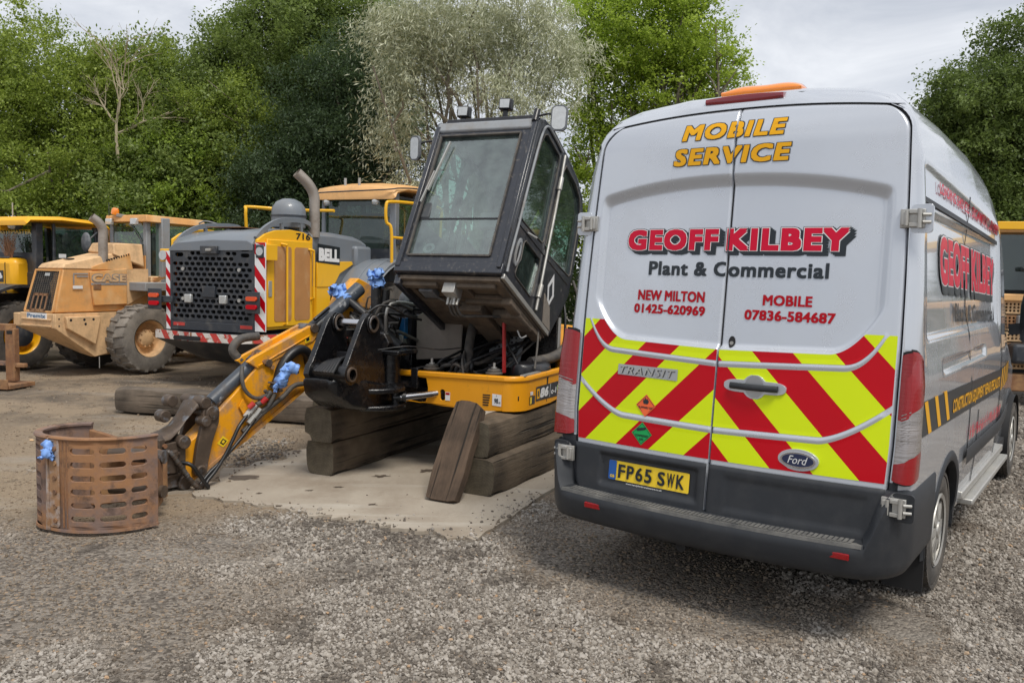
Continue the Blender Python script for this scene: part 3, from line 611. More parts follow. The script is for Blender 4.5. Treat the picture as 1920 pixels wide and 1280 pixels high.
def tree(name, kit, base, blobs, n, label, trunk_r=.16, bark='bark', limbs=7, size=(.8, 1.25), shell=.55, gap=0., seed=1, stems=1, bushy=False):
    """blobs: ((x, y, z), (rx, ry, rz)) ellipsoids of foliage in world space"""
    rs = np.random.default_rng(seed); t = empty(name, base, 0, label, 'bush' if bushy else 'tree'); B = np.array(base)
    P = []; T = []
    vol = np.array([b[1][0]*b[1][1]*b[1][2] for b in blobs])**.8; cnt = (n*vol/vol.sum()).astype(int)
    for (c, r), k in zip(blobs, cnt):
        c, r = np.array(c, float), np.array(r, float); off = rs.uniform(0, 99, 3)
        got = 0
        while got < k:
            d = rs.normal(size=3); d /= np.linalg.norm(d); rr = shell+(1-shell)*rs.random()**.6
            if rs.random() < .22: rr = rs.random()*shell
            q = d*rr; lump = mn.noise(tuple(q*2.6+off)); 
            if lump < -.12+gap: continue
            q = q*(1+.30*mn.noise(tuple(d*1.7+off))+.12*lump); p = c+q*r
            if p[2] < .15: continue
            P.append(p); T.append(np.clip(.42+lump*1.5+.14*rs.normal(), 0, 1)); got += 1
    P = np.array(P); T = np.array(T); m = len(P)
    s = rs.uniform(size[0], size[1], m); rot = np.stack([rs.normal(0, .25, m), rs.normal(0, .25, m), rs.uniform(0, 6.28, m)], 1)
    o = gn_scatter('crown', P-B, np.stack([s, s, s], 1), rot, rs.integers(0, 3, m), {'tint': T}, KIT[kit], None, t); o['kind'] = 'stuff'
    b = MB(); top = np.mean([np.array(q[0]) for q in blobs], 0)
    for st in range(stems):
        b0 = B+np.array([rs.normal(0, .25)*(stems > 1), rs.normal(0, .2)*(stems > 1), -.1]); fork = b0+(top-b0)*.5+rs.normal(0, .2, 3)
        b.ring(cr_pts([b0, b0*.6+fork*.4+rs.normal(0, .12, 3), fork, top*.9+fork*.1], 5), np.linspace(trunk_r, trunk_r*.25, 16), 8)
        for k in range(limbs):
            c, r = blobs[rs.integers(len(blobs))]; c, r = np.array(c), np.array(r); d = rs.normal(size=3); d /= np.linalg.norm(d); d[2] = abs(d[2]); e = c+d*r*.85
            f = rs.uniform(.25, .95); s0 = b0+(fork-b0)*f if f < .75 else fork; mid = s0*.5+e*.5+rs.normal(0, .3, 3)+np.array([0, 0, -.2])
            L_ = cr_pts([s0, mid, e], 6); b.ring(L_, np.linspace(trunk_r*.42, .018, len(L_)), 6)
            for kk in range(4):
                i = rs.integers(4, len(L_)-1); q = np.array(L_[i]); e2 = q+rs.normal(size=3)*r*.35+np.array([0, 0, .3]); b.ring([q, (q+e2)/2+rs.normal(0, .08, 3), e2], [.03, .02, .008], 5)
    b.v = [tuple(np.array(v)-B) for v in b.v]; b.build('trunk', bark, t, 60, recalc=False); return t
def blob(px, py, Y, rx, rz, ry=None): c = wpt(px, py, Y); return (tuple(c), (rx, ry or rx, rz))
def gbase(px, Y): c = wpt(px, 560, Y); return (c.x, Y, 0)
# left to right
tree('hawthorn_tree', 'hawthorn', gbase(60, 21.6), [blob(40, 190, 21.6, 2.30, 1.95), blob(-60, 330, 21.6, 2.53, 2.30), blob(90, 330, 21.0, 2.30, 2.30), blob(160, 240, 22.1, 1.72, 1.61), blob(215, 380, 21.2, 1.49, 1.72), blob(90, 470, 20.6, 2.64, 1.61), blob(-20, 130, 22.1, 1.38, 1.15)], 2900,
     'broad mid green tree at the far left rising above the yellow loader cabs', seed=3, stems=2)
tree('bare_twigged_tree', 'hawthorn', gbase(245, 20.1), [blob(225, 170, 21.7, 1.21, 0.99), blob(300, 190, 22.0, 1.10, 1.32), blob(190, 150, 22.0, 0.88, 0.77), blob(260, 300, 21.5, 1.32, 1.43)], 560,
     'thin tree with pale dead branches showing between two green trees', bark='palebark', trunk_r=.10, limbs=4, seed=5)
def dead_branches():
    t = [o for o in bpy.data.objects if o.name == 'bare_twigged_tree'][0]; B = Vector(t.location); b = MB(); rs = random.Random(4)
    def grow(p, d, L, r, lv):
        q = [p]; 
        for i in range(4): d = (d+Vector((rs.gauss(0, .16), rs.gauss(0, .1), rs.gauss(.03, .1)))).normalized(); q.append(q[-1]+d*L/4)
        b.ring([x-B for x in q], [r, r*.85, r*.7, r*.55, r*.4], 5)
        if lv:
            for k in range(4 if lv > 1 else 3):
                i = rs.randint(1, 4); grow(q[i], (d+Vector((rs.gauss(0, .65), rs.gauss(0, .35), rs.gauss(.1, .35)))).normalized(), L*.62, r*.5, lv-1)
    grow(wpt(222, 300, 20.0), Vector((-.12, 0, 1)), 1.7, .04, 3); grow(wpt(222, 250, 20.3), Vector((.7, 0, .5)), 1.3, .035, 3); grow(wpt(215, 230, 20.3), Vector((-.4, 0, .7)), .8, .03, 3)
    b.build('dead_branches', 'palebark', t, 60, recalc=False)
dead_branches()
tree('hawthorn_tree', 'oak', gbase(350, 22), [blob(330, 260, 22, 1.7, 1.9), blob(285, 150, 23, 1.1, 1.0), blob(360, 200, 23, 1.1, 1.0), blob(390, 330, 21.5, 2.0, 1.8), blob(300, 430, 21, 2.2, 1.8)], 1500,
     'olive green tree in the dip of the skyline left of the tall oak', seed=8)
tree('bramble_bush', 'bramble', gbase(330, 21.2), [blob(300, 340, 21.2, 1.62, 1.56), blob(240, 400, 21.0, 1.43, 1.30), blob(400, 360, 21.4, 1.56, 1.56), blob(360, 290, 21.6, 1.17, 1.04), blob(330, 430, 20.8, 1.95, 1.17), blob(450, 400, 21.6, 1.56, 1.56)], 2100,
     'bright green leafy bush directly behind the pale orange loader cab', seed=11, trunk_r=.06, limbs=6, stems=4, size=(.65, 1.), bushy=True)
tree('sallow_bush', 'hawthorn', gbase(450, 21.7), [blob(430, 240, 21.7, 1.56, 1.20), blob(480, 300, 21.7, 1.68, 1.44), blob(380, 250, 22.0, 1.08, 0.96), blob(520, 330, 21.5, 1.20, 1.44), blob(560, 380, 21.2, 1.20, 1.32)], 1500,
     'grey green spiky bush in front of the tall dark oak', seed=12, trunk_r=.07, stems=3, size=(.7, 1.05), bushy=True)
tree('oak_tree', 'oak', gbase(560, 23.5), [blob(570, 110, 23.5, 2.6, 1.7), blob(470, 150, 23.5, 1.5, 1.3), blob(640, 60, 24, 2.0, 1.4), blob(540, 30, 24, 1.4, .9), blob(440, 130, 23.5, .9, .7), blob(520, 230, 23, 1.9, 1.4), blob(660, 200, 23.5, 2.0, 1.8)], 2300,
     'tall round oak in the middle of the skyline left of the silver willow', trunk_r=.28, limbs=10, seed=14, gap=.02)
tree('ash_tree', 'ash', gbase(640, 20.5), [blob(640, 240, 20.5, 1.7, 2.0), blob(590, 330, 20.3, 1.7, 1.6), blob(700, 330, 20.5, 1.8, 1.8), blob(560, 430, 20, 1.7, 1.4), blob(690, 160, 21, 1.2, 1.6), blob(640, 460, 20, 1.7, 1.0), blob(730, 450, 20.4, 1.5, 1.2)], 2200,
     'very dark blue green tree behind the second loader with the dome air filter', trunk_r=.2, seed=17)
def willow():
    Y = 17.5
    t = tree('willow_tree', 'willow', gbase(880, Y), [blob(780, 60, Y, 1.15, .8), blob(880, 0, Y, 1.7, .9), blob(1000, 60, Y, 1.3, .85), blob(740, 150, Y-.4, .75, .75), blob(1040, 130, Y-.5, .75, .75), blob(940, 150, Y-1, .85, .5), blob(850, 110, Y+.6, 1.1, .7), blob(770, 260, Y-.3, .45, .6), blob(980, 215, Y-1., .7, .35), blob(760, 350, Y-.3, .4, .45), blob(735, 40, Y, .7, .6), blob(720, 230, Y, .4, .6)], 800,
         'silver leaved willow with drooping foliage above the tilted excavator cab', trunk_r=.11, limbs=3, seed=21, stems=3, gap=.16, size=(.65, 1.05), shell=.4)
    B = Vector(t.location); b = MB(); rs = random.Random(9)
    for x0, y0, pts in ((905, 330, ((890, 250), (860, 190), (820, 130), (790, 60))), (900, 330, ((915, 250), (905, 150), (880, 60), (900, -10))), (915, 320, ((945, 240), (960, 150), (1000, 80))), (895, 340, ((850, 240), (800, 200), (760, 180))), (890, 350, ((860, 290), (810, 270), (780, 240))), (925, 330, ((985, 250), (1020, 190), (1050, 120))), (880, 300, ((840, 180), (850, 90), (830, 20)))):
        P = [wpt(x0, y0+120, Y), wpt(x0, y0, Y)]+[wpt(a, c, Y-.3+rs.uniform(-.4, .4)) for a, c in pts]; P = cr_pts(P, 5)
        b.ring([p-B for p in P], np.linspace(.065, .012, len(P)), 6)
    b.build('bough', 'bark', t, 60, recalc=False)
willow()
tree('alder_tree', 'alder', gbase(1180, 19.5), [blob(1200, 70, 19.5, 1.5, 1.1), blob(1290, 90, 19.5, 1.1, .9), blob(1130, 140, 19.3, .9, 1.1), blob(1330, 150, 19.6, .85, .55), blob(1240, 0, 19.8, 1.2, .8), blob(1150, 250, 19.2, .9, .8), blob(1250, 180, 19.5, 1.2, .8), blob(1120, 20, 20, .8, .9), blob(1090, 330, 19, .6, .8), blob(1120, 420, 19, .6, .8), blob(1380, 120, 19.6, .35, .28)], 1500,
     'bright open crowned tree rising between the willow and the van roof', trunk_r=.17, limbs=14, seed=25, gap=.17, size=(.6, 1.0), stems=2)
tree('evergreen_oak', 'darkoak', gbase(1900, 21), [blob(1890, 200, 21, 2.0, 1.2), blob(1810, 230, 21, 1.0, .7), blob(1950, 130, 21.5, 1.6, 1.3), blob(1860, 320, 20.8, 1.7, 1.2), blob(1980, 280, 21, 1.8, 1.6), blob(1900, 420, 20.5, 1.8, 1.2), blob(1770, 330, 21, 1.0, 1.2), blob(1760, 200, 21.3, .35, .25)], 2600,
     'dark spreading tree at the right edge above the van side', trunk_r=.25, seed=28, gap=-.05)
def understorey():
    """the mass of far hedge behind the trees: nobody could count its bushes"""
    P, T = [], []; rs = np.random.default_rng(40)
    for x0, x1, y, h, n in ((-24, 16, 25, 4.6, 2300), (-20, 14, 20.5, 2.3, 900), (4, 30, 26, 3.4, 500)):
        for k in range(n):
            x = rs.uniform(x0, x1); z = h*rs.random()*(.75+.4*mn.noise((x*.35, 0, y))); P.append((x, y+rs.normal(0, .6), max(.2, z))); T.append(np.clip(.4+.9*mn.noise((x*.5, z*.6, 7))+.1*rs.normal(), 0, 1))
    P = np.array(P); n = len(P); s = rs.uniform(.9, 1.5, n); rot = np.stack([rs.normal(0, .3, n), rs.normal(0, .3, n), rs.uniform(0, 6.28, n)], 1)
    o = gn_scatter('hedge_undergrowth', P, np.stack([s, s, s], 1), rot, rs.integers(0, 3, n), {'tint': np.array(T)}, KIT['far'])
    o['kind'] = 'stuff'; o['label'] = 'dense dark hedge undergrowth behind the trees'; o['category'] = 'hedge'
understorey()
# ------------------------------------------------------------------ timbers
def rough_box(name, w, l, h, loc, yaw, mat, label, cat='timber', group=None, seed=1, chew=.012, chip=None, tilt=None):
    """sawn baulk: width x, length y, height z, origin at the middle of the near end's bottom; rounded worn arrises"""
    rs = random.Random(seed); nx, ny, nz = 5, 26, 5; prof = []
    for i in range(nx): prof.append((-w/2+w*i/(nx-1), 0))
    for i in range(1, nz): prof.append((w/2, h*i/(nz-1)))
    for i in range(1, nx): prof.append((w/2-w*i/(nx-1), h))
    for i in range(1, nz-1): prof.append((-w/2, h-h*i/(nz-1)))
    rings = []
    for j in range(ny+1):
        y = l*j/ny; r = []
        for x, z in prof:
            cx, cz = x/(w/2), (z-h/2)/(h/2); corner = abs(cx) > .98 and abs(cz) > .98
            k = .010+(.018*max(0, mn.noise((y*5, x*9, z*9+seed*5)))) if corner else 0
            nz_ = mn.noise_vector((x*6+seed*3, y*2.3, z*6))*chew
            q = Vector((x*(1-k/w*2.2), y, h/2+(z-h/2)*(1-k/h*2.2)))+nz_
            if chip and corner:
                for (sx, sz, y1, amt) in chip:
                    if cx*sx > 0 and cz*sz > 0 and y < y1: q.x -= sx*amt*(1-y/y1*.6); q.z -= sz*amt*1.3*(1-y/y1*.6)
            if z == 0: q.z = max(0, q.z)
            r.append(q)
        rings.append(r)
    b = MB(); b.loft(rings); t = b.build(name, mat, None, 32, recalc=True)
    me = t.data; me.materials.append(M['endgrain'])
    for p in me.polygons:
        if abs(p.normal.y) > .9 and (p.center.y < .05 or p.center.y > l-.05): p.material_index = 1
    t.location = loc; t.rotation_euler = tilt or (0, 0, -rad(yaw)); return tag(t, label, cat, group)
TG = 'timber baulks stacked under the excavator'
rough_box('timber_baulk', .285, 2.5, .30, (-1.665, 7.36, 0), 25.5, 'timber', 'lower squared timber of the left stack, next to the red digger grab side', group=TG, seed=2)
rough_box('timber_baulk', .285, 2.4, .30, (-1.665, 7.30, .302), 25.0, 'timber', 'upper squared timber of the left stack with a greenish chipped end', group=TG, seed=5, chip=[(-1, -1, .5, .035)])
rough_box('timber_baulk', .30, 2.1, .30, (-.255, 6.80, 0), 27.5, 'timber', 'lower squared timber of the right stack nearest the van', group=TG, seed=9)
rough_box('timber_baulk', .30, 2.2, .292, (-.30, 6.84, .302), 26.0, 'timber', 'upper squared timber of the right stack touching the yellow skirt', group=TG, seed=12)
# leaning plank: bottom corners and top corners measured on the picture
def leaning_plank():
    A, Bq = Vector((-.695, 6.63, .0)), Vector((-.385, 6.47, 0.0)); C, D = Vector((-.44, 7.0, .745)), Vector((-.19, 6.87, .715))
    ux = (Bq-A).normalized(); up = ((C+D)/2-(A+Bq)/2); L = up.length; up = (up-ux*up.dot(ux)).normalized(); n = ux.cross(up).normalized()
    if n.y > 0: n = -n
    o = rough_box('timber_plank', .30, .085, L, (0, 0, 0), 0, 'plank', 'split dark brown plank leaning against the yellow skirt in front of the right timber stack', 'plank', None, 15, .006)
    for v in o.data.vertices:
        t = v.co.z/L
        if abs(v.co.x) > .11: v.co.x *= 1-.10*t*(1 if v.co.x > 0 else .8)
        if t > .9 and v.co.x > .05: v.co.z -= .045*(v.co.x-.05)/.1
    o.data.materials.clear(); o.data.materials.append(M['plank'])
    for p in o.data.polygons: p.material_index = 0
    m = Matrix((( ux.x, -n.x, up.x), (ux.y, -n.y, up.y), (ux.z, -n.z, up.z))).to_4x4(); m.translation = (A+Bq)/2+Vector((0, 0, .02)); o.matrix_world = m
    return o
leaning_plank()
rough_box('timber_baulk', .34, 2.6, .29, (-4.80, 10.45, 0), 102, 'timbergrey', 'long grey timber lying on the gravel behind the digger arm', seed=20)
# broken board scraps lying between the arm and the left stack
for k, (x, y, w, l, yaw, zz) in enumerate(((-2.62, 10.3, .42, .75, 70, .0), (-2.45, 10.55, .36, .8, 88, .05))):
    o = rough_box('board_scrap', w, l, .035, (x, y, zz), yaw, 'timbergrey', ['lower pale broken board flat on the pad left of the timber stacks', 'upper pale broken board propped on the other scrap left of the timber stacks'][k], 'board', None, 31+k, .03)
    o.rotation_euler = (rad([2, 8][k]), rad([-2, 5][k]), -rad(yaw))
# ------------------------------------------------------------------ van
van = empty('panel_van', (1.0554, 4.5758, 0), 36.07, 'silver high roof panel van seen from behind with red and yellow chevron doors', 'van')
XC = .028
def us_z(x):
    u = abs(x-XC)/.84; return 1.345+.035*u+.16*max(0, (u-.78)/.22)**2.2
def rb_z(x):
    u = abs(x-XC)/.80; return 1.417+.02*u+.19*max(0, (u-.72)/.28)**2
def ls_z(x):
    u = abs(x-XC)/.85; return .982+.02*u+.15*max(0, (u-.66)/.34)**1.5
BOT = .818
def sstep(t): t = np.clip(t, 0, 1); return t*t*(3-2*t)
def rear_y(x, z, detail=True):
    """forward offset of the rear skin at (x, z): lean, plan bow, pressed panel, ribs"""
    x = np.asarray(x, float); z = np.asarray(z, float); xx = x-XC
    y = .205*(z-.6)/2.07+.055*(xx/.9)**2+.10*np.clip((z-2.52)/.2, 0, 2)**2*.5
    if detail:
        ax = np.abs(xx); dt = (2.385-.09*(ax/.8)**2.2-z)/.085; ds = (.835-ax)/.055
        rb = 1.417+.02*ax/.8+.19*np.clip((ax/.8-.72)/.28, 0, 9)**2; db = (z-rb-.002)/.03
        k = .25; m = -k*np.log(np.exp(-dt/k)+np.exp(-ds/k)+np.exp(-db/k)); y = y+.030*sstep(m)
        u = ax/.84; us = 1.345+.035*u+.16*np.clip((u-.78)/.22, 0, 9)**2.2; y = y-.006*np.exp(-((z-us)/.014)**2)*(ax < .84)
        u = ax/.85; ls = .982+.02*u+.15*np.clip((u-.66)/.34, 0, 9)**1.5; y = y-.006*np.exp(-((z-ls)/.014)**2)*(ax < .85)
    return y
def rs_fn(off=.003): return lambda a, b: (a, float(rear_y(a, b))-off, b)
DL, DR = -.868, .930     # door outer edges at mid height
def edge_x(z, side):
    """door edge: tumblehome and rounded top corner"""
    t = max(0, (z-1.45)/1.25); base = (-.868+.055*t**1.6 if side < 0 else .934-.042*t**1.6)
    if z < 1.0: base += (.045*(1.0-z)/.5 if side < 0 else -.02*(1-z)/.5)
    if z > 2.56: q = (z-2.56)/.145; base -= side*(1-math.sqrt(max(0, 1-min(1, q)**2)))*.15
    if z < .60: q = (.60-z)/.10; base -= side*(1-math.sqrt(max(0, 1-min(1, q)**2)))*.09
    return base
def top_z(x): return 2.735-.055*(abs(x-XC)/.85)**2.2
def door(side):
    x_in = XC+(-.004 if side < 0 else .004); nz, nx = 250, 96; zs = np.linspace(.50, 1, nz)
    V = []; idx = {}
    grid = np.zeros((nz, nx, 3))
    for j in range(nz):
        t = j/(nz-1); z0 = .50+t*(2.70-.50); e_ = edge_x(min(z0, 2.704), side)
        for i in range(nx):
            s = i/(nx-1); x = x_in+(e_-x_in)*s; z = z0 if t < .9 else z0+(t-.9)/.1*(top_z(x)-2.70)
            grid[j, i] = (x, 0, z)
    grid[:, :, 1] = rear_y(grid[:, :, 0], grid[:, :, 2])
    # rolled edges
    for j in (0, nz-1): grid[j, :, 1] += .012
    grid[:, 0, 1] += .010; grid[:, -1, 1] += .012
    V = [tuple(p) for p in grid.reshape(-1, 3)]; F = []
    for j in range(nz-1):
        for i in range(nx-1): F.append((j*nx+i, j*nx+i+1, (j+1)*nx+i+1, (j+1)*nx+i))
    per = [(0, i) for i in range(nx)]+[(j, nx-1) for j in range(1, nz)]+[(nz-1, i) for i in range(nx-2, -1, -1)]+[(j, 0) for j in range(nz-2, 0, -1)]
    o = len(V); V += [(grid[j, i, 0], grid[j, i, 1]+.035, grid[j, i, 2]) for j, i in per]
    for k in range(len(per)):
        a = per[k]; b_ = per[(k+1) % len(per)]; F.append((a[0]*nx+a[1], b_[0]*nx+b_[1], o+(k+1) % len(per), o+k))
    me = bpy.data.meshes.new('rear_door'); me.from_pydata(V, [], F)
    import bmesh
    bm = bmesh.new(); bm.from_mesh(me); bmesh.ops.recalc_face_normals(bm, faces=bm.faces); bm.to_mesh(me); bm.free()
    d = mesh_ob('rear_door', me, 'van', van, 60)
    me.materials.append(M['van_plastic'])
    # dark lower cladding: same skin, proud by a few mm
    c = MB(); nn = 70; mm = 26; g = []
    for j in range(mm):
        z = .502+(.800-.502)*j/(mm-1); e_ = edge_x(z, side)-side*.002
        row = []
        for i in range(nn):
            x = x_in+side*.002+(e_-x_in-side*.002)*i/(nn-1); y = float(rear_y(x, z, False))-.028
            if side < 0:                                     # number plate recess
                dx = min(x+.655, -.02-x); dz = min(z-.578, .766-z); y += .022*float(sstep(min(dx, dz)/.016))
            else: y += .006*float(sstep(min(x-.12, .86-x, z-.56, .76-z)/.03))
            if i in (0, nn-1) or j in (0, mm-1): y += .012
            row.append((x, y, z))
        g.append(row)
    c.loft(g, closed=False, cap=False); c.build('lower_cladding', 'van_plastic', d, 60)
    return d
dl, dr = door(-1), door(1)
dl['label'] = 'left rear door with the number plate'; dr['label'] = 'right rear door with the handle'
# dark seams behind the doors (door aperture)
s = MB(); pts = []
for k in range(90):
    z = .49+(2.70-.49)*k/89; pts.append(z)
ringL = [(edge_x(min(z, 2.704), -1)-.006, float(rear_y(edge_x(min(z, 2.704), -1), z, False))+.022, z) for z in pts]
ringR = [(edge_x(min(z, 2.704), 1)+.006, float(rear_y(edge_x(min(z, 2.704), 1), z, False))+.022, z) for z in pts]
topc = [(x, float(rear_y(x, top_z(x), False))+.022, top_z(x)+.006) for x in np.linspace(-.66, .74, 24)]
s.loft([[p for p in ringL], [(p[0]+.03, p[1]+.03, p[2]) for p in ringL]], closed=False, cap=False)
lo = ringL+topc+ringR[::-1]; li = [(XC+(p[0]-XC)*.94, p[1]+.02, 1.5+(p[2]-1.5)*.97) for p in lo]; s.loft([lo, li], closed=False, cap=False)
s.box(XC-.02, XC+.02, .03, .05, .5, .8); s.loft([[(XC-.03, float(rear_y(XC, z, False))+.042, z) for z in pts], [(XC+.03, float(rear_y(XC, z, False))+.042, z) for z in pts]], closed=False, cap=False)
s.build('door_seal', 'seam', van, 0)
# --- body shell: loft of sections, sides pressed in panels
def side_x(z):      # half width outline of the flank
    K = ((.30, .975), (.45, 1.005), (.62, 1.022), (.95, 1.03), (1.30, 1.026), (1.42, 1.012), (1.8, .992), (2.2, .965), (2.42, .945), (2.48, .932), (2.62, .898), (2.70, .862), (2.77, .79), (2.815, .66), (2.842, .44), (2.85, 0))
    if z <= K[0][0]: return K[0][1]
    for a, b in zip(K, K[1:]):
        if z <= b[0]: t = (z-a[0])/(b[0]-a[0]); return a[1]+(b[1]-a[1])*t
    return 0
def top_drop(y):    # roof falls towards the cab front
    K = ((0, 0), (1.2, 0), (2.2, -.04), (3.0, -.12), (3.6, -.26), (4.1, -.50), (4.6, -.95), (5.0, -1.33), (5.35, -1.47), (5.7, -1.65), (5.93, -1.95))
    for a, b in zip(K, K[1:]):
        if y <= b[0]: t = max(0, (y-a[0])/(b[0]-a[0])); return a[1]+(b[1]-a[1])*t
    return K[-1][1]
def narrow(y):
    K = ((0, 1), (3.3, 1), (3.9, .975), (4.6, .93), (5.3, .90), (5.7, .82), (5.93, .62))
    for a, b in zip(K, K[1:]):
        if y <= b[0]: t = max(0, (y-a[0])/(b[0]-a[0])); return a[1]+(b[1]-a[1])*t
    return K[-1][1]
def groove_z(y): return 1.355
def flank_in(y, z):
    """pressed depth of the flank at (y, z): two blind window panels, crease, slim pressings"""
    d = 0.
    crease = 2.45-.045*y-.006*y*y
    d += .020*float(sstep((crease-z)/.05))*float(sstep((z-1.30)/.3))
    for y0, y1 in ((.42, 3.30),):
        m = min(y-y0, y1-y, z-1.50, (2.20-.02*y)-z); d += .020*float(sstep(m/.035))
    for y0, y1 in ((.85, 2.50),):
        m = min(y-y0, y1-y, z-1.30, 1.385-z); d += .014*float(sstep(m/.02))
    if .93 < z < .97 and y > .3: d += .0
    return d
zl = list(np.concatenate([np.linspace(.36, 1.28, 26), np.linspace(1.29, 1.56, 20), np.linspace(1.60, 2.10, 12), np.linspace(2.12, 2.52, 26), np.linspace(2.545, 2.70, 7), [2.735, 2.77, 2.795, 2.815, 2.83, 2.842]]))
xs_roof = [.33, .16, .0]
ysta = [.03, .045, .07, .11, .17, .24, .32, .38]+list(np.arange(.42, 3.5, .045))+list(np.arange(3.5, 5.94, .09))+[5.93]
WH = ((1.2, .345), (4.95, .345)); AR = .43
def sect(y, j):
    out = []; td = top_drop(y); nw = narrow(y); rear = max(0., (.17-y)/.14); inset = .055*rear**2.4
    for z in zl:
        zz = z if z < .9 else .9+(z-.9)*(2.80+td-.9)/(2.80-.9)
        x = side_x(z)*nw; x -= flank_in(y, zz)*(z < 2.5 and y < 3.4 and y > .3)
        lean = float(rear_y(min(x, .9), zz, False))
        x -= inset*(1 if z < 2.6 else .3); zt = zz-(.03*rear**2 if z > 2.6 else 0)
        yy = y+lean*max(0, 1-y/.9)-.0
        if z < .60: yy = max(yy, .10)
        out.append(Vector((x, yy, zt)))
    for xr in xs_roof:
        if True:
            z = 2.843+.006*(1-xr/.44)+td-.03*rear**2; out.append(Vector((xr*nw, y+float(rear_y(.3, 2.80, False))*max(0, 1-y/.9), z)))
    return out
secs = [sect(y, j) for j, y in enumerate(ysta)]
def van_body():
    V, F = [], []; n = len(secs[0]); m = len(secs)
    for sgn in (1, -1):
        o = len(V)
        for s_ in secs:
            for p in s_:
                q = Vector((p.x*sgn, p.y, p.z))
                for wy, wz in WH:
                    d = Vector((q.y-wy, q.z-wz)); r = d.length
                    if r < AR and q.z < 1.2: pass
                V.append(tuple(q))
        for i in range(m-1):
            for k in range(n-1):
                a = o+i*n+k; quad = (a, a+n, a+n+1, a+1); c = [sum(V[t][ax] for t in quad)/4 for ax in range(3)]
                if c[2] < .60 and c[1] < .73: continue
                if any((c[1]-wy)**2+(c[2]-wz)**2 < AR*AR for wy, wz in WH): continue
                if ysta[i] > 3.93 and ysta[i] < 4.75 and 1.36 < c[2] < 1.98+(.0) and k < n-10: continue     # cab side window
                if 4.28 < ysta[i] < 5.0 and abs(c[0]) < .80*narrow(ysta[i]) and c[2] > 1.35: continue         # windscreen
                F.append(quad if sgn > 0 else quad[::-1])
    # rim faces around the doors: connect first ring inward
    me = bpy.data.meshes.new('body_shell'); me.from_pydata(V, [], F)
    # snap ragged arch edge to the circle
    import bmesh
    bm = bmesh.new(); bm.from_mesh(me); bmesh.ops.remove_doubles(bm, verts=bm.verts, dist=.0005)
    for v in bm.verts:
        if v.is_boundary and v.co.z < 1.0:
            for wy, wz in WH:
                d = Vector((v.co.y-wy, v.co.z-wz)); 
                if d.length < AR+.06 and d.length > AR-.05: d = d.normalized()*AR; v.co.y = wy+d.x; v.co.z = wz+d.y
    bmesh.ops.recalc_face_normals(bm, faces=bm.faces); bm.to_mesh(me); bm.free()
    return mesh_ob('body_shell', me, 'van', van, 40)
van_body()
def pillar_pts(side, za=.832, zc=2.70):
    """corner post strip from the door edge round to the flank"""
    rows = []
    for k in range(60):
        z = za+(zc-za)*k/59; e_ = edge_x(min(z, 2.704), side)+side*.009
        p0 = Vector((e_, float(rear_y(e_, z, False))+.006, z)); p0b = Vector((e_, p0.y+.03, z))
        s0 = Vector(secs[0][min(range(len(zl)), key=lambda i: abs(secs[0][i].z-z))]); zi = np.interp(z, [q.z for q in secs[0][:len(zl)]], [q.x for q in secs[0][:len(zl)]]); yi = np.interp(z, [q.z for q in secs[0][:len(zl)]], [q.y for q in secs[0][:len(zl)]])
        p1 = Vector((side*zi, yi, z))
        if abs(p1.x) < abs(e_)+.004: p1.x = side*(abs(e_)+.004)
        mid = p0*.5+p1*.5+Vector((0, -.010, 0)); rows.append([p0b, p0, p0*.75+p1*.25+Vector((0, -.007, 0)), mid, p0*.25+p1*.75+Vector((0, -.006, 0)), p1])
    return rows
for s_ in (-1, 1): MB().loft(pillar_pts(s_), closed=False, cap=False).build('corner_post', 'van', van, 50); MB().loft(pillar_pts(s_, .49, .83), closed=False, cap=False).build('lower_corner', 'van_plastic', van, 50)
b = MB()
# roof header above the doors
hdr = []
for x in np.linspace(-.80, .86, 40):
    z0 = top_z(x)+.010; q = [(x, float(rear_y(x, z0, False))+.04, z0-.002), (x, float(rear_y(x, z0, False))+.004, z0)]
    xm = abs(x); zt = np.interp(xm, [p.x for p in secs[0]][::-1], [p.z for p in secs[0]][::-1]); yt = np.interp(xm, [p.x for p in secs[0]][::-1], [p.y for p in secs[0]][::-1])
    zt = max(zt, z0+.004); q += [(x, q[1][1]*.7+yt*.3-.004, z0*.6+zt*.4), (x, q[1][1]*.3+yt*.7-.003, z0*.25+zt*.75), (x, yt, zt)]; hdr.append(q)
b.loft(hdr, closed=False, cap=False)
b.build('roof_header', 'van', van, 50)
# glass of the cab
for s_ in (1, -1): MB().add([(s_*.985*.975, 3.90, 1.37), (s_*.965*.95, 4.78, 1.37), (s_*.93*.945, 4.72, 1.62), (s_*.90*.955, 4.30, 2.02), (s_*.93*.975, 3.90, 2.02)], [(0, 1, 2, 3, 4)]).build('side_window', 'glassdark', van, 0)
MB().add([(-.72, 5.02, 1.36), (.72, 5.02, 1.36), (.72, 4.28, 2.2), (-.72, 4.28, 2.2)], [(0, 1, 2, 3)]).build('windscreen', 'glassdark', van, 0)
b = MB(); b.box(-.9, .9, .35, 5.6, .30, .46); b.box(-.98, .98, 1.75, 4.4, .36, .44); b.box(-.5, .5, 5.2, 5.85, .35, .9)
b.cyl((-.8, 1.2, .345), (.8, 1.2, .345), .06); b.box(-.88, .88, .14, .36, .42, .52); b.box(-.9, .9, 3.7, 3.75, .46, 2.0)
b.build('underbody', 'seam', van, 30)
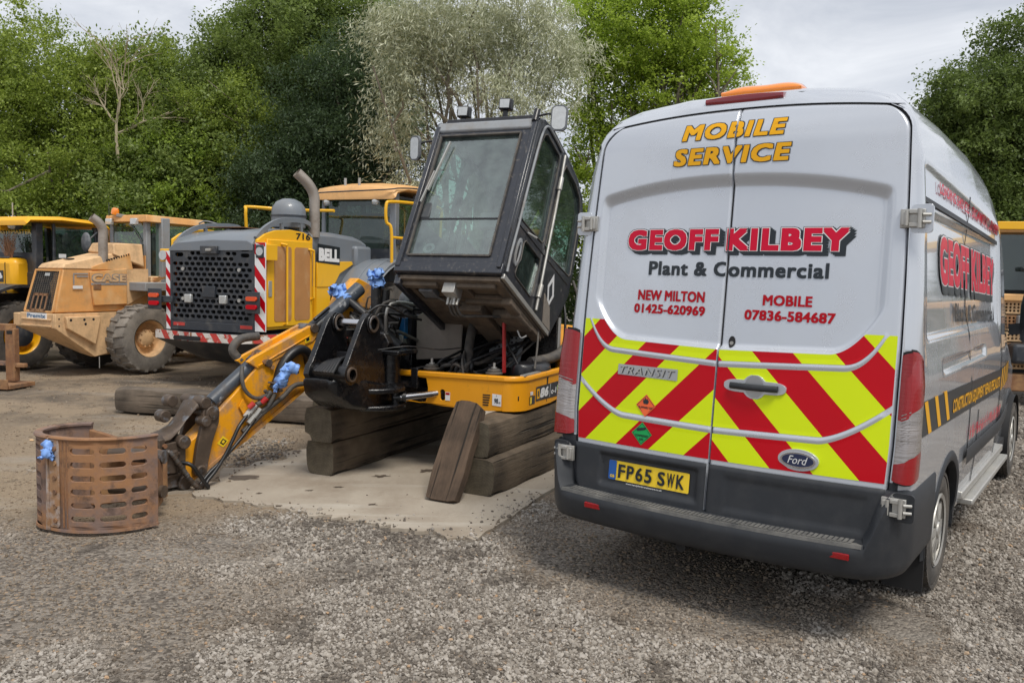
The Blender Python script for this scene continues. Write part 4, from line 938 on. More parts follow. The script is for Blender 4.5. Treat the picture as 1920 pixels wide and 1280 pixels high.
for wy, wz in WH:
    b = MB()
    for s_ in (-1, 1):
        rg = []
        for k in range(25):
            a = math.pi*k/24*1.12-.12*math.pi/2; rg.append([(s_*xx, wy+(AR-.005)*math.cos(a), wz+(AR-.005)*math.sin(a)) for xx in (.6, 1.0)])
        b.loft(rg, closed=False, cap=False)
        b.plate([circle(wy, wz+.1, AR+.1, 20)], .58*s_, .60*s_, lambda u, v, t: (t, u, v))
    b.build('wheel_well', 'seam', van, 30)
# arch lips
for s_ in (-1, 1):
    for wy, wz in WH:
        b = MB(); rg = []
        for k in range(41):
            a = rad(-8+196*k/40); ca, sa = math.cos(a), math.sin(a)
            def P(r, xo): z = wz+r*sa; return (s_*(side_x(max(.36, z))*(narrow(wy))+xo), wy+r*ca, z)
            rg.append([P(AR-.012, -.04), P(AR-.012, .006), P(AR+.008, .012), P(AR+.035, .010), P(AR+.055, -.004)])
        b.loft(rg, closed=False, cap=False); b.build('arch_trim', 'van_plastic', van, 50)
# wheels
for s_ in (1, -1):
    for wy, wz in WH:
        w = wheel(van, (s_*.885, wy, .345), .345, .225, .215, s_, 'tyre', 'zinc', 0, .012, n=56)
        t = MB()
        for k in range(44):     # tread blocks
            for q, x0 in enumerate((-.095, -.055, -.012, .034, .074)):
                a = 2*math.pi*(k+.5*(q % 2))/44; m = Matrix.Rotation(a, 4, 'X'); t.box(x0, x0+.034, -.0215, .0215, .325, .345, m)
        t.build('tread', 'tyre', w, 0)
        sp = MB()
        for k in range(8):
            a = 2*math.pi*k/8; sp.beam((s_*.095, .055*math.cos(a), .055*math.sin(a)), (s_*.085, .19*math.cos(a), .19*math.sin(a)), .045, .02, (s_, 0, 0))
        sp.lathe([(.19, s_*.105), (.21, s_*.112), (.215, s_*.095)], (0, 0, 0), (1, 0, 0), 40); sp.lathe([(.001, s_*.115), (.045, s_*.112), (.055, s_*.095)], (0, 0, 0), (1, 0, 0), 20)
        sp.build('wheel_trim', 'zinc', w, 35)
# mud flap
for s_ in (1, -1): MB().box(s_*.895-.105, s_*.895+.105, .74, .755, .10, .46).build('mud_flap', 'seam', van, 0)
# --- rear bumper with tread step
def bumper():
    path = []      # plan path: right flank -> rear -> left flank
    for t in np.linspace(0, 1, 8): path.append((1.035, .74-.50*t, 1, 0))
    for a in np.linspace(6, 82, 10): path.append((.80+.235*math.cos(rad(a)), .24-.325*math.sin(rad(a)), math.cos(rad(a)), -math.sin(rad(a))))
    R_ = [(x, -.075-.075*(1-(x/.9)**2), 0, -1) for x in np.linspace(.81, 0, 22)]
    path += R_
    full = path+[(-x, y, -nx, ny) for x, y, nx, ny in path[::-1][1:]]
    out = []
    for x, y, nx, ny in full:
        side = float(sstep((abs(x)-.86)/.12)); fl = float(sstep((y-.02)/.3))
        ztop = .535+(.795-.535)*side; zb = .352+.0*side
        inn = lambda d: (x-nx*d, y-ny*d)
        lip = .0
        prof = [(0.10, ztop-.012*(1-side)), (.018, ztop), (.0, ztop-.022), (-.002, ztop-.06-.1*side), (.004, .44), (.012, zb+.045), (.03, zb+.012), (.06, zb), (.12, zb+.01)]
        if side < .5: prof[0] = (.17, ztop+.010)
        out.append([(x-nx*d, y-ny*d if not (side >= .5 and d > .05 and y > .1) else y-ny*d, z) for d, z in prof])
    b = MB(); b.loft(out, closed=False, cap=False); bp = b.build('rear_bumper', 'van_plastic', van, 40)
    t = MB()
    for x in np.linspace(-.80, .80, 68):
        y0 = -.075-.075*(1-(x/.9)**2)+.022; t.box(x-.0085, x+.0085, y0, y0+.075, .533, .541)
    t.build('step_rib', 'van_step', bp, 0)
    st = []
    for x in np.linspace(-.86, .86, 40):
        y0 = -.075-.075*(1-(x/.9)**2); st.append([(x, y0+.004, .520), (x, y0+.008, .5365), (x, y0+.11, .5375)])
    q = MB(); q.loft(st, closed=False, cap=False); q.build('step_pad', 'van_step', bp, 60)
    for x0 in (-.66, .715):
        r = MB(); y0 = -.075-.075*(1-((x0+.05)/.9)**2); r.box(x0-.01, x0+.095, y0-.006, y0+.02, .458, .490); r.build('rear_reflector', 'lampred', bp, 0, .004)
    q = MB(); q.box(-.15, -.07, .02, .25, .30, .345); q.cyl((-.11, .0, .31), (-.11, .12, .31), .03, n=10); q.build('tow_eye', 'seam', bp, 30)
    return bp
bumper()
# --- lamp clusters
def lamp(side):
    L = bpy.data.objects.new('tail_lamp', None); COL.objects.link(L); L.parent = van
    def prof(z):
        """plan path at height z from door edge round onto flank"""
        e_ = edge_x(z, side)*side+.016; yr = float(rear_y(side*e_, z, False)); w = .0
        fl_end = .20+.03*(z-.8)
        X = side_x(z)+.012
        pts = [(e_, yr-.006), (e_+.02, yr-.016), (e_+.05, yr-.017), (X-.028, yr-.008), (X-.008, yr+.018), (X, yr+.06), (X, yr+.12), (X-.004, fl_end+.04)]
        return [(side*a, b_, z) for a, b_ in pts]
    def topz(i): return (1.452, 1.462, 1.470, 1.474, 1.470, 1.455, 1.425, 1.392)[i]
    def seg(name, f0, f1, mat, grow=0.):
        rows = []
        for k in range(17):
            t = k/16; row = []
            for i in range(8):
                za = f0(i); zb = f1(i); z = za+(zb-za)*t; q = prof(z)[i]; cx = (.78*side, .55); 
                dx, dy = q[0]-cx[0], q[1]-cx[1]; l = math.hypot(dx, dy); row.append((q[0]+dx/l*grow, q[1]+dy/l*grow, z))
            rows.append(row)
        b = MB(); b.loft(rows, closed=False, cap=False); return b.build(name, mat, L, 70)
    bt = lambda i: (.846, .84, .835, .832, .832, .836, .842, .85)[i]
    seg('lamp_housing', lambda i: bt(i)-.010, lambda i: topz(i)+.010, 'seam', -.016)
    m1 = lambda i: (1.14, 1.135, 1.15, 1.175, 1.19, 1.2, 1.21, 1.22)[i]; m0 = lambda i: (.925, .93, .94, .955, .965, .975, .98, .985)[i]
    seg('red_lens', m1, topz, 'lampred', .003); seg('clear_lens', m0, m1, 'lampclear', .002); seg('red_lens', bt, m0, 'lampred', .003)
    # raised ribs in the clear lens material across the middle segment
    b = MB(); e_ = edge_x(1.15, side)*side
    for k in range(9):
        z = 1.02+k*.018; q = prof(z); b.beam((q[1][0], q[1][1]-.005, z), (q[3][0], q[3][1]-.005, z+.02), .003, .004)
    b.build('lens_rib', 'lampclear', L, 0); return L
for s_ in (1, -1): lamp(s_)
# --- hinges
def hinge(side, z):
    e_ = edge_x(z, side); y = float(rear_y(e_, z, False)); h = bpy.data.objects.new('door_hinge', None); COL.objects.link(h); h.parent = van; h.location = (e_+side*(.035 if z > 1 else .055), y-(.012 if z > 1 else .045), z)
    a = MB(); s = side
    a.box(-.062, .05, -.008, .012, -.045, .045); a.box(-.055, -.02, -.022, -.006, -.034, .034); a.box(-.02, .03, -.024, -.006, .022, .042); a.box(-.02, .03, -.024, -.006, -.042, -.022)
    if s < 0: a.v = [(-x, y_, z_) for x, y_, z_ in a.v]
    a.build('hinge_plate', 'zinc', h, 30, .003)
    p = MB(); p.cyl((s*.028, -.02, -.046), (s*.028, -.02, .046), .011, n=12); p.cyl((-s*.03, -.022, -.036), (-s*.03, -.022, .036), .009, n=12)
    p.cyl((s*.04, -.016, .018), (s*.075, .0, .018), .008, n=10); p.cyl((s*.04, -.016, -.018), (s*.075, .0, -.018), .008, n=10); p.build('hinge_pin', 'zinc', h, 30)
    c = MB(); c.plate([rrect(-.015, .085, -.07, .07, .02)], .008, .022, lambda u, v, t: (s*u, t, v)); c.build('hinge_recess', 'van' if z > 1 else 'van_plastic', h, 40, .004)
for s_ in (-1, 1): hinge(s_, 2.118); hinge(s_, .728)
# --- high brake light, beacon
b = MB(); rows = []
for x in np.linspace(-.20, .245, 16):
    t = (x+.20)/.445; hh = .010+.016*math.sin(math.pi*min(1, max(0, .12+t*.76))); xr = abs(x); zt = 2.800; y0 = float(rear_y(x, 2.78, False))+.012
    rows.append([(x, y0-.012, zt-hh), (x, y0-.020, zt-hh*.3), (x, y0-.014, zt+hh*.8), (x, y0+.05, zt+hh+.008), (x, y0+.05, zt-hh-.008)])
b.loft(rows, closed=True); b.build('high_brake_light', 'lampdark', van, 50)
bc = MB(); rows = []
for x in np.linspace(-.16, .30, 24):
    t = (x+.16)/.46; hh = .042*min(1, math.sin(math.pi*min(1, max(.04, t)))**.35); hh *= (1+.12*math.sin(t*9)); y0 = .52
    rows.append([(x, y0+(.10+.0)*math.cos(a), 2.862+max(-.01, hh*1.0*math.sin(a)*1.15)) for a in np.linspace(0, math.pi, 12)]+[(x, y0-.09, 2.84), (x, y0+.09, 2.84)])
bc.loft(rows, closed=True); bc.build('roof_beacon', 'amber', van, 60)
# --- chevrons
def chevron(dside, parent):
    x0, x1 = (-.862, XC-.006) if dside < 0 else (XC+.006, .926)
    bands = ((lambda x: us_z(x)+.014, lambda x: rb_z(x)+.002), (lambda x: ls_z(x)+.018, lambda x: us_z(x)-.020), (lambda x: BOT+.004+.0*x, lambda x: ls_z(x)-.018))
    tanA = 1.03; per = .4545     # stripes climb towards the centre seam on the left door, away on the right
    out = {0: MB(), 1: MB()}
    def clip(poly, f):
        r = []
        for i in range(len(poly)):
            a, b_ = poly[i], poly[(i+1) % len(poly)]; fa, fb = f(*a), f(*b_)
            if fa >= 0: r.append(a)
            if (fa >= 0) != (fb >= 0): t = fa/(fa-fb); r.append((a[0]+(b_[0]-a[0])*t, a[1]+(b_[1]-a[1])*t))
        return r
    step = .012; n = int((x1-x0)/step)+1
    for i in range(n):
        xa = x0+i*step; xb = min(x1, xa+step)
        if xb <= xa: break
        for lo_, hi_ in bands:
            la, lb, ha, hb = lo_(xa), lo_(xb), hi_(xa), hi_(xb)
            # clip to the door outline
            ex = max(abs(xa-XC), abs(xb-XC))
            if ha <= la and hb <= lb: continue
            zmin, zmax = min(la, lb), max(ha, hb)
            if zmax > 1.545: zmax = 1.545; ha, hb = min(ha, 1.545), min(hb, 1.545)
            nz = max(1, int((zmax-zmin)/.02))
            for j in range(nz):
                za, zb = zmin+(zmax-zmin)*j/nz, zmin+(zmax-zmin)*(j+1)/nz
                cell = [(xa, za), (xb, za), (xb, zb), (xa, zb)]
                cell = clip(cell, lambda x, z: z-(la+(lb-la)*(x-xa)/(xb-xa)))
                if len(cell) > 2: cell = clip(cell, lambda x, z: (ha+(hb-ha)*(x-xa)/(xb-xa))-z)
                if dside < 0 and len(cell) > 2: cell = clip(cell, lambda x, z: x-(edge_x(z, -1)+.012))
                if dside > 0 and len(cell) > 2: cell = clip(cell, lambda x, z: (edge_x(z, 1)-.012)-x)
                if len(cell) < 3: continue
                q = (lambda x, z: (z-(x-XC)*tanA)) if dside < 0 else (lambda x, z: (z+(x-XC)*tanA))
                off = OFFS[dside]
                ks = [(q(x, z)-off)/per for x, z in cell]
                for k in range(math.floor(min(ks)*2), math.ceil(max(ks)*2)+1):
                    p = clip(cell, lambda x, z: (q(x, z)-off)/per*2-k)
                    if len(p) > 2: p = clip(p, lambda x, z: k+1-(q(x, z)-off)/per*2)
                    if len(p) > 2:
                        m = out[k % 2]; o = len(m.v); m.v += [rs_fn(.0022)(a, c) for a, c in p]; m.f.append(tuple(range(o, o+len(p))))
    for k, mt in ((0, 'vred'), (1, 'vyel')):
        ob = out[k].build('chevron_stripe', mt, parent, 180, recalc=False)
        ob['label'] = ('red', 'fluorescent yellow')[k]+' chevron stripes'
OFFS = {-1: .7525, 1: .709}
chevron(-1, dl); chevron(1, dr)
# --- lettering on the doors
cutc = (XC-.005, XC+.005)
def vt(name, body, box, mat, off=.03, **kw): return lettering(name, body, box, mat, dl, rs_fn(kw.pop('h', .0035)), off, cut=cutc, **kw)
for body, bx in (('MOBILE', (-.29, .300, 2.572, 2.664)), ('SERVICE', (-.330, .338, 2.432, 2.528))):
    o, ext = vt('lettering', body, bx, 'txtyel', .040, shear=.13, space=1.10, h=.005)
    vt('lettering_outline', body, bx, 'txtblk', .070, shear=.13, space=1.064, like=ext, h=.0035)
for word, bx in (('GEOFF', (-.605, -.032, 1.958, 2.078)), ('KILBEY', (.016, .655, 1.958, 2.078))):
    o, ext = vt('lettering', word, bx, 'txtred', .055, space=1.10, h=.0065)
    vt('lettering_outline', word, bx, 'txtwht', .078, space=1.0724, like=ext, h=.0055)
    for k in range(4): vt('lettering_shadow', word, bx, 'txtblk', .098, space=1.0484, like=ext, h=.0045-.0004*k, dx=.009*k, dz=-.0065*k)
vt('lettering', 'Plant & Commercial', (-.452, .570, 1.815, 1.897), 'txtblk', .032, space=1.05)
for body, bx in (('NEW MILTON', (-.510, -.087, 1.668, 1.729)), ('01425-620969', (-.530, -.079, 1.594, 1.648)), ('MOBILE', (.243, .500, 1.667, 1.724)), ('07836-584687', (.149, .620, 1.587, 1.642))): vt('lettering', body, bx, 'txtred2', .035)
# --- badges, stickers, lock, handle, plate
decal('badge_plate', [(-.588, 1.230), (-.198, 1.226), (-.198, 1.290), (-.588, 1.290)], 'badge', dl, rs_fn(.006))
lettering('badge_lettering', 'TRANSIT', (-.575, -.215, 1.238, 1.282), 'zinc', dl, rs_fn(.009), .0, .25, 1.15); lettering('badge_shadow', 'TRANSIT', (-.571, -.211, 1.236, 1.278), 'interior', dl, rs_fn(.0075), .012, .25, 1.15)
def diamond(cx, cz, r, mat, words, sz, par=dl):
    d = decal('hazard_sticker', [(cx, cz-r), (cx+r, cz), (cx, cz+r), (cx-r, cz)], mat, par, rs_fn(.0045)); k = r*.90
    for i in range(4):
        a, c = [((cx, cz-k), (cx+k, cz)), ((cx+k, cz), (cx, cz+k)), ((cx, cz+k), (cx-k, cz)), ((cx-k, cz), (cx, cz-k))][i]
        dx, dz = (a[0]-cx)*.05, (a[1]-cz)*.05; ex, ez = (c[0]-cx)*.05, (c[1]-cz)*.05
        decal('sticker_line', [a, c, (c[0]-ex, c[1]-ez), (a[0]-dx, a[1]-dz)], 'txtblk', d, rs_fn(.0055))
    for i, w_ in enumerate(words): lettering('sticker_lettering', w_, (cx-sz*len(w_)/2, cx+sz*len(w_)/2, cz-.018-.02*i, cz-.005-.02*i), 'txtblk', d, rs_fn(.0058), .02)
    return d
d1 = diamond(-.383, 1.068, .064, 'orange', ['FLAMMABLE GAS'], .0068)
decal('flame_symbol', [(-.383+a*.001, 1.085+c*.001) for a, c in ((-14, -8), (-20, 8), (-14, 22), (-11, 12), (-4, 30), (3, 16), (8, 24), (14, 10), (17, 16), (18, 2), (12, -8))], 'txtblk', d1, rs_fn(.006))
d2 = diamond(-.395, .905, .066, 'green', ['COMPRESSED', 'GAS'], .0088)
decal('cylinder_symbol', [(-.425, .917), (-.372, .930), (-.366, .945), (-.42, .935), (-.432, .928)], 'txtblk', d2, rs_fn(.006))
decal('lock_plate', circle(.092, 1.464, .019, 16, .031), 'seam', dr, rs_fn(.004)); b = MB(); y = float(rear_y(.092, 1.464)); b.cyl((.092, y-.012, 1.457), (.092, y+.01, 1.457), .010, n=12); b.build('lock_barrel', 'zinc', dr, 30)
def handle():
    cx, cz = .247, 1.236; y = float(rear_y(cx, cz)); h = bpy.data.objects.new('door_handle', None); COL.objects.link(h); h.parent = dr; h.location = (cx, y, cz)
    a = MB(); out = []
    for k in range(72):
        t = 2*math.pi*(k+.5)/72; c, s = math.cos(t), math.sin(t); x = .168*abs(c)**.7*(1 if c > 0 else -1); zp = .034*min(1, (1-(abs(x)/.17)**6))**.5; zz = math.copysign(max(zp, math.sqrt(max(0, .066**2-x*x))), s); out.append((x, zz))
    a.plate([out], -.009, .02, lambda u, v, t: (u, t, v)); a.build('handle_surround', 'van', h, 40, .004)
    c = MB(); c.plate([circle(.0, .002, .052, 24, .060)], -.0095, -.004, lambda u, v, t: (u, t, v)); c.build('handle_cup', 'badge', h, 30)
    g = MB(); g.loft([[(x, -.020-.020*math.sin(math.pi*(x+.13)/.26)+.010*math.cos(t), .015*math.sin(t)*1.15) for t in np.linspace(0, 2*math.pi, 12, endpoint=False)] for x in np.linspace(-.13, .13, 14)]); g.build('handle_grip', 'van_plastic', h, 60)
handle()
def oval():
    cx, cz = .503, .886; y = float(rear_y(cx, cz)); o = bpy.data.objects.new('oval_badge', None); COL.objects.link(o); o.parent = dr; o.location = (cx, y, cz)
    for nm, rx, rz, t, m_ in (('badge_surround', .104, .056, -.010, 'van'), ('badge_rim', .090, .041, -.015, 'chrome'), ('badge_face', .081, .033, -.0165, 'ovalblue')):
        b = MB(); b.plate([circle(0, 0, rx, 40, rz)], t, .01, lambda u, v, w: (u, w, v)); b.build(nm, m_, o, 30, .003 if nm != 'badge_face' else 0)
    lettering('badge_lettering', 'Ford', (-.052, .052, -.020, .022), 'txtwht', o, lambda a, c: (a, -.0175, c), .005, .35)
oval()
def plate():
    x0, x1, z0, z1 = -.592, -.072, .617, .728; fn = lambda dd: (lambda a, c: (a, float(rear_y(a, c, False))-.008-dd, c))
    p = decal('number_plate', rrect(x0, x1, z0, z1, .008, 3), 'plateyel', dl, fn(.004)); p['label'] = 'yellow number plate'
    decal('plate_band', rrect(x0, x0+.052, z0, z1, .008, 3), 'plateblue', p, fn(.0055)); lettering('band_lettering', 'GB', (x0+.012, x0+.042, z0+.012, z0+.028), 'plateyel', p, fn(.0065), .03)
    w = .061; X = x0+.066
    for i, ch in enumerate('FP65 SWK'):
        if ch == ' ': X += .026; continue
        lettering('plate_character', ch, (X, X+(.047), z0+.016, z1-.016), 'txtblk', p, fn(.006), .022); X += .0585
    lettering('plate_footer', 'www.hendyfordtransitcentre.co.uk', (-.47, -.235, z0-.018, z0-.006), 'txtwht', dl, fn(.002), .02)
plate()
# --- right flank: lettering and coloured band follow the flank skin
def fl(off=.004):
    def f(y, z):
        z = float(z); zo = z if z < .9 else .9+(z-.9)*1.9/(1.9+top_drop(y)); x = side_x(zo)*narrow(y)-flank_in(y, z)*(y < 3.4 and y > .3)+off
        ww = (.0)
        return (x, float(y)+float(rear_y(.9, z, False))*max(0, 1-y/.9)*0, z)
    return f
side = bpy.data.objects.new('side_livery', None); COL.objects.link(side); side.parent = van
def grid_band(name, y0, y1, lo, hi, mat, off=.004, ny=60, nz=6):
    b = MB(); b.loft([[fl(off)(y, lo(y)+(hi(y)-lo(y))*k/nz) for k in range(nz+1)] for y in np.linspace(y0, y1, ny)], closed=False, cap=False); return b.build(name, mat, side, 60)
bl = lambda y: 1.042-.020*y; bh = lambda y: 1.222-.024*y
grid_band('black_band', .26, 4.5, lambda y: bl(y)+(.0 if y > 1.0 else .0), bh, 'txtblk', .004, 90)
for k in range(3):
    y0 = .30+.27*k; b = MB(); b.loft([[fl(.0055)(y0+.14*(1-t), bl(.4)+(bh(.4)-bl(.4))*t), fl(.0055)(y0+.14*(1-t)+.085, bl(.4)+(bh(.4)-bl(.4))*t)] for t in np.linspace(0, 1, 8)], closed=False, cap=False); b.build('yellow_slash', 'txtyel', side, 0)
for k in range(5):
    y0 = 3.42+.2*k; b = MB(); b.loft([[fl(.0055)(y0+.1*t, bl(3.8)+(bh(3.8)-bl(3.8))*t), fl(.0055)(y0+.1*t+.09, bl(3.8)+(bh(3.8)-bl(3.8))*t)] for t in np.linspace(0, 1, 8)], closed=False, cap=False); b.build('yellow_slash', 'txtyel', side, 0)
def sidetext(body, y0, y1, z0, z1, mat, off=.03, h=.0065, shear=0, slope=-.022, **kw):
    return lettering('lettering', body, (y0, y1, z0, z1), mat, side, lambda a, c: fl(h)(a, c+slope*(a-y0)), off, shear, **kw)
sidetext('CONSTRUCTION EQUIPMENT REPAIR SPECIALISTS', 1.15, 3.30, 1.040, 1.135, 'txtyel', .03)
rs = random.Random(6); b = MB(); y = 1.85
while y < 3.48:      # small slanted red script, too small to read in the photograph: strokes only
    w_, h0, h1 = rs.uniform(.012, .022), rs.choice((0, 0, .035)), rs.choice((.085, .085, .05)); o = len(b.v)
    b.v += [fl(.011)(y+k_*.02/.085+d_, .80+k_-.022*(y-1.85)) for k_, d_ in ((h0, 0), (h0, w_), (h1, w_), (h1, 0))]; b.f.append((o, o+1, o+2, o+3)); y += w_+rs.choice((.012, .014, .03))
b.build('red_script', 'txtred', side, 0, recalc=False)['kind'] = 'stuff'
sidetext('LOADING SHOVELS , EXCAVATORS , DUMPERS', .85, 3.3, 2.285, 2.36, 'txtred', .03, .011, 0, -.045)
for word, y0, y1 in (('GEOFF', .95, 1.98), ('KILBEY', 2.08, 3.22)):
    f_s = lambda hh: (lambda a, c: fl(hh)(a, c-.035*(a-.95)))
    o, ext = lettering('lettering', word, (y0, y1, 1.80, 2.075), 'txtred', side, f_s(.0095), .05); lettering('lettering_outline', word, (y0, y1, 1.80, 2.075), 'txtwht', side, f_s(.008), .07, 0, .976, like=ext)
    for k in range(4): lettering('lettering_shadow', word, (y0, y1, 1.80, 2.075), 'txtblk', side, f_s(.007-.0006*k), .09, 0, .952, like=ext, dx=.014*k, dz=-.014*k)
sidetext('Plant & Commercial', 1.40, 3.15, 1.575, 1.69, 'txtblk', .03, .013, 0, -.03)
# seams, rub strip, drip slot on the flank
def strip(name, pts, w, mat, off=.004, par=side):
    b = MB(); P = []
    for i in range(len(pts)-1):
        (ya, za), (yb, zb) = pts[i], pts[i+1]
        for t in np.linspace(0, 1, 12, endpoint=(i == len(pts)-2)): P.append((ya+(yb-ya)*t, za+(zb-za)*t))
    rows = []
    for i, (y, z) in enumerate(P):
        q = P[min(i+1, len(P)-1)]; r = P[max(i-1, 0)]; d = Vector((q[0]-r[0], q[1]-r[1])).normalized(); n = (-d.y*w/2, d.x*w/2)
        rows.append([fl(off-.003)(y-n[0], z-n[1]), fl(off)(y-n[0]*.9, z-n[1]*.9), fl(off)(y+n[0]*.9, z+n[1]*.9), fl(off-.003)(y+n[0], z+n[1])])
    b.loft(rows, closed=False, cap=False); return b.build(name, mat, par, 50)
strip('panel_seam', [(1.86, .74), (1.86, 2.36)], .010, 'seam', .0045); strip('panel_seam', [(3.42, .46), (3.42, 2.2)], .010, 'seam', .0045)
strip('drip_rail', [(.42, 2.235), (3.30, 2.125)], .030, 'van_plastic', .010)
strip('rub_strip', [(1.72, .705), (3.40, .690), (4.42, .70)], .105, 'van_plastic', .022)
strip('panel_seam', [(2.25, .45), (2.25, .95)], .008, 'seam', .0045)
b = MB(); b.box(.96, 1.07, 1.95, 3.85, .345, .385); b.box(.96, 1.02, 1.85, 3.95, .395, .45); b.build('side_step', 'zinc', van, 30, .008)
# door mirror and windscreen pillar trim
for s_ in (1, -1):
    b = MB(); b.loft([[(s_*(1.02+.10+.085*math.cos(t)*k), 4.52+.05*math.sin(t)*k, z) for t in np.linspace(0, 2*math.pi, 12, endpoint=False)] for z, k in ((1.28, .5), (1.31, .95), (1.45, 1.1), (1.62, 1.1), (1.72, .9), (1.75, .5))]); b.beam((s_*.95, 4.55, 1.40), (s_*1.08, 4.52, 1.42), .05, .10); b.build('door_mirror', 'van_plastic', van, 50)
# ------------------------------------------------------------------ midi excavator upper structure on timbers
EXC = (-.921, 7.687); EY = 24.5
exc = empty('excavator', (EXC[0], EXC[1], .604), EY, 'yellow and black excavator body without tracks or boom, cab tilted back, sitting on timber stacks', 'excavator')
Z0 = -.604
def xp(name, b, mat, smooth=35, bevel=0, par=None, **kw):
    o = b.build(name, mat, par or exc, smooth, bevel, **kw)
    if not par: o.location.z = Z0
    return o
# yellow skirt: front panel with cut-out, curved corner, side panel, top lip
zt_, zb_ = .915, .612
outer = [(-.135, .862), (-.135, .898), (.93, .912), (.93, zb_), (.80, .600), (.38, .604), (-.06, .622), (-.06, .636), (.10, .618), (.165, .628), (.185, .68), (.19, .76), (.17, .845)]
b = MB(); b.plate([outer, rrect(.315, .365, .655, .755, .022)], 0, .02, lambda u, v, t: (u, t, v)); 
path = [(.93, 0), (.97, .004), (1.03, .035), (1.07, .08), (1.095, .14), (1.10, .22), (1.10, .70), (1.10, 1.10)]
def skirt_rows(path, z0f, z1, out=0.):
    rows = []
    for i, (x, y) in enumerate(path):
        q = path[min(i+1, len(path)-1)]; r = path[max(0, i-1)]; d = Vector((q[0]-r[0], q[1]-r[1])).normalized(); n = Vector((d.y, -d.x))
        rows.append([Vector((x+n.x*o_, y+n.y*o_, z)) for o_, z in ((-.02, z0f(i)), (0, z0f(i)), (0, z1-.055), (.014, z1-.04), (.014, z1-.012), (.004, z1), (-.03, z1))])
    return rows
b.loft(skirt_rows(path, lambda i: .608+(.03 if i > 6 else 0), zt_), closed=True)
xp('skirt_panel', b, 'yellow', 40, .004)
lipf = MB(); lipf.loft([[Vector((x, o_, z+.012*((x+.135)/1.065-1))) for o_, z in ((0, .862), (-.014, .876), (-.014, .904), (-.004, .915), (.035, .915), (.035, .87))] for x in np.linspace(-.135, .95, 10)]); xp('skirt_lip', lipf, 'yellow', 40)
# plate seams, decals on the skirt
xp('skirt_seam', MB().box(1.099, 1.1025, .60, .606, .63, .86), 'seam', 0)
def ef(off=.003): return lambda u, v: (u, -off, v+Z0)
def es(off=.003): return lambda u, v: (1.10+off, u, v+Z0)
decal('decibel_sticker', [(.838, .655), (.925, .650), (.925, .752), (.838, .757)], 'txtwht', exc, ef(.004)); lettering('sticker_lettering', '98', (.858, .895, .675, .718), 'txtblk', exc, ef(.006), .03); lettering('sticker_lettering', 'L', (.876, .886, .735, .748), 'txtblk', exc, ef(.006), .02); lettering('sticker_lettering', 'dB', (.898, .918, .675, .692), 'txtblk', exc, ef(.006), .01)
decal('warning_sticker', [(.372, .66), (.42, .66), (.42, .735), (.372, .735)], 'txtwht', exc, ef(.004)); decal('warning_header', [(.376, .712), (.416, .712), (.416, .731), (.376, .731)], 'txtred2', exc, ef(.006))
for k in range(5): xp('vent_slot', MB().box(.745, .80+.004*k, -.004, .004, .648+.022*k, .658+.022*k), 'seam', 0)
decal('model_panel', [(.345, .668), (1.07, .652), (1.07, .795), (.345, .795)], 'charcoal', exc, es(.004))
lettering('model_lettering', '86', (.435, .63, .685, .775), 'txtwht', exc, es(.006), .05, .2); lettering('model_lettering', 'c-1', (.70, .83, .69, .745), 'txtwht', exc, es(.006), .04, .15)
M['ecogreen'] = material('eco_green_vinyl', (.35, .60, .28), .4); lettering('model_lettering', 'eco', (.845, 1.05, .69, .765), 'ecogreen', exc, es(.006), .035)
decal('model_emblem', [(.36, .685), (.425, .685), (.425, .775), (.36, .775)], 'jcb', exc, es(.005)); decal('emblem_core', [(.38, .705), (.408, .705), (.408, .755), (.38, .755)], 'charcoal', exc, es(.006))
decal('model_divider', [(.66, .67), (.668, .67), (.685, .79), (.677, .79)], 'txtwht', exc, es(.006))
decal('rating_plate', [(.20, .655), (.32, .652), (.32, .725), (.20, .728)], 'charcoal', exc, es(.004)); decal('rating_label', [(.205, .66), (.245, .66), (.245, .72), (.205, .72)], 'plateyel', exc, es(.006)); decal('rating_label', [(.215, .735), (.275, .735), (.275, .765), (.215, .768)], 'txtwht', exc, es(.004))
b = MB(); b.box(1.05, 1.10, .10, .46, .914, .922)
for k in range(18): b.box(1.052, 1.098, .105+k*.02, .113+k*.02, .922, .926)
xp('step_grip', b, 'zinc', 0)
# deck and slew ring, left half skirt, counterweight
b = MB(); b.box(-1.02, 1.06, .06, 1.25, .70, .745); b.box(-.9, .9, .15, 1.9, .60, .70); b.box(-.62, -.55, -.05, 1.5, .745, .95); b.box(.02, .09, -.02, 1.3, .745, .93); xp('deck_frame', b, 'grease', 30, .006)
b = MB(); b.plate([[(-1.10, .64), (-.78, .62), (-.78, .86), (-1.10, .90)]], .02, .04, lambda u, v, t: (u, t, v)); b.box(-1.10, -1.08, .02, 1.2, .62, .90); xp('skirt_panel', b, 'yellow', 35, .004)
cw = []
for z, k in ((.60, .97), (.66, 1.0), (1.05, 1.0), (1.22, .985), (1.27, .95)):
    r = []
    for x, y in [(-1.10, 1.12), (-.2, 1.12), (.55, 1.12), (1.10, 1.12), (1.12, 1.30), (1.08, 1.55), (.95, 1.80), (.7, 1.98), (.35, 2.08), (0, 2.11), (-.35, 2.08), (-.7, 1.98), (-.95, 1.80), (-1.08, 1.55), (-1.12, 1.30)]:
        zz = z if not (x > .5 and y < 1.5 and z > .95) else .93+(z-.95)*.05
        r.append(Vector((x*k, 1.3+(y-1.3)*k if y > 1.3 else y, zz)))
    cw.append(r)
xp('counterweight', MB().loft(cw), 'yellow', 50, .01)
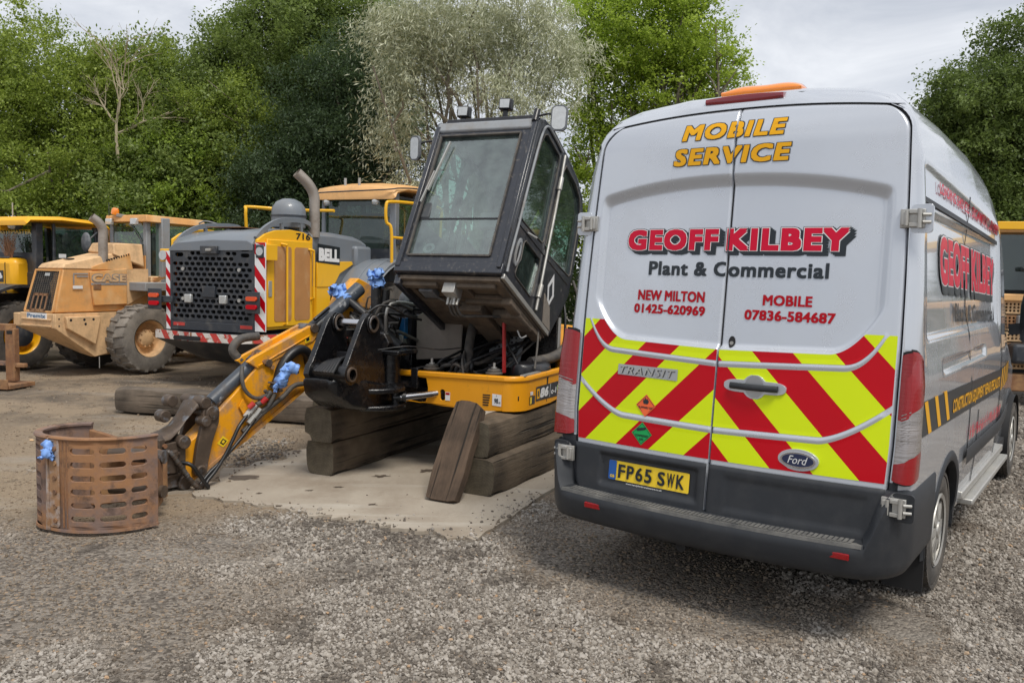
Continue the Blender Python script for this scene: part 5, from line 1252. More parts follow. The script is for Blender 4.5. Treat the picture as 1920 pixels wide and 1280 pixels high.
b = MB(); b.plate([rrect(1.13, 1.26, .92, 1.035, .02)], .86, 1.06, lambda u, v, t: (t, u, v)); xp('hinge_block', b, 'yellow', 35, .006); b = MB(); b.cyl((.95, 1.36, .98), (1.1, 1.36, .98), .055, n=16); xp('hinge_block', b, 'yellow', 35, .005)
# engine cover remains and grey bulkheads seen below the cab
b = MB(); b.plate([[(-.30, .93), (.20, .98), (.22, 1.42), (-.16, 1.44), (-.30, 1.36)]], .60, .62, lambda u, v, t: (u, t, v)); xp('seat_bulkhead', b, 'foam', 35, .01)
b = MB(); b.beam((-.37, .56, .93), (-.33, .58, 1.60), .03, .05); b.beam((-.62, .60, .93), (-.62, .60, 1.25), .03, .05); xp('bulkhead_edge', b, 'black', 30)
b = MB(); b.plate([[(.40, .90), (.72, .90), (.80, 1.35), (.55, 1.45), (.42, 1.25)]], .80, .82, lambda u, v, t: (u, t, v)); xp('perforated_guard', b, 'greypost', 35)
b = MB()
for i in range(6):
    for j in range(9): b.box(.46+i*.045, .48+i*.045, .794, .798, .95+j*.045, .97+j*.045)
o = xp('guard_perforation', b, 'seam', 0); o['kind'] = 'stuff'
b = MB(); b.box(-1.0, 1.0, 1.06, 1.12, .745, 1.5); xp('rear_bulkhead', b, 'grease', 30)
b = MB(); b.box(-1.02, -.42, .75, 1.9, 1.0, 1.36); xp('engine_cover', b, 'black', 30, .04)
b = MB(); b.box(-1.05, -.36, .62, .95, .745, 1.0); xp('valve_tray', b, 'grease', 30, .01)
# tyre-like rubber mounts with studs
for x, y in ((.17, .10), (.80, .10)):
    m_ = bpy.data.objects.new('cab_mount', None); COL.objects.link(m_); m_.parent = exc; m_.location = (x, y, .915+Z0)
    MB().lathe([(0, 0), (.075, 0), (.078, .012), (.06, .022), (.062, .035), (.045, .048), (0, .048)], (0, 0, 0), (0, 0, 1), 20).build('rubber_mount', 'greyhose', m_, 40)
    MB().cyl((0, 0, .04), (0, 0, .10), .012, n=8).cyl((0, 0, .05), (0, 0, .062), .026, n=6).build('stud', 'zinc', m_, 30)
xp('prop_stay', MB().beam((.79, .33, .905), (.775, .33, 1.545), .032, .022), 'red', 30); xp('prop_pin', MB().cyl((.775, .30, 1.52), (.775, .36, 1.52), .012, n=8), 'zinc', 30)
b = MB(); b.loft([[Vector((.93+.17*math.cos(t)*k, .62+.30*math.sin(t), z)) for t in np.linspace(0, 2*math.pi, 16, endpoint=False)] for z, k in ((.745, 1), (.90, 1.02), (.965, .85), (.99, .5))]); xp('fuel_tank', b, 'black', 60)
# hydraulics clutter: valve bodies, pipes, filters (separate parts)
rs = random.Random(11)
for k in range(16):
    x, y, z = rs.uniform(-.86, -.42), rs.uniform(.20, .62), rs.uniform(1.0, 1.32); w = rs.uniform(.03, .07)
    xp('valve_body', MB().box(x-w, x+w, y-w, y+w, z-w*.8, z+w*.9), rs.choice(['grease', 'interior', 'charcoal', 'zinc']), 30, .006)
for k in range(3): xp('valve_solenoid', MB().cyl((-.72+.09*k, .28, 1.12), (-.72+.09*k, .16, 1.12), .024, n=12), 'red', 30)
xp('filter_block', MB().box(-.44, -.37, .50, .60, 1.14, 1.34), 'bluepart', 30, .006)
xp('air_canister', MB().lathe([(0, 0), (.07, .005), (.095, .04), (.10, .10), (.08, .16), (.05, .20), (0, .21)], (-.55, .85, 1.40), (.1, -.2, 1), 20), 'mirror', 50)
xp('battery_box', MB().box(-.98, -.82, .16, .36, 1.15, 1.22), 'black', 30, .006)
def hose(name, pts, r, mat='hose', n=8): return xp(name, MB().tube(pts, r, n), mat, 70)
hose('fat_hose', [(-.30, .30, 1.08), (-.42, .27, 1.18), (-.52, .24, 1.38), (-.535, .24, 1.66)], .052); hose('fat_hose', [(-.40, .30, 1.10), (-.55, .26, 1.28), (-.72, .24, 1.42), (-.93, .22, 1.56)], .040)
hose('fat_hose', [(-.44, .30, 1.10), (-.48, .29, 1.30), (-.46, .30, 1.62)], .042)
rs = random.Random(5)
for k in range(26):
    x0, y0, z0 = rs.uniform(-.9, -.35), rs.uniform(.12, .6), rs.uniform(1.0, 1.3); x1, y1, z1 = rs.uniform(-.95, -.25), rs.uniform(.2, .9), rs.uniform(.98, 1.45)
    hose('hydraulic_hose', [(x0, y0, z0), ((x0+x1)/2+rs.uniform(-.08, .08), y0-.05, max(z0, z1)+rs.uniform(-.02, .12)), (x1, y1, z1)], rs.choice([.009, .012, .016, .022]), rs.choice(['hose', 'hose', 'greyhose', 'zinc']))
for k in range(14):
    x0, x1 = rs.uniform(.1, .45), rs.uniform(.3, .95); hose('hydraulic_hose', [(x0, rs.uniform(.2, .5), .80), (x0+.05, .25, rs.uniform(.86, 1.0)), ((x0+x1)/2, .4, rs.uniform(.85, 1.15)), (x1, .9, rs.uniform(.9, 1.3))], rs.choice([.012, .016, .02]), rs.choice(['hose', 'hose', 'greyhose']))
hose('armoured_hose', [(.30, .85, 1.50), (.33, .60, 1.30), (.38, .42, 1.10), (.44, .30, .96), (.40, .22, .86)], .045, 'greyhose', 10)
hose('hydraulic_hose', [(.30, .22, .90), (.38, .15, .97), (.46, .18, .92), (.44, .3, .85)], .014, 'greyhose'); hose('hydraulic_hose', [(.50, .1, .86), (.46, .14, 1.0), (.40, .3, 1.08)], .012, 'greyhose')
hose('gas_strut', [(.55, .62, 1.50), (.72, .50, 1.20), (.95, .34, .93)], .012); hose('gas_strut', [(.93, .75, 1.5), (1.0, .6, 1.2), (1.06, .4, .95)], .010, 'greyhose')
# rear corner plumbing by the van
for k in range(9):
    x = .88+rs.uniform(-.1, .16); hose('riser_hose', [(x, 1.18, .96), (x+rs.uniform(-.05, .05), 1.22, 1.20), (x+rs.uniform(-.08, .05), 1.32+rs.uniform(-.05, .1), 1.50), (x+rs.uniform(-.2, 0), 1.5, 1.72)], rs.choice([.014, .02, .028]), rs.choice(['hose', 'greyhose', 'hose']))
hose('fat_hose', [(.92, .62, .98), (1.0, .85, 1.0), (1.04, 1.0, 1.03), (1.06, 1.20, 1.10), (1.0, 1.38, 1.12)], .05, 'greyhose', 10); hose('wiring_strap', [(1.03, 1.25, 1.12), (1.13, 1.32, 1.3), (1.12, 1.38, 1.5), (1.02, 1.42, 1.74)], .016, 'greyhose')
xp('chrome_canister', MB().cyl((.98, 1.12, .98), (.98, 1.14, 1.38), .035, n=14), 'zinc', 40)
# --- kingpost casting
kp = bpy.data.objects.new('kingpost', None); COL.objects.link(kp); kp.parent = exc; kp.location = (0, 0, Z0)
cheek = [(-.60, 1.40), (-.54, 1.437), (-.47, 1.425), (-.41, 1.37), (-.37, 1.28), (-.355, 1.14), (-.30, .98), (-.28, .80), (-.62, .80), (-.74, .86), (-.86, .865), (-.905, .93), (-.88, 1.0), (-.84, 1.04), (-.76, 1.17), (-.69, 1.28), (-.64, 1.36)]
for x0 in (-.08, -.405):
    b = MB(); b.prism([(y+(-.04 if x0 < -.2 else 0), z) for y, z in cheek], x0-.055, x0, 'yz'); b.lathe([(.048, 0), (.085, 0), (.085, .022), (.048, .022)], (x0-.003, -.505+(-.04 if x0 < -.2 else 0), 1.345), (1, 0, 0), 28); b.build('cheek_plate', 'grease', kp, 35, .006)
    MB().lathe([(.052, 0), (.075, .006), (.07, .012), (.052, .010)], (x0+.020, -.505+(-.04 if x0 < -.2 else 0), 1.345), (1, 0, 0), 24).build('greasy_bush', 'linkage', kp, 40)
MB().cyl((-.42, -.53, 1.345), (-.12, -.508, 1.345), .034, n=24).build('pivot_pin', 'chrome', kp, 40)
b = MB(); b.lathe([(.045, .0), (.078, 0), (.082, .03), (.082, .30), (.09, .36), (.045, .36)], (-.42, -.825, .942), (1, 0, 0), 24); b.build('lower_boss', 'grease', kp, 40)
MB().lathe([(.046, 0), (.064, .0), (.06, .018), (.046, .018)], (-.062, -.825, .942), (1, 0, 0), 20).build('greasy_bush', 'linkage', kp, 40)
keel = [[Vector((x*w, y, z)) for x in (1,) for w in (1,)] for y, z in ()] if False else None
b = MB(); rows = []
for y, zt2, zb2, xl, xr in ((-.93, .90, .82, -.47, -.20), (-.88, .91, .73, -.49, -.16), (-.74, .90, .64, -.49, -.10), (-.60, .88, .605, -.47, -.06), (-.45, .84, .60, -.46, -.05), (-.22, .80, .60, -.40, -.05)):
    rows.append([Vector((xl, y, zb2+.03)), Vector((xl+.04, y, zb2)), Vector((xr-.03, y, zb2)), Vector((xr, y, zb2+.03)), Vector((xr, y, zt2-.02)), Vector((xr-.03, y, zt2)), Vector((xl+.03, y, zt2)), Vector((xl, y, zt2-.02))])
b.loft(rows); b.build('base_casting', 'grease', kp, 40, .01)
# clevis ears for the slew ram
for z in (.595, .745):
    b = MB(); b.plate([[(-.12, -.62), (.03, -.50), (.10, -.36), (.105, -.24), (.05, -.17), (-.06, -.16), (-.16, -.20)]], z, z+.045, lambda u, v, t: (u, v, t)); b.build('ram_clevis', 'grease', kp, 40, .012)
MB().cyl((.02, -.27, .585), (.02, -.27, .80), .038, n=16).build('clevis_pin', 'grease', kp, 40)
b = MB(); b.cyl((-.13, -.14, .78), (-.13, -.14, 1.10), .10, n=24); b.box(-.30, .02, -.22, .06, .77, .80); b.build('slew_post', 'grease', kp, 40)
b = MB(); b.plate([[(-.34, -.30), (.05, -.28), (.07, .02), (-.30, .02)]], 1.06, 1.10, lambda u, v, t: (u, v, t)); b.plate([[(-.28, 1.09), (-.13, 1.09), (-.10, 1.16), (-.15, 1.24), (-.26, 1.26)]], -.20, -.12, lambda u, v, t: (u, t, v)); b.build('head_shelf', 'grease', kp, 40, .01)
MB().box(-.36, -.12, -.62, -.56, 1.0, 1.10).build('hose_bracket', 'black', kp, 30, .006)
for k in range(7): MB().tube([(-.34+.03*k, -.95, .955), (-.33+.025*k, -.78, 1.03+.006*k), (-.30+.02*k, -.55, 1.02), (-.26+.01*k, -.30, 1.02)], .016, 8).build('bundled_hose', 'hose', kp, 70)
for k in range(5):
    MB().tube([(-.30+.02*k, -.42, 1.02), (-.33+.02*k, -.42, 1.14+.025*k), (-.22, -.40, 1.25+.022*k), (-.12, -.38, 1.18+.02*k)], .015, 8).build('looped_hose', 'hose', kp, 70)
MB().tube([(-.12, -.50, 1.44), (-.06, -.42, 1.50), (.0, -.30, 1.48), (.02, -.1, 1.40), (.05, .1, 1.36)], .010, 8).build('looped_hose', 'hose', kp, 70)
MB().tube([(-.05, -.45, 1.12), (.15, -.28, 1.15), (.30, .0, 1.11), (.42, .2, 1.12)], .006, 6).build('thin_wire', 'hose', kp, 70)
MB().cyl((.06, -.27, .69), (.30, .05, .715), .030, n=18).build('slew_ram_rod', 'chrome', kp, 40); MB().cyl((.26, .04, .712), (.75, .5, .74), .055, n=18).build('slew_ram_barrel', 'black', kp, 40); MB().cyl((.0, -.27, .690), (.10, -.22, .693), .05, n=14).build('ram_eye', 'grease', kp, 40)
# --- cab, tilted back 28 degrees
b = MB()
SP = [(-.012, .0), (-.03, .06), (-.03, 1.42), (.0, 1.56), (.06, 1.61), (.28, 1.665), (.70, 1.665), (1.05, 1.64), (1.27, 1.555), (1.35, 1.45), (1.42, 1.0), (1.45, .52), (1.18, -.045), (1.0, -.045)]
w1 = [(.055, .575), (.095, 1.36), (.125, 1.48), (.17, 1.525), (.53, 1.525), (.555, 1.49), (.615, .62), (.60, .60)]
w1 = [(.045, .60), (.09, 1.38), (.125, 1.49), (.18, 1.53), (.50, 1.535), (.535, 1.50), (.60, .66), (.57, .625), (.10, .57)]
w2 = [(.22, .42), (.25, .455), (.60, .475), (.625, .44), (.605, .11), (.58, .08), (.21, .085), (.19, .11), (.20, .20), (.235, .26)]
w3 = [(.66, .64), (.655, 1.40), (.71, 1.56), (1.02, 1.56), (1.19, 1.50), (1.285, 1.38), (1.365, .72), (1.33, .69), (.70, .60)]
cabo = bpy.data.objects.new('cab', None); COL.objects.link(cabo); cabo.parent = exc; cabo.location = (.483, -.185, 1.803+Z0); cabo.rotation_euler = (rad(-28), 0, 0)
def cp(name, b, mat, smooth=35, bevel=0): return b.build(name, mat, cabo, smooth, bevel)
HW = .525
cp('side_frame', MB().plate([SP, w1, w2, w3], HW-.05, HW, lambda u, v, t: (t, u, v)), 'cabblack', 30, .006)
cp('side_frame', MB().plate([SP, w1, w2, w3], -HW+.05, -HW, lambda u, v, t: (t, u, v)), 'cabblack', 30, .006)
fo = [(-HW+.002, .0), (HW-.002, .0), (HW-.002, 1.56), (-HW+.002, 1.56)]
fh = rrect(-.435, .375, .14, 1.40, .02)
cp('front_frame', MB().plate([fo, fh], -.034, .03, lambda u, v, t: (u, t, v)), 'cabblack', 30, .006)
b = MB()
for a_, c_ in (((-.435, .14), (.375, .14)), ((-.435, 1.40), (.375, 1.40)), ((-.435, .14), (-.435, 1.40)), ((.375, .14), (.375, 1.40))): b.beam((a_[0], -.040, a_[1]), (c_[0], -.040, c_[1]), .016, .022, (0, 1, 0))
cp('windscreen_seal', b, 'greyhose', 30)
b = MB(); b.beam((-.495, -.045, .02), (-.49, -.045, 1.50), .05, .03, (0, 1, 0)); cp('front_rail', b, 'cabblack', 30, .008); b = MB(); b.beam((.495, -.05, .02), (.495, -.05, 1.53), .045, .04, (0, 1, 0)); cp('front_rail', b, 'cabblack', 30, .008)
cp('front_sill', MB().box(-HW, HW, -.05, .02, -.03, .075), 'cabblack', 30, .012)
# roof
r = MB(); rows = []
for x in (-HW, -HW+.03, -.25, 0, .25, HW-.03, HW): 
    k = 0 if abs(x) > .5 else .018; rows.append([Vector((x, y, z+k)) for y, z in SP[3:10]]+[Vector((x, y, z-.04)) for y, z in SP[3:10][::-1]])
r.loft(rows); cp('roof_panel', r, 'cabblack', 60)
cp('roof_header', MB().box(-HW+.02, HW-.02, -.055, .02, 1.44, 1.545), 'greypost', 30, .02)
for k in range(11): cp('roof_louvre', MB().prism([(.02, 1.60), (.06, 1.665), (.11, 1.66), (.10, 1.60)], -.44+.083*k, -.40+.083*k, 'yz'), 'black', 30, .008)
cp('roof_strip', MB().box(-.46, .46, .0, .05, 1.575, 1.625), 'black', 30, .01)
cp('rear_panel', MB().plate([[(-HW+.05, 1.0), (HW-.05, 1.0), (HW-.05, 0), (-HW+.05, 0)], rrect(-.40, .40, .06, .94, .05)], 0, 1, lambda u, v, t: (u, 1.415-.0*t+.03*(1-v)+.02*t, .55+.9*v)), 'cabblack', 30)
cp('rear_window', MB().add([(-.41, 1.44, .60), (.41, 1.44, .60), (.41, 1.41, 1.42), (-.41, 1.41, 1.42)], [(0, 1, 2, 3)]), 'glass', 0)
cp('lower_rear_panel', MB().loft([[(-HW+.05, 1.18, -.045), (-HW+.05, 1.45, .52)], [(HW-.05, 1.18, -.045), (HW-.05, 1.45, .52)]], closed=False, cap=False), 'interior', 0)
# glazing
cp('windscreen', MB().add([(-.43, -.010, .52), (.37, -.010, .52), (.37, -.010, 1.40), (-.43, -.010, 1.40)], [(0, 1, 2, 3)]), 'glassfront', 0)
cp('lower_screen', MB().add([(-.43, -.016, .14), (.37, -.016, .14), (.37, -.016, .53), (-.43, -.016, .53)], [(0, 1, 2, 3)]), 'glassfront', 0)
cp('screen_divider', MB().box(-.43, .37, -.022, -.005, .512, .526), 'black', 0)
for s_, nm in ((1, 'door_glass'), (-1, 'side_glass')):
    for w_, n_ in ((w1, nm), (w2, nm), (w3, 'quarter_glass')): cp(n_, MB().plate([w_], HW-.028, HW-.024, lambda u, v, t: (s_*t, u, v)), 'glass', 0)
def seal_ring(w_, nm):
    b = MB(); c = Vector((sum(p[0] for p in w_)/len(w_), sum(p[1] for p in w_)/len(w_)))
    pts = [(HW+.002, p[0], p[1]) for p in w_]+[(HW+.002, *w_[0]), (HW+.002, *w_[1])]; b.ring(pts, .008, 6); cp(nm, b, 'greyhose', 60)
seal_ring(w1, 'window_seal'); seal_ring(w2, 'window_seal'); seal_ring(w3, 'window_seal')
cp('door_bar', MB().tube([(HW+.02, .60, 1.60), (HW+.02, .655, 1.1), (HW+.02, .69, .6), (HW+.02, .735, .02)], .014, 10), 'zinc', 60)
for z in (1.30, .20): cp('door_hinge', MB().cyl((HW+.02, .64 if z > 1 else .72, z-.06), (HW+.02, .63 if z > 1 else .725, z+.07), .024, n=12), 'zinc', 40)
cp('door_edge', MB().tube([(HW+.01, .03, .45), (HW+.012, .03, 1.0), (HW+.012, .05, 1.42), (HW+.012, .12, 1.575), (HW+.012, .30, 1.60), (HW+.012, .55, 1.60)], .012, 8), 'greypost', 60)
cp('door_edge', MB().tube([(HW+.01, .03, .45), (HW+.01, .02, .2), (HW+.01, .03, .03)], .012, 8, 0), 'greypost', 60)
cp('diagonal_brace', MB().prism([(.01, .545), (.02, .50), (1.36, .60), (1.36, .66)], HW-.01, HW+.008, 'yz'), 'cabblack', 30, .004)
cp('door_latch', MB().loft([[Vector((HW+o_, .145+.045*k*math.cos(t), .285+.135*k*math.sin(t))) for t in np.linspace(0, 2*math.pi, 24, endpoint=False)] for o_, k in ((-.01, 1.0), (.014, 1.0), (.016, .72), (-.005, .6))]), 'greypost', 50)
cp('latch_pull', MB().box(HW-.002, HW+.012, .128, .16, .20, .35), 'seam', 30, .008)
cp('grab_pin', MB().cyl((HW, .24, .535), (HW+.06, .33, .53), .010, n=8), 'zinc', 30)
cp('warning_diamond', MB().add([(HW+.004, .99, .53), (HW+.004, .90, .36), (HW+.004, 1.0, .16), (HW+.004, 1.09, .34)], [(0, 1, 2, 3)]), 'txtwht', 0)
cp('diamond_mark', MB().add([(HW+.0055, .985, .44), (HW+.0055, .94, .36), (HW+.0055, 1.0, .24), (HW+.0055, 1.045, .33)], [(0, 1, 2, 3)]), 'charcoal', 0)
cp('service_flap', MB().prism([(.86, .26), (1.04, .20), (1.16, .0), (.96, .0)], HW, HW+.012, 'yz'), 'foam', 30, .004)
cp('side_sill', MB().box(HW-.02, HW+.012, .0, 1.14, -.05, -.005), 'zinc', 30, .004)
# wiper, lights, mirrors
b = MB(); b.beam((-.44, -.065, .67), (-.39, -.06, 1.0), .018, .012); b.beam((-.405, -.055, .80), (-.315, -.055, 1.32), .022, .014); cp('wiper', b, 'zinc', 30)
cp('wiper_motor', MB().prism([(-.03, .52), (.06, .52), (.06, .78), (-.0, .78)], -.43, -.34, 'yz'), 'interior', 30, .02)
for x, z in ((-.385, 1.80), (.045, 1.86)):
    y0 = .12; L = bpy.data.objects.new('work_light', None); COL.objects.link(L); L.parent = cabo; L.location = (x, y0, z); L.rotation_euler = (rad(22), 0, rad(4))
    MB().box(-.062, .062, -.03, .06, -.055, .055).build('light_body', 'black', L, 30, .014); MB().box(-.048, .048, -.036, -.028, -.042, .042).build('light_glass', 'lampglass', L, 30, .004); MB().box(-.02, .02, 0, .03, -.17, -.05).build('light_bracket', 'black', L, 30)
def mirror(cx, cy, cz, ax, rot):
    m_ = bpy.data.objects.new('mirror', None); COL.objects.link(m_); m_.parent = cabo; m_.location = (cx, cy, cz); m_.rotation_euler = rot
    MB().plate([rrect(-.075, .075, -.115, .115, .05, 5)], -.014, .014, lambda u, v, t: (u, t, v)).build('mirror_head', 'mirror', m_, 40, .008); MB().plate([rrect(-.062, .062, -.10, .10, .042, 5)], -.018, -.0145, lambda u, v, t: (u, t, v)).build('mirror_glass', 'lampglass', m_, 0)
mirror(-.715, .0, 1.31, 0, (rad(28), rad(14), rad(-20))); mirror(.70, -.02, 1.55, 0, (rad(24), rad(-2), rad(8)))
cp('mirror_arm', MB().tube([(-.50, -.03, 1.36), (-.62, -.04, 1.34), (-.70, .0, 1.31)], .009, 8), 'black', 60); cp('mirror_arm', MB().tube([(.50, -.05, 1.56), (.60, -.05, 1.58), (.69, -.04, 1.57)], .010, 8), 'black', 60); cp('arm_clamp', MB().cyl((.49, -.06, 1.50), (.49, -.06, 1.62), .03, n=14), 'black', 40)
# interior
b = MB(); b.plate([rrect(-.24, .24, .0, .14, .05)], .65, 1.12, lambda u, v, t: (u, t, v+.42)); cp('seat_cushion', b, 'interior', 40, .02)
b = MB(); b.loft([[Vector((.24*w*math.cos(t)*1.0, 1.10+.05*math.sin(t)+.10*(z-.6), z)) for t in np.linspace(0, 2*math.pi, 16, endpoint=False)] for z, w in ((.52, .9), (.70, 1), (1.0, .98), (1.2, .8), (1.26, .5))]); cp('seat_back', b, 'interior', 60)
for s_ in (-1, 1): cp('arm_console', MB().box(s_*.33-.07, s_*.33+.07, .50, 1.15, .35, .68), 'interior', 30, .02)
cp('control_lever', MB().tube([(-.33, .55, .68), (-.34, .50, .84)], .014, 8, 0).ball((-.34, .49, .88), .035), 'interior', 60); cp('control_lever', MB().tube([(.33, .55, .68), (.32, .50, .84)], .014, 8, 0).ball((.32, .49, .88), .035), 'interior', 60)
b = MB()
for x in (-.16, -.06): b.tube([(x, .32, .03), (x-.02, .30, .30), (x-.03, .26, .62)], .012, 8)
cp('travel_levers', b, 'black', 60); cp('monitor', MB().box(.10, .30, .10, .16, .50, .66), 'interior', 30, .012); cp('monitor', MB().box(-.05, .16, .55, .58, .66, .80), 'interior', 30, .01)
cp('round_vent', MB().lathe([(.03, 0), (.052, 0), (.058, .012), (.03, .012)], (-.32, .10, .28), (0, -1, .2), 20), 'mirror', 40)
cp('cab_floor', MB().box(-HW+.03, HW-.03, .0, 1.17, -.03, .0), 'belly', 30)
cp('interior_post', MB().tube([(-.30, 1.30, 1.50), (-.10, 1.0, 1.40), (.10, .70, 1.10), (.22, .62, .70)], .035, 8), 'interior', 60)
# underside of the cab
b = MB(); b.plate([[(-.50, .0), (.50, .0), (.50, 1.15), (-.50, 1.15)], [(-.42, .16), (-.16, .16), (-.16, .42), (-.42, .42)], [(.12, .13), (.40, .13), (.40, .34), (.12, .34)]], -.075, -.035, lambda u, v, t: (u, v, t)); cp('belly_plate', b, 'belly', 30, .008)
cp('belly_rib', MB().box(-.47, -.12, .05, .12, -.11, -.07), 'belly', 30, .01); cp('belly_rib', MB().box(.02, .44, .06, .11, -.11, -.07), 'belly', 30, .01); cp('belly_rib', MB().box(.02, .44, .36, .42, -.11, -.07), 'belly', 30, .01)
cp('relay_box', MB().box(-.34, -.20, .14, .28, -.12, -.06), 'mirror', 30, .008); cp('valve_block', MB().box(-.05, .07, .05, .20, -.17, -.06), 'zinc', 30, .006)
for k in range(4): cp('valve_fitting', MB().cyl((-.03+.03*k, .16+.02*(k % 2), -.16), (-.03+.03*k, .17, -.23), .013, n=8), 'zinc', 30)
for k in range(3): cp('valve_hose', MB().tube([(-.02+.035*k, .17, -.22), (.0+.04*k, .28, -.28), (.10+.04*k, .40, -.22), (.22+.05*k, .60, -.14), (.12+.05*k, 1.0, -.10)], .012, 8), 'greyhose', 60)
cp('valve_hose', MB().tube([(-.20, .26, -.12), (-.12, .30, -.14), (-.02, .5, -.10), (.0, .9, -.08)], .010, 8), 'greyhose', 60)
cp('belly_channel', MB().box(-.06, .16, .42, 1.15, -.16, -.07), 'belly', 30, .015); cp('belly_channel', MB().box(.40, .50, .30, 1.1, -.14, -.07), 'belly', 30, .02); cp('blower_box', MB().box(.22, .50, .52, .86, -.16, -.07), 'belly', 30, .03); cp('belly_channel', MB().box(-.52, -.46, 0, 1.15, -.13, -.03), 'cabblack', 30, .01)
cp('drain_hook', MB().tube([(.38, .80, -.16), (.42, .82, -.22), (.47, .82, -.20)], .010, 6), 'zinc', 60)
# flag rolled up behind the seat side: a thing of its own
mat_cab = Matrix.Translation(Vector((EXC[0], EXC[1], 0))) @ Matrix.Rotation(-rad(EY), 4, 'Z') @ Matrix.Translation((.483, -.185, 1.803)) @ Matrix.Rotation(rad(-28), 4, 'X')
def cabw(p): return mat_cab @ Vector(p)
fl_ = MB(); n = 10; rows = []
A_, B_, C_, D_ = Vector((.40, .49, .71)), Vector((.40, .60, 1.00)), Vector((.34, .76, .98)), Vector((.34, .85, .72))
for i in range(n+1):
    t = i/n; rows.append([(Vector((.44, .40, .60))*(1-t)+B_*t)*(1-u)+(Vector((.42, .45, .61))*(1-t)+D_*t)*u+Vector((.02*math.sin(u*14)*t, 0, 0)) for u in np.linspace(0, 1, 14)])
fl_.loft([[cabw(q) for q in r_] for r_ in rows], closed=False, cap=False); f_ = fl_.build('folded_flag', 'cloth', None, 180, recalc=False); sol = f_.modifiers.new('thick', 'SOLIDIFY'); sol.thickness = .006
tag(f_, 'folded yellow cloth with a pale stripe hanging inside the tilted cab door glass', 'flag')
st = MB(); st.loft([[cabw(r_[k]+Vector((.012, 0, 0))) for k in range(14)] for r_ in rows[5:7]], closed=False, cap=False); st.build('pale_stripe', 'txtwht', f_, 180, recalc=False)
# --- gloves tied over open hose ends
def ew(p): return Matrix.Translation(Vector((EXC[0], EXC[1], 0))) @ Matrix.Rotation(-rad(EY), 4, 'Z') @ Vector(p)
GG = 'blue gloves tied over open hose ends'
for pts, r, lb, sd_ in (([(-.84, .21, 1.50), (-.92, .22, 1.55), (-.97, .22, 1.60)], .058, 'crumpled blue glove over the lower hose end in front of the grey fender', 1), ([(-.535, .24, 1.64), (-.535, .24, 1.69), (-.535, .24, 1.75)], .055, 'upright blue glove over the taller hose end below the cab corner', 2),
                    ([(-.62, -.80, .94), (-.69, -.84, .96), (-.72, -.85, .90), (-.76, -.86, .82)], .045, 'blue glove hanging from the pipe left of the black casting', 3)):
    g_ = crumple('disposable_glove', 'glove', None, [ew(p) for p in pts], r, .55, sd_); tag(g_, lb, 'glove', GG)
# ------------------------------------------------------------------ detached digger arm with sorting grab
AO = (-2.64, 6.8); AY = 38.1
arm = empty('digger_arm', (AO[0], AO[1], 0), AY, 'scraped yellow digger arm lying on the ground with a rusty slotted grab on its end', 'digger arm')
def ap(name, b, mat, smooth=35, bevel=0, par=None): return b.build(name, mat, par or arm, smooth, bevel)
lower = [(-.03, .012), (.02, .02), (.162, .091), (.347, .187), (.576, .33), (.778, .455), (1.03, .62), (1.33, .78), (1.36, .86), (1.30, .99), (1.36, 1.17), (1.29, 1.255), (1.22, 1.235), (.72, .965), (.66, .90), (.47, .72), (.25, .53), (.10, .40), (-.03, .33), (-.05, .20)]
b = MB(); b.prism(lower, -.17, -.012, 'yz'); ap('arm_box', b, 'armyellow', 30, .010)
ap('side_plate', MB().prism(lower, -.012, 0, 'yz'), 'armyellow', 30, .003)
ap('top_gusset', MB().prism([(.60, .99), (.66, 1.03), (1.28, 1.285), (1.36, 1.20), (1.30, 1.14), (.70, .93)], -.04, .012, 'yz'), 'armyellow', 30, .006)
ap('top_gusset', MB().prism([(.60, .99), (.66, 1.03), (1.28, 1.285), (1.36, 1.20), (1.30, 1.14), (.70, .93)], -.20, -.16, 'yz'), 'armyellow', 30, .006)
ap('weld_rib', MB().tube([(.014, .70, .95), (.014, .95, 1.06), (.014, 1.25, 1.19)], .008, 6), 'armyellow', 60)
for s_, z_, r in ((1.30, 1.255, .042), (1.37, 1.17, .045), (.80, .97, .035)):
    ap('pin_boss', MB().cyl((-.19, s_, z_), (.035, s_, z_), r, n=20), 'linkage', 40, .004)
for s_, z_ in ((.76, .985), (.84, .93)): ap('pin_bolt', MB().cyl((.0, s_, z_), (.03, s_, z_), .022, n=6), 'rust', 30)
ap('base_wear_strip', MB().prism([(-.03, .012), (1.33, .78), (1.335, .765), (.58, .31), (-.02, -.0)], -.14, .014, 'yz'), 'armyellow', 30)
decal('caution_sticker', [(.30, .325), (.36, .285), (.415, .335), (.355, .385)], 'plateyel', arm, lambda u, v: (.003, u, v)); decal('caution_mark', [(.325, .328), (.358, .305), (.392, .335), (.355, .362)], 'txtblk', arm, lambda u, v: (.0045, u, v)); decal('caution_core', [(.34, .33), (.358, .318), (.376, .335), (.356, .35)], 'plateyel', arm, lambda u, v: (.006, u, v))
decal('caution_sticker', [(1.20, 1.12), (1.26, 1.14), (1.255, 1.20), (1.195, 1.18)], 'plateyel', arm, lambda u, v: (.016, u, v)); decal('caution_mark', [(1.213, 1.137), (1.248, 1.15), (1.244, 1.185), (1.208, 1.172)], 'txtblk', arm, lambda u, v: (.0175, u, v))
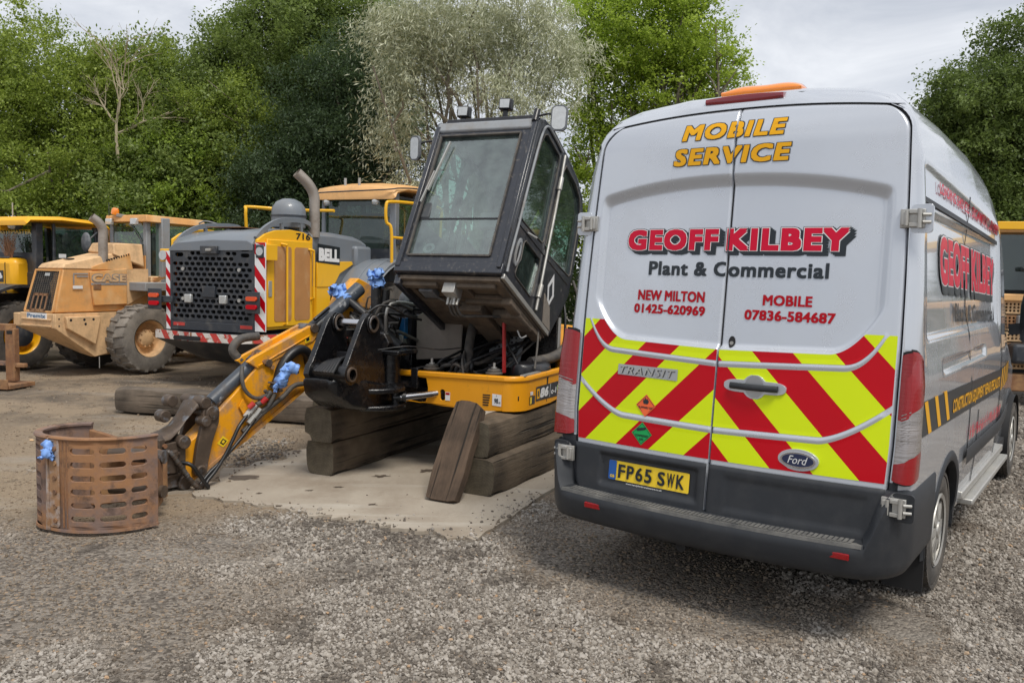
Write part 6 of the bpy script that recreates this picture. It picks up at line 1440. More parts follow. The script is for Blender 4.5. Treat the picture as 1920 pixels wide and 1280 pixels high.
# bucket ram lying on the arm
ap('ram_barrel', MB().cyl((-.085, .74, .985), (-.085, .30, .665), .062, n=24).cyl((-.085, .745, .99), (-.085, .70, .956), .07, n=24), 'ram', 40, .004)
ap('ram_rod', MB().cyl((-.085, .30, .665), (-.085, .20, .60), .032, n=18), 'chrome', 40); ap('ram_head', MB().cyl((-.15, .80, 1.02), (-.02, .80, 1.02), .055, n=20).beam((-.085, .73, .975), (-.085, .80, 1.02), .09, .08), 'linkage', 40, .008)
ap('ram_fitting', MB().cyl((-.04, .70, 1.0), (-.04, .74, 1.06), .02, n=10).cyl((-.08, .70, 1.02), (-.08, .72, 1.06), .018, n=10), 'rust', 30)
ap('ram_pipe', MB().tube([(-.15, .72, .93), (-.17, .55, .80), (-.17, .40, .70)], .012, 8), 'greyhose', 60)
# tipping links
def link_plate(x0, x1):
    P1, P2 = Vector((.215, .60)), Vector((.115, .135)); out = []
    for t in np.linspace(0, math.pi, 9): out.append((P1.x+.075*math.cos(t), P1.y+.075*math.sin(t)))
    out += [(.135, .52), (.085, .35), (.055, .16)]
    for t in np.linspace(math.pi, 2*math.pi, 7): out.append((P2.x+.06*math.cos(t), P2.y+.05*math.sin(t)))
    out += [(.185, .20), (.225, .36), (.285, .52)]
    b = MB(); b.prism(out, x0, x1, 'yz'); b.lathe([(.03, 0), (.062, 0), (.058, .02), (.03, .02)], (x1, .215, .60), (1, 0, 0), 20); b.lathe([(.0, .02), (.045, .02), (.05, .0)], (x1, .115, .135), (1, 0, 0), 16); return b
ap('tipping_link', link_plate(.015, .060), 'linkage', 40, .010); ap('tipping_link', link_plate(-.245, -.20), 'linkage', 40, .010)
ap('link_pin', MB().cyl((-.25, .215, .60), (.085, .215, .60), .036, n=18), 'linkage', 40); ap('link_pin', MB().cyl((-.25, .16, .69), (.07, .16, .69), .05, n=18), 'linkage', 40, .01); ap('link_pin', MB().cyl((-.26, .115, .135), (.08, .115, .135), .03, n=16), 'linkage', 40)
# forked tipping lever to the rotator head
b = MB(); rows = []
for s_, z_, w, h in ((.20, .68, .13, .055), (.10, .66, .12, .06), (.02, .56, .09, .055), (-.05, .48, .10, .05), (-.14, .43, .13, .055), (-.20, .42, .13, .05)):
    rows.append([Vector((-.085+w*math.cos(t), s_+h*.35*math.sin(t), z_+h*math.sin(t))) for t in np.linspace(0, 2*math.pi, 14, endpoint=False)])
b.loft(rows); ap('tipping_lever', b, 'linkage', 60)
for s_, z_, x0 in ((-.085, .585, -.22), (-.01, .70, -.24)): ap('lever_ear', MB().cyl((x0, s_, z_), (x0+.10, s_, z_), .05, n=18), 'linkage', 40, .008)
ap('lever_ear', MB().cyl((-.02, .155, .54), (.085, .155, .54), .045, n=18), 'linkage', 40, .006)
# rotator head
hd = bpy.data.objects.new('rotator_head', None); COL.objects.link(hd); hd.parent = arm
hp = lambda n, b, m='linkage', bv=.008: b.build(n, m, hd, 35, bv)
hp('head_block', MB().box(-.21, .03, -.20, .0, .03, .40)); hp('head_plate', MB().box(-.23, .05, -.245, -.19, .02, .44)); hp('head_lug', MB().cyl((-.23, -.03, .39), (.07, -.03, .39), .055, n=18)); hp('head_lug', MB().cyl((-.23, -.02, .06), (.06, -.02, .06), .06, n=18))
for z in (.12, .20, .29): hp('head_rib', MB().box(-.0, .055, -.23, -.06, z, z+.03))
hp('head_motor', MB().cyl((.03, -.14, .16), (.03, -.14, .34), .06, n=18)); hp('head_bolt', MB().cyl((.05, -.20, .385), (.075, -.20, .385), .018, n=6), 'rust', 0); hp('head_bolt', MB().cyl((.05, -.21, .05), (.075, -.21, .05), .018, n=6), 'rust', 0)
# hoses
def ah(name, pts, r, m='hose', n=10): return ap(name, MB().tube(pts, r, n), m, 70)
ah('braided_hose', [(.04, -.22, .33), (.10, -.18, .335), (.12, -.11, .23), (.12, -.03, .11), (.12, .04, .03), (.12, .10, .022)], .018, 'greyhose')
for k in range(22):
    t = k/21; P = cr_pts([(.04, -.22, .33), (.10, -.18, .335), (.12, -.11, .23), (.12, -.03, .11), (.12, .04, .03), (.12, .10, .022)], 6); i = min(len(P)-2, int(t*(len(P)-2))); d = (P[i+1]-P[i]).normalized()
    ap('hose_armour', MB().cyl(P[i]-d*.006, P[i]+d*.006, .0225, n=10), 'linkage', 40)
ah('grab_hose', [(.04, -.11, .24), (.14, -.03, .225), (.16, .03, .14), (.17, .08, .06), (.17, .11, .02), (.15, .12, .02), (.12, .13, .05), (.11, .22, .13), (.10, .32, .25), (.09, .40, .37), (.08, .46, .46), (.06, .55, .54), (.05, .60, .57)], .016)
ah('grab_hose', [(.10, .08, .03), (.09, .17, .11), (.08, .30, .20), (.07, .45, .32), (.06, .56, .42), (.05, .64, .50)], .016)
ah('return_hose', [(.04, .52, .40), (.04, .63, .47), (.045, .72, .54), (.05, .92, .655), (.05, 1.05, .75), (.05, 1.20, .76), (.04, 1.40, .78)], .022, 'greyhose')
ah('fat_hose', [(.05, .83, .74), (.06, .87, .82), (.06, .91, .93), (.06, 1.0, 1.03), (.06, 1.11, 1.075), (.05, 1.20, 1.03), (.0, 1.25, .93), (-.02, 1.27, .85)], .046, 'hose', 14)
ah('coil_hose', [(-.02, .56, .95), (.02, .53, .87), (.04, .54, .77), (.05, .60, .70), (.05, .68, .675), (.05, .76, .70), (.05, .74, .74)], .017, 'greyhose')
ah('supply_pipe', [(.05, .80, .72), (.05, .74, .66), (.045, .66, .62)], .024, 'greyhose'); ah('supply_pipe', [(.055, .84, .70), (.05, .78, .60), (.045, .70, .55)], .022, 'greyhose')
ap('hose_clamp', MB().tube([(.02, .80, .80), (.12, .81, .80), (.12, .87, .73), (.02, .86, .71)], .010, 6, 0), 'linkage', 40)
for s_, z_, m_ in ((.61, .585, 'zinc'), (.655, .545, 'zinc'), (.57, .555, 'zinc'), (.60, .50, 'zinc')): ap('hose_coupling', MB().cyl((.05, s_-.03, z_-.03), (.05, s_+.035, z_+.035), .026, n=8), m_, 30)
for s_, z_ in ((.585, .625), (.715, .655)): ap('red_cap', MB().cyl((.06, s_-.012, z_-.02), (.085, s_+.02, z_+.02), .024, n=10), 'red' if s_ > .7 else 'wornred', 40)
ap('clamp_plate', MB().prism([(.54, .68), (.60, .56), (.68, .48), (.66, .44), (.57, .50), (.50, .62)], .012, .024, 'yz'), 'armyellow', 30)
ah('boom_hose', [(-.19, .66, .98), (-.22, .60, 1.08), (-.22, .68, 1.17), (-.20, .85, 1.19)], .038, 'greyhose', 12)
# upper ram running up behind the black casting
ap('boom_ram', MB().cyl((-.09, 1.36, 1.22), (-.10, 1.95, 1.62), .070, n=22), 'ram', 40, .004); ap('boom_ram_collar', MB().cyl((-.09, 1.33, 1.20), (-.09, 1.46, 1.285), .078, n=22), 'black', 40, .004)
ap('ram_guard', MB().beam((-.02, 1.33, 1.33), (-.04, 1.52, 1.44), .03, .03), 'black', 30, .008)
ap('boom_foot', MB().prism([(1.45, .95), (1.62, .95), (1.98, 1.45), (2.15, 1.40), (2.25, 1.62), (2.0, 1.72), (1.78, 1.55)], -.30, -.17, 'yz'), 'armyellow', 30, .01)
# --- grab: two slotted shells standing on edge
gr = bpy.data.objects.new('grab', None); COL.objects.link(gr); gr.parent = arm
am = Matrix.Translation((AO[0], AO[1], 0)) @ Matrix.Rotation(-rad(AY), 4, 'Z'); ami = am.inverted()
def W2A(x, y, z): return ami @ Vector((x, y, z))
def arc(p0, p1, bulge, n=80):
    p0, p1 = Vector(p0), Vector(p1); c = (p0+p1)/2; d = p1-p0; L = d.length; nrm = Vector((d.y, -d.x)).normalized(); R = (L*L/4+bulge*bulge)/(2*abs(bulge)); ctr = c+nrm*(bulge-math.copysign(R, bulge)); a0 = math.atan2(p0.y-ctr.y, p0.x-ctr.x); a1 = math.atan2(p1.y-ctr.y, p1.x-ctr.x)
    if a1-a0 > math.pi: a1 -= 2*math.pi
    if a0-a1 > math.pi: a1 += 2*math.pi
    S = R*abs(a1-a0)
    def f(s): a = a0+(a1-a0)*s/S; return Vector((ctr.x+R*math.cos(a), ctr.y+R*math.sin(a))), Vector((math.cos(a), math.sin(a)))*(1 if bulge*0+1 else 1)
    return f, S
def dense(l, st):
    o = []
    for i, a in enumerate(l):
        b = l[(i+1) % len(l)]; d = math.hypot(b[0]-a[0], b[1]-a[1]); n = max(1, int(d/st)); o += [(a[0]+(b[0]-a[0])*k/n, a[1]+(b[1]-a[1])*k/n) for k in range(n)]
    return o
def shell(name, p0, p1, bulge, cols, label, zt=.635, tilt=0., flip=1):
    f, S = arc(p0, p1, bulge); cen = (Vector(p0)+Vector(p1))/2
    def out(s):
        p, n = f(min(max(s, 0), S)); 
        return p, n
    def M3(s, z, t):     # t: outwards
        p, n = out(s); q = p+n*t; k = -.05*z*z*0; return W2A(q.x+n.x*.035*(z-.3)*tilt, q.y+n.y*.035*(z-.3)*tilt, z)
    b = MB(); rows_z = [.045+.0915*k for k in range(6)]+[.045+.0915*6]
    zb = .022
    def tile(s0, s1, z0, z1, hole=None):
        nn = max(2, int((s1-s0)/.014)+1); o_ = [(s, z0) for s in np.linspace(s0, s1, nn)]+[(s, z1) for s in np.linspace(s1, s0, nn)]
        b.plate([o_]+([hole] if hole else []), -.012, .012, lambda u, v, t: M3(u, v, t), walls=[False, True])
    def slot_tile(c0, c1, s0, s1, z0, z1, zc, r):
        ss = [(s0, 0)]+[(c0+r*(1-math.cos(rad(a))), r*math.sin(rad(a))) for a in (0, 22, 45, 68, 90)]
        k = int((c1-c0-2*r)/.016); ss += [(c0+r+(c1-c0-2*r)*i/k, r) for i in range(1, k)]
        ss += [(c1-r*(1-math.cos(rad(a))), r*math.sin(rad(a))) for a in (90, 68, 45, 22, 0)]+[(s1, 0)]
        for t in (-.012, .012):
            o = len(b.v); n = len(ss)
            for s_, hh in ss: b.v += [tuple(M3(s_, z, t)) for z in (z0, zc-hh, zc+hh, z1)]
            for i in range(n-1):
                q = o+i*4; b.f += [(q, q+4, q+5, q+1), (q+2, q+6, q+7, q+3)]
                if t > 0: w = n*4; b.f += [(q+1, q+5, q+5-w, q+1-w), (q+2, q+6, q+6-w, q+2-w)] if (ss[i][1] or ss[i+1][1]) else []
    edges = [0]
    for c0, c1 in cols: edges += [c0-.012, c1+.012]
    edges.append(S); prev = 0
    for c0, c1 in cols:
        if c0-.012 > prev: tile(prev, c0-.012, zb, zt)
        tile(c0-.012, c1+.012, zb, .045)
        for k in range(6):
            z0 = .045+.092*k; zc = z0+.048; h = .0215
            slot_tile(c0, min(c1, S-.004), c0-.012, c1+.012, z0, z0+.092, zc, h)
        tile(c0-.012, c1+.012, .045+.092*6, zt); prev = c1+.012
    tile(prev, S, zb, zt)
    import bmesh
    o = b.build(name, 'rustbright', gr, 25); bm = bmesh.new(); bm.from_mesh(o.data); bmesh.ops.remove_doubles(bm, verts=bm.verts, dist=.0004)
    bmesh.ops.recalc_face_normals(bm, faces=bm.faces); bm.to_mesh(o.data); bm.free(); o.data.set_sharp_from_angle(angle=rad(30)); o['label'] = label
    # rolled top and bottom rims
    r = MB(); rr = []
    for s in np.linspace(0, S, 24): rr.append([M3(s, zt+dz, t) for t, dz in ((-.03, -.006), (-.03, .008), (.020, .012), (.026, 0), (.020, -.010))])
    r.loft(rr); r.build('top_rim', 'rustbright', o, 40)
    r = MB(); rr = []
    for s in np.linspace(0, S, 24): rr.append([M3(s, .010+dz, t) for t, dz in ((-.02, -.008), (-.02, .012), (.020, .012), (.022, -.008))])
    r.loft(rr); r.build('bottom_rim', 'rustbright', o, 40)
    return o, M3, S
L0 = (-3.095, 5.655)
sh, M3, S = shell('grab_shell', (L0[0]+.008, L0[1]), (-2.45, 5.82), .13, [(.165, .325), (.355, .515), (.545, .650)], 'near shell with three columns of slots')
b = MB(); b.plate([rrect(.0, .085, .03, .625, .015)], .0125, .022, lambda u, v, t: M3(u, v, t)); b.build('cutting_edge', 'palerust', gr, 30, .003)
for k in range(6): MB().plate([circle(.052, .075+.098*k, .017, 12)], .02, .030, lambda u, v, t: M3(u, v, t)).build('edge_bolt', 'rust', gr, 30, .003)
b = MB(); b.loft([[M3(s, z, t) for s, t in ((.105, .012), (.112, .020), (.119, .012))] for z in np.linspace(.03, .62, 12)], closed=False, cap=False); b.build('weld_line', 'rust', gr, 60)
b = MB(); b.loft([[M3(s, z, t) for s, t in ((.135, .012), (.140, .018), (.145, .012))] for z in np.linspace(.03, .62, 12)], closed=False, cap=False); b.build('weld_line', 'rust', gr, 60)
sh2, M3b, S2 = shell('grab_shell', (L0[0]-.012, L0[1]+.002), (-3.06, 6.16), -.20, [(.07, .20), (.24, .36)], 'far shell curving away on the left')
b = MB(); b.beam(W2A(L0[0]-.018, L0[1]-.004, .0), W2A(L0[0]-.012, L0[1]+.004, .632), .034, .030, (1, 0, 0)); b.build('lip_bar', 'palerust', gr, 30, .006)
p, n = Vector((-2.45, 5.82)), None
b = MB(); b.plate([[(.02, .06), (.24, .08), (.24, .36), (.02, .50)]], -.02, .02, lambda u, v, t: W2A(-2.52-u*.1+t, 5.88+u*.95, v)); b.build('shell_arm', 'rust', gr, 30, .008)
b = MB(); b.plate([[(-.02, .03), (.62, .05), (.62, .40), (-.02, .60)]], -.02, .02, lambda u, v, t: W2A(-3.06+u*.75, 6.16+u*.30+t, v)); b.build('shell_arm', 'rust', gr, 30, .008)
b = MB(); b.cyl(W2A(-2.48, 6.02, .18), W2A(-2.90, 6.10, .18), .045, n=16); b.cyl(W2A(-2.50, 6.08, .42), W2A(-2.92, 6.14, .42), .05, n=16); b.build('grab_ram', 'linkage', gr, 40)
b = MB(); b.box(-.20, .02, -.52, -.22, .06, .11).box(-.20, .02, -.52, -.22, .34, .39).box(-.20, .02, -.50, -.24, .11, .34); b.build('grab_frame', 'rust', gr, 30, .008)
g_ = crumple('disposable_glove', 'glove', None, [(-3.09, 5.63, .60), (-3.085, 5.60, .57), (-3.09, 5.60, .52)], .030, .55, 8); tag(g_, 'small blue glove knotted at the top of the rusty grab mouth', 'glove', GG)
# ------------------------------------------------------------------ wheeled loaders behind
def lp(par): return lambda name, b, mat, smooth=35, bevel=0, sub=None: b.build(name, mat, sub or par, smooth, bevel)
def cab_box(par, P, posts, roof, glass_faces, post_mat, glass='glass'):
    for a_, c_, w in posts: P('cab_post', MB().beam(a_, c_, w, w), post_mat, 30, .012)
    for f in glass_faces: P('cab_window', MB().add(f, [tuple(range(len(f)))]), glass, 0)
# ---- loader with dome filter (centre)
B = empty('wheeled_loader', (-3.76, 12.5, 0), 22, 'yellow wheeled loader with honeycomb rear grille and red and white striped corners', 'wheel loader', 'parked wheeled loaders'); P = lp(B)
# grille with elongated holes
gx0, gx1, gz0, gz1 = -1.60, -.03, .96, 2.13
holes = []
for j in range(13):
    z = 1.035+j*.0795; off = (j % 2)*.056
    for i in range(14):
        x = -1.52+off+i*.112
        if x < -1.55 or x > -.09: continue
        if j > 10 and (x < -1.25 or x > -.36): continue
        if j == 12 and -1.06 < x < -.58: continue
        holes.append(rrect(x-.044, x+.044, z-.027, z+.027, .026, 3))
for x in (-1.44, -.20):
    for z in (1.965, 2.055): holes.append(rrect(x-.08, x+.08, z-.03, z+.03, .025, 2))
P('grille_panel', MB().plate([[(gx0, gz0), (gx1, gz0), (gx1, gz1), (gx0, gz1-.08)]]+holes, -.02, .015, lambda u, v, t: (u, t, v)), 'charcoal', 30)
P('radiator_core', MB().box(gx0+.02, gx1-.02, .10, .16, gz0, gz1-.08), 'seam', 0)
for x in (-1.25, -.42, -.9): P('core_pipe', MB().tube([(x, .08, 1.1), (x+.05, .06, 1.4), (x-.03, .08, 1.8)], .025, 8), 'interior', 60)
P('grille_sill', MB().box(gx0, gx1, -.03, .05, .82, .955), 'charcoal', 30, .01); P('grille_surround', MB().box(gx0-.02, gx0+.02, -.025, .05, .82, 2.05), 'charcoal', 30); P('camera_housing', MB().box(-1.0, -.68, -.07, -.01, 1.98, 2.10), 'charcoal', 30, .01); P('camera_lens', MB().box(-.87, -.78, -.10, -.06, 2.02, 2.06), 'zinc', 30, .006)
P('number_holder', MB().box(-.98, -.74, -.05, -.015, 1.33, 1.50), 'charcoal', 30, .008)
for x in (-1.36, -.30): 
    for z in (1.75, 1.30): P('grille_bolt', MB().cyl((x, -.02, z), (x, -.04, z), .028, n=12), 'zinc', 30)
for x in (-1.24, -.58): P('work_light', MB().box(x-.065, x+.065, -.075, -.02, 1.24, 1.37), 'lampglass', 30, .012)
for x0 in (-1.60, -.33): P('red_reflector', MB().box(x0+.05, x0+.27, -.036, -.028, .885, .935), 'wornred', 0)
# striped boards: alternating red and white pieces cut on the slant
def striped(x0, x1, y, z0, z1, n, slope, par, flip=1, ma='txtwht', mb='vred', nm='stripe'):
    h = (z1-z0)/n
    for k in range(-3, n+4):
        a = z0+k*h; poly = [(x0, a), (x1, a-slope*flip), (x1, a+h-slope*flip), (x0, a+h)]
        poly = [(x, min(z1, max(z0, z))) for x, z in poly]
        if max(p[1] for p in poly)-min(p[1] for p in poly) < .01: continue
        P(nm, MB().plate([poly], y-.006, y, lambda u, v, t: (u, t, v)), mb if k % 2 else ma, 0)
P('marker_board', MB().box(-.02, .165, -.02, .0, .855, 2.16), 'txtwht', 0); striped(-.018, .163, -.021, .858, 2.158, 8, .22, B, 1)
P('marker_board', MB().box(-1.70, -1.615, -.02, .0, .82, 2.02), 'txtwht', 0); striped(-1.698, -1.617, -.021, .822, 2.018, 10, .10, B, 1)
P('hood_corner_post', MB().box(-1.64, -1.60, -.0, .3, .82, 2.0), 'bell', 30)
# tail lamp plates
for x0, yo in ((-1.98, -.10), (-.13, -.10)):
    t_ = bpy.data.objects.new('tail_lamp', None); COL.objects.link(t_); t_.parent = B; t_.location = (x0, yo, 1.12)
    MB().box(0, .27, -.02, .0, 0, .32).build('lamp_plate', 'charcoal', t_, 30, .01); MB().plate([rrect(.04, .23, .185, .25, .03)], -.05, -.02, lambda u, v, t: (u, t, v)).build('orange_lens', 'orangelamp', t_, 40, .008); MB().plate([rrect(.04, .23, .065, .13, .03)], -.05, -.02, lambda u, v, t: (u, t, v)).build('red_lens', 'vred', t_, 40, .008)
P('lamp_arm', MB().box(-1.75, -1.52, -.09, -.06, 1.23, 1.33), 'charcoal', 30, .01)
# engine hood: grey cap with rounded edges
rows = []
for y, dz, k in ((-.03, -.10, 1), (.05, -.02, 1), (.35, .07, 1), (.75, .12, 1), (1.1, .13, 1), (1.36, .12, 1)):
    z = 2.26+dz; rows.append([Vector((-1.64, y, 2.02)), Vector((-1.62, y, z-.10)), Vector((-1.50, y, z-.02)), Vector((-.8, y, z+.03)), Vector((-.16, y, z+.02)), Vector((-.07, y, z-.02)), Vector((-.055, y, z-.08)), Vector((-.055, y, 2.10+dz*.6))])
P('engine_hood', MB().loft(rows), 'slate', 45, .006)
P('hood_patch', MB().box(-1.25, -.55, .35, 1.0, 2.395, 2.405), 'rust', 0)
rows = []
for y, z, x in ((1.36, 2.40, .0), (1.9, 2.40, .03), (2.6, 2.36, .05), (2.9, 2.30, .05)): rows.append([Vector((-1.60, y, 1.5)), Vector((-1.60, y, z-.08)), Vector((-1.5, y, z)), Vector((x-.10, y, z)), Vector((x, y, z-.07)), Vector((x, y, 1.5))])
P('side_cowl', MB().loft(rows), 'slate', 45, .01)
P('cowl_block', MB().box(-.25, .14, 2.45, 2.95, 1.75, 2.20), 'slate', 35, .05)
# yellow side: frame, arched door with two bronze vents and handles
side_o = [(.02, .86), (1.385, .86), (1.385, 2.28), (1.15, 2.36), (.80, 2.385), (.45, 2.36), (.18, 2.29), (.02, 2.20)]
P('side_panel', MB().prism(side_o, -.05, .0, 'yz'), 'bell', 30, .008)
P('side_panel', MB().prism(side_o, -1.64, -1.60, 'yz'), 'bell', 30, .008)
dpan = MB().prism([(.20, .90), (1.33, .90), (1.33, 2.22), (.20, 2.22)], .002, .028, 'yz').build('side_door', 'bell', B, 30, .012)
for y0, y1 in ((.36, .78), (.86, 1.26)): MB().plate([rrect(y0, y1, .98, 2.12, .05)], .0285, .034, lambda u, v, t: (t, u, v)).build('bronze_vent', 'bronze', dpan, 30)
for y0, z0, z1 in ((.60, .93, 2.16), (1.29, 1.3, 2.10)): MB().tube([(.03, y0, z0), (.085, y0, z0+.03), (.085, y0, z0+.1), (.085, y0, z1-.1), (.085, y0-.02, z1-.02), (.03, y0-.08, z1)], .018, 8).build('grab_handle', 'bell', dpan, 60)
MB().box(.028, .04, .22, .30, 1.36, 1.60).build('door_lock', 'zinc', dpan, 30, .006)
P('side_lamp', MB().box(.0, .14, .02, .30, 1.90, 2.14), 'bell', 30, .01); P('side_lamp_rim', MB().box(.0, .15, -.04, .02, 1.93, 2.13), 'charcoal', 30, .02); P('side_lamp_lens', MB().cyl((.075, -.045, 2.03), (.075, -.03, 2.03), .062, n=20), 'lampglass', 30)
P('side_lamp', MB().box(-1.86, -1.66, .02, .30, 1.85, 2.05), 'bell', 30, .01); P('side_lamp_lens', MB().cyl((-1.76, -.03, 1.95), (-1.76, .03, 1.95), .075, n=20), 'lampglass', 30)
P('cowl_panel', MB().prism([(1.40, 1.50), (1.86, 1.50), (2.05, 1.72), (2.45, 1.88), (2.42, 1.93), (1.40, 1.90)], .035, .072, 'yz'), 'bell', 30, .006); P('lower_cowl', MB().prism([(1.40, .86), (1.75, .86), (1.80, 1.50), (1.40, 1.50)], -.02, .06, 'yz'), 'bell', 30)
bf = lambda o_: (lambda u, v: (.058+o_ if u > 1.38 else o_, u, v))
decal('name_board', [(1.40, 1.90), (2.04, 1.86), (2.04, 2.16), (1.40, 2.20)], 'txtblk', B, lambda u, v: (.076, u, v)); lettering('lettering', 'BELL', (1.43, 2.02, 1.925, 2.135), 'txtwht', B, lambda u, v: (.080, u, v-.03*(u-1.43)), .07)
lettering('lettering', '716', (.93, 1.30, 2.245, 2.345), 'txtblk', B, lambda u, v: (.006, u, v), .02)
# counterweight
cw = []
for z, gx, gy in ((.80, 1.0, 0), (.68, 1.0, 0), (.34, .62, .55), (.30, .55, .7)):
    c = -.82; r = []
    for x, y in ((-1.84, -.10), (-1.0, -.30), (-.10, -.30), (.42, .35), (.52, 1.60), (-1.95, 1.6), (-1.95, .30)): r.append(Vector((c+(x-c)*gx, y+gy*(1 if y < 1 else 0), z)))
    cw.append(r)
P('counterweight', MB().loft(cw), 'charcoal', 30, .02)
def edge_strip(p, q, n):
    p, q = Vector(p), Vector(q); d = (q-p); L = d.length; d.normalize(); nn = Vector((d.y, -d.x, 0))
    for k in range(n):
        a, c_ = p+d*L*k/n, p+d*L*(k+1)/n; s_ = d*.10
        P('edge_stripe', MB().add([a+nn*.006+Vector((0, 0, -.115))+s_*(0 if k == 0 else 1), c_+nn*.006+Vector((0, 0, -.115))+s_*(0 if k == n-1 else 1), c_+nn*.006+Vector((0, 0, .012)), a+nn*.006+Vector((0, 0, .012)), a-nn*.01+Vector((0, 0, .012)), c_-nn*.01+Vector((0, 0, .012))], [(0, 1, 2, 3), (3, 2, 5, 4)]), 'wornred' if k % 2 else 'wornwhite', 0)
edge_strip((-1.84, -.10, .80), (-1.0, -.30, .80), 6); edge_strip((-1.0, -.30, .80), (-.10, -.30, .80), 7); edge_strip((-.10, -.30, .80), (.42, .35, .80), 6); edge_strip((.42, .35, .80), (.52, 1.60, .80), 8)
P('lifting_slot', MB().plate([rrect(-1.28, -.78, .695, .76, .03)], -.02, .0, lambda u, v, t: (u, -.30+t-.006, v)), 'seam', 0)
# hood rails
for pts in ([(-1.60, .05, 2.12), (-1.55, .25, 2.30), (-1.52, .55, 2.42), (-1.50, .95, 2.46), (-1.50, 1.35, 2.46), (-1.50, 1.50, 2.38)], [(-.06, .05, 2.22), (-.05, .25, 2.38), (-.05, .55, 2.50), (-.05, .95, 2.54), (-.05, 1.30, 2.52), (-.05, 1.45, 2.40)]):
    b = MB(); C_ = cr_pts(pts, 5)
    for i in range(len(C_)-1): b.beam(C_[i], C_[i+1], .05, .07)
    P('hood_rail', b, 'slate', 60); 
    for i in (5, 11, 17): P('rail_strut', MB().beam(C_[i]+Vector((0, 0, -.02)), (C_[i].x, C_[i].y+.04, C_[i].z-.20), .04, .05), 'slate', 30)
P('filter_dome', MB().lathe([(0, .48), (.10, .47), (.20, .42), (.255, .34), (.27, .26), (.275, .10), (.265, .02), (.22, 0), (0, 0)], (-.30, 1.15, 2.42), (0, 0, 1), 32), 'slate', 40); P('dome_band', MB().lathe([(.27, .0), (.283, .005), (.283, .03), (.27, .035)], (-.30, 1.15, 2.60), (0, 0, 1), 32), 'charcoal', 40)
st = cr_pts([(-.02, 1.45, 2.30), (-.02, 1.45, 2.75), (-.03, 1.44, 2.98), (-.08, 1.35, 3.15), (-.18, 1.20, 3.31)], 5); P('exhaust_stack', MB().ring(st, [.084]*len(st), 20, cap=False).ring(st, [.074]*len(st), 20, cap=False), 'exhaust', 60)
# cab
posts = [((.36, 3.35, 1.45), (.36, 3.35, 3.2), .13), ((-1.12, 3.30, 2.2), (-1.10, 3.30, 3.2), .07), ((.36, 4.10, 1.45), (.36, 4.10, 3.2), .06), ((.30, 4.85, 1.5), (.28, 4.75, 3.15), .08), ((-1.06, 4.85, 1.5), (-1.05, 4.75, 3.15), .08)]
gl_ = [[(-1.08, 3.34, 2.15), (.30, 3.34, 2.15), (.30, 3.34, 3.12), (-1.08, 3.34, 3.12)], [(.37, 3.42, 1.95), (.37, 4.06, 1.95), (.37, 4.06, 3.12), (.37, 3.42, 3.12)], [(.37, 4.14, 1.7), (.33, 4.80, 1.7), (.31, 4.74, 3.1), (.37, 4.14, 3.1)], [(-1.13, 3.35, 2.1), (-1.10, 4.80, 2.1), (-1.10, 4.75, 3.1), (-1.13, 3.35, 3.1)], [(-1.05, 4.86, 1.8), (.30, 4.86, 1.8), (.28, 4.76, 3.1), (-1.03, 4.76, 3.1)]]
cab_box(B, P, posts, None, gl_, 'slate')
P('cab_base', MB().box(-1.12, .42, 3.30, 4.9, 1.2, 1.75), 'slate', 30, .03); P('cab_rear_wall', MB().box(-1.10, .30, 3.31, 3.36, 1.7, 2.18), 'charcoal', 30); P('cab_door_panel', MB().box(.34, .385, 3.42, 4.06, 1.5, 1.95), 'slate', 30)
rf = []
for y, z in ((3.15, 3.18), (3.22, 3.28), (3.6, 3.36), (4.2, 3.38), (4.75, 3.34), (4.98, 3.22)): rf.append([Vector((-1.22, y, z-.10)), Vector((-1.16, y, z-.01)), Vector((-.7, y, z+.03)), Vector((-.05, y, z+.03)), Vector((.42, y, z-.01)), Vector((.50, y, z-.10)), Vector((.44, y, z-.13)), Vector((-1.16, y, z-.13))])
P('cab_roof', MB().loft(rf), 'bellroof', 50, .01); P('roof_gutter', MB().box(-1.14, .42, 3.28, 4.9, 3.09, 3.13), 'charcoal', 30)
P('roof_rail', MB().tube([(-1.24, 3.15, 3.14), (-1.1, 3.08, 3.18), (.3, 3.1, 3.22), (.50, 3.3, 3.26), (.54, 4.0, 3.30), (.54, 4.8, 3.22)], .014, 6), 'charcoal', 60)
for x in (-.98, .05): P('cab_light', MB().ball((x, 3.20, 3.02), (.075, .06, .075), 14), 'lampglass', 60)
for x in (-.65, -.35): P('aerial_foot', MB().cyl((x, 3.3, 3.32), (x, 3.3, 3.46), .025, n=8), 'zinc', 30)
P('cab_seat', MB().box(-.62, -.10, 3.75, 4.2, 1.9, 2.1).box(-.60, -.12, 3.70, 3.85, 2.1, 2.85), 'interior', 30, .06); P('steering_wheel', MB().ring([(-.35+.2*math.cos(a), 4.5+.05*math.sin(a), 2.3+.18*math.sin(a)) for a in np.linspace(0, 2*math.pi, 20)], .018, 6), 'interior', 60); P('cab_console', MB().box(-.55, -.15, 4.4, 4.75, 1.7, 2.25), 'interior', 30, .05)
P('door_handle', MB().box(.385, .44, 3.46, 3.56, 2.20, 2.40), 'zinc', 30, .01); P('post_bracket', MB().box(.43, .50, 3.30, 3.40, 2.25, 2.42), 'charcoal', 30, .01)
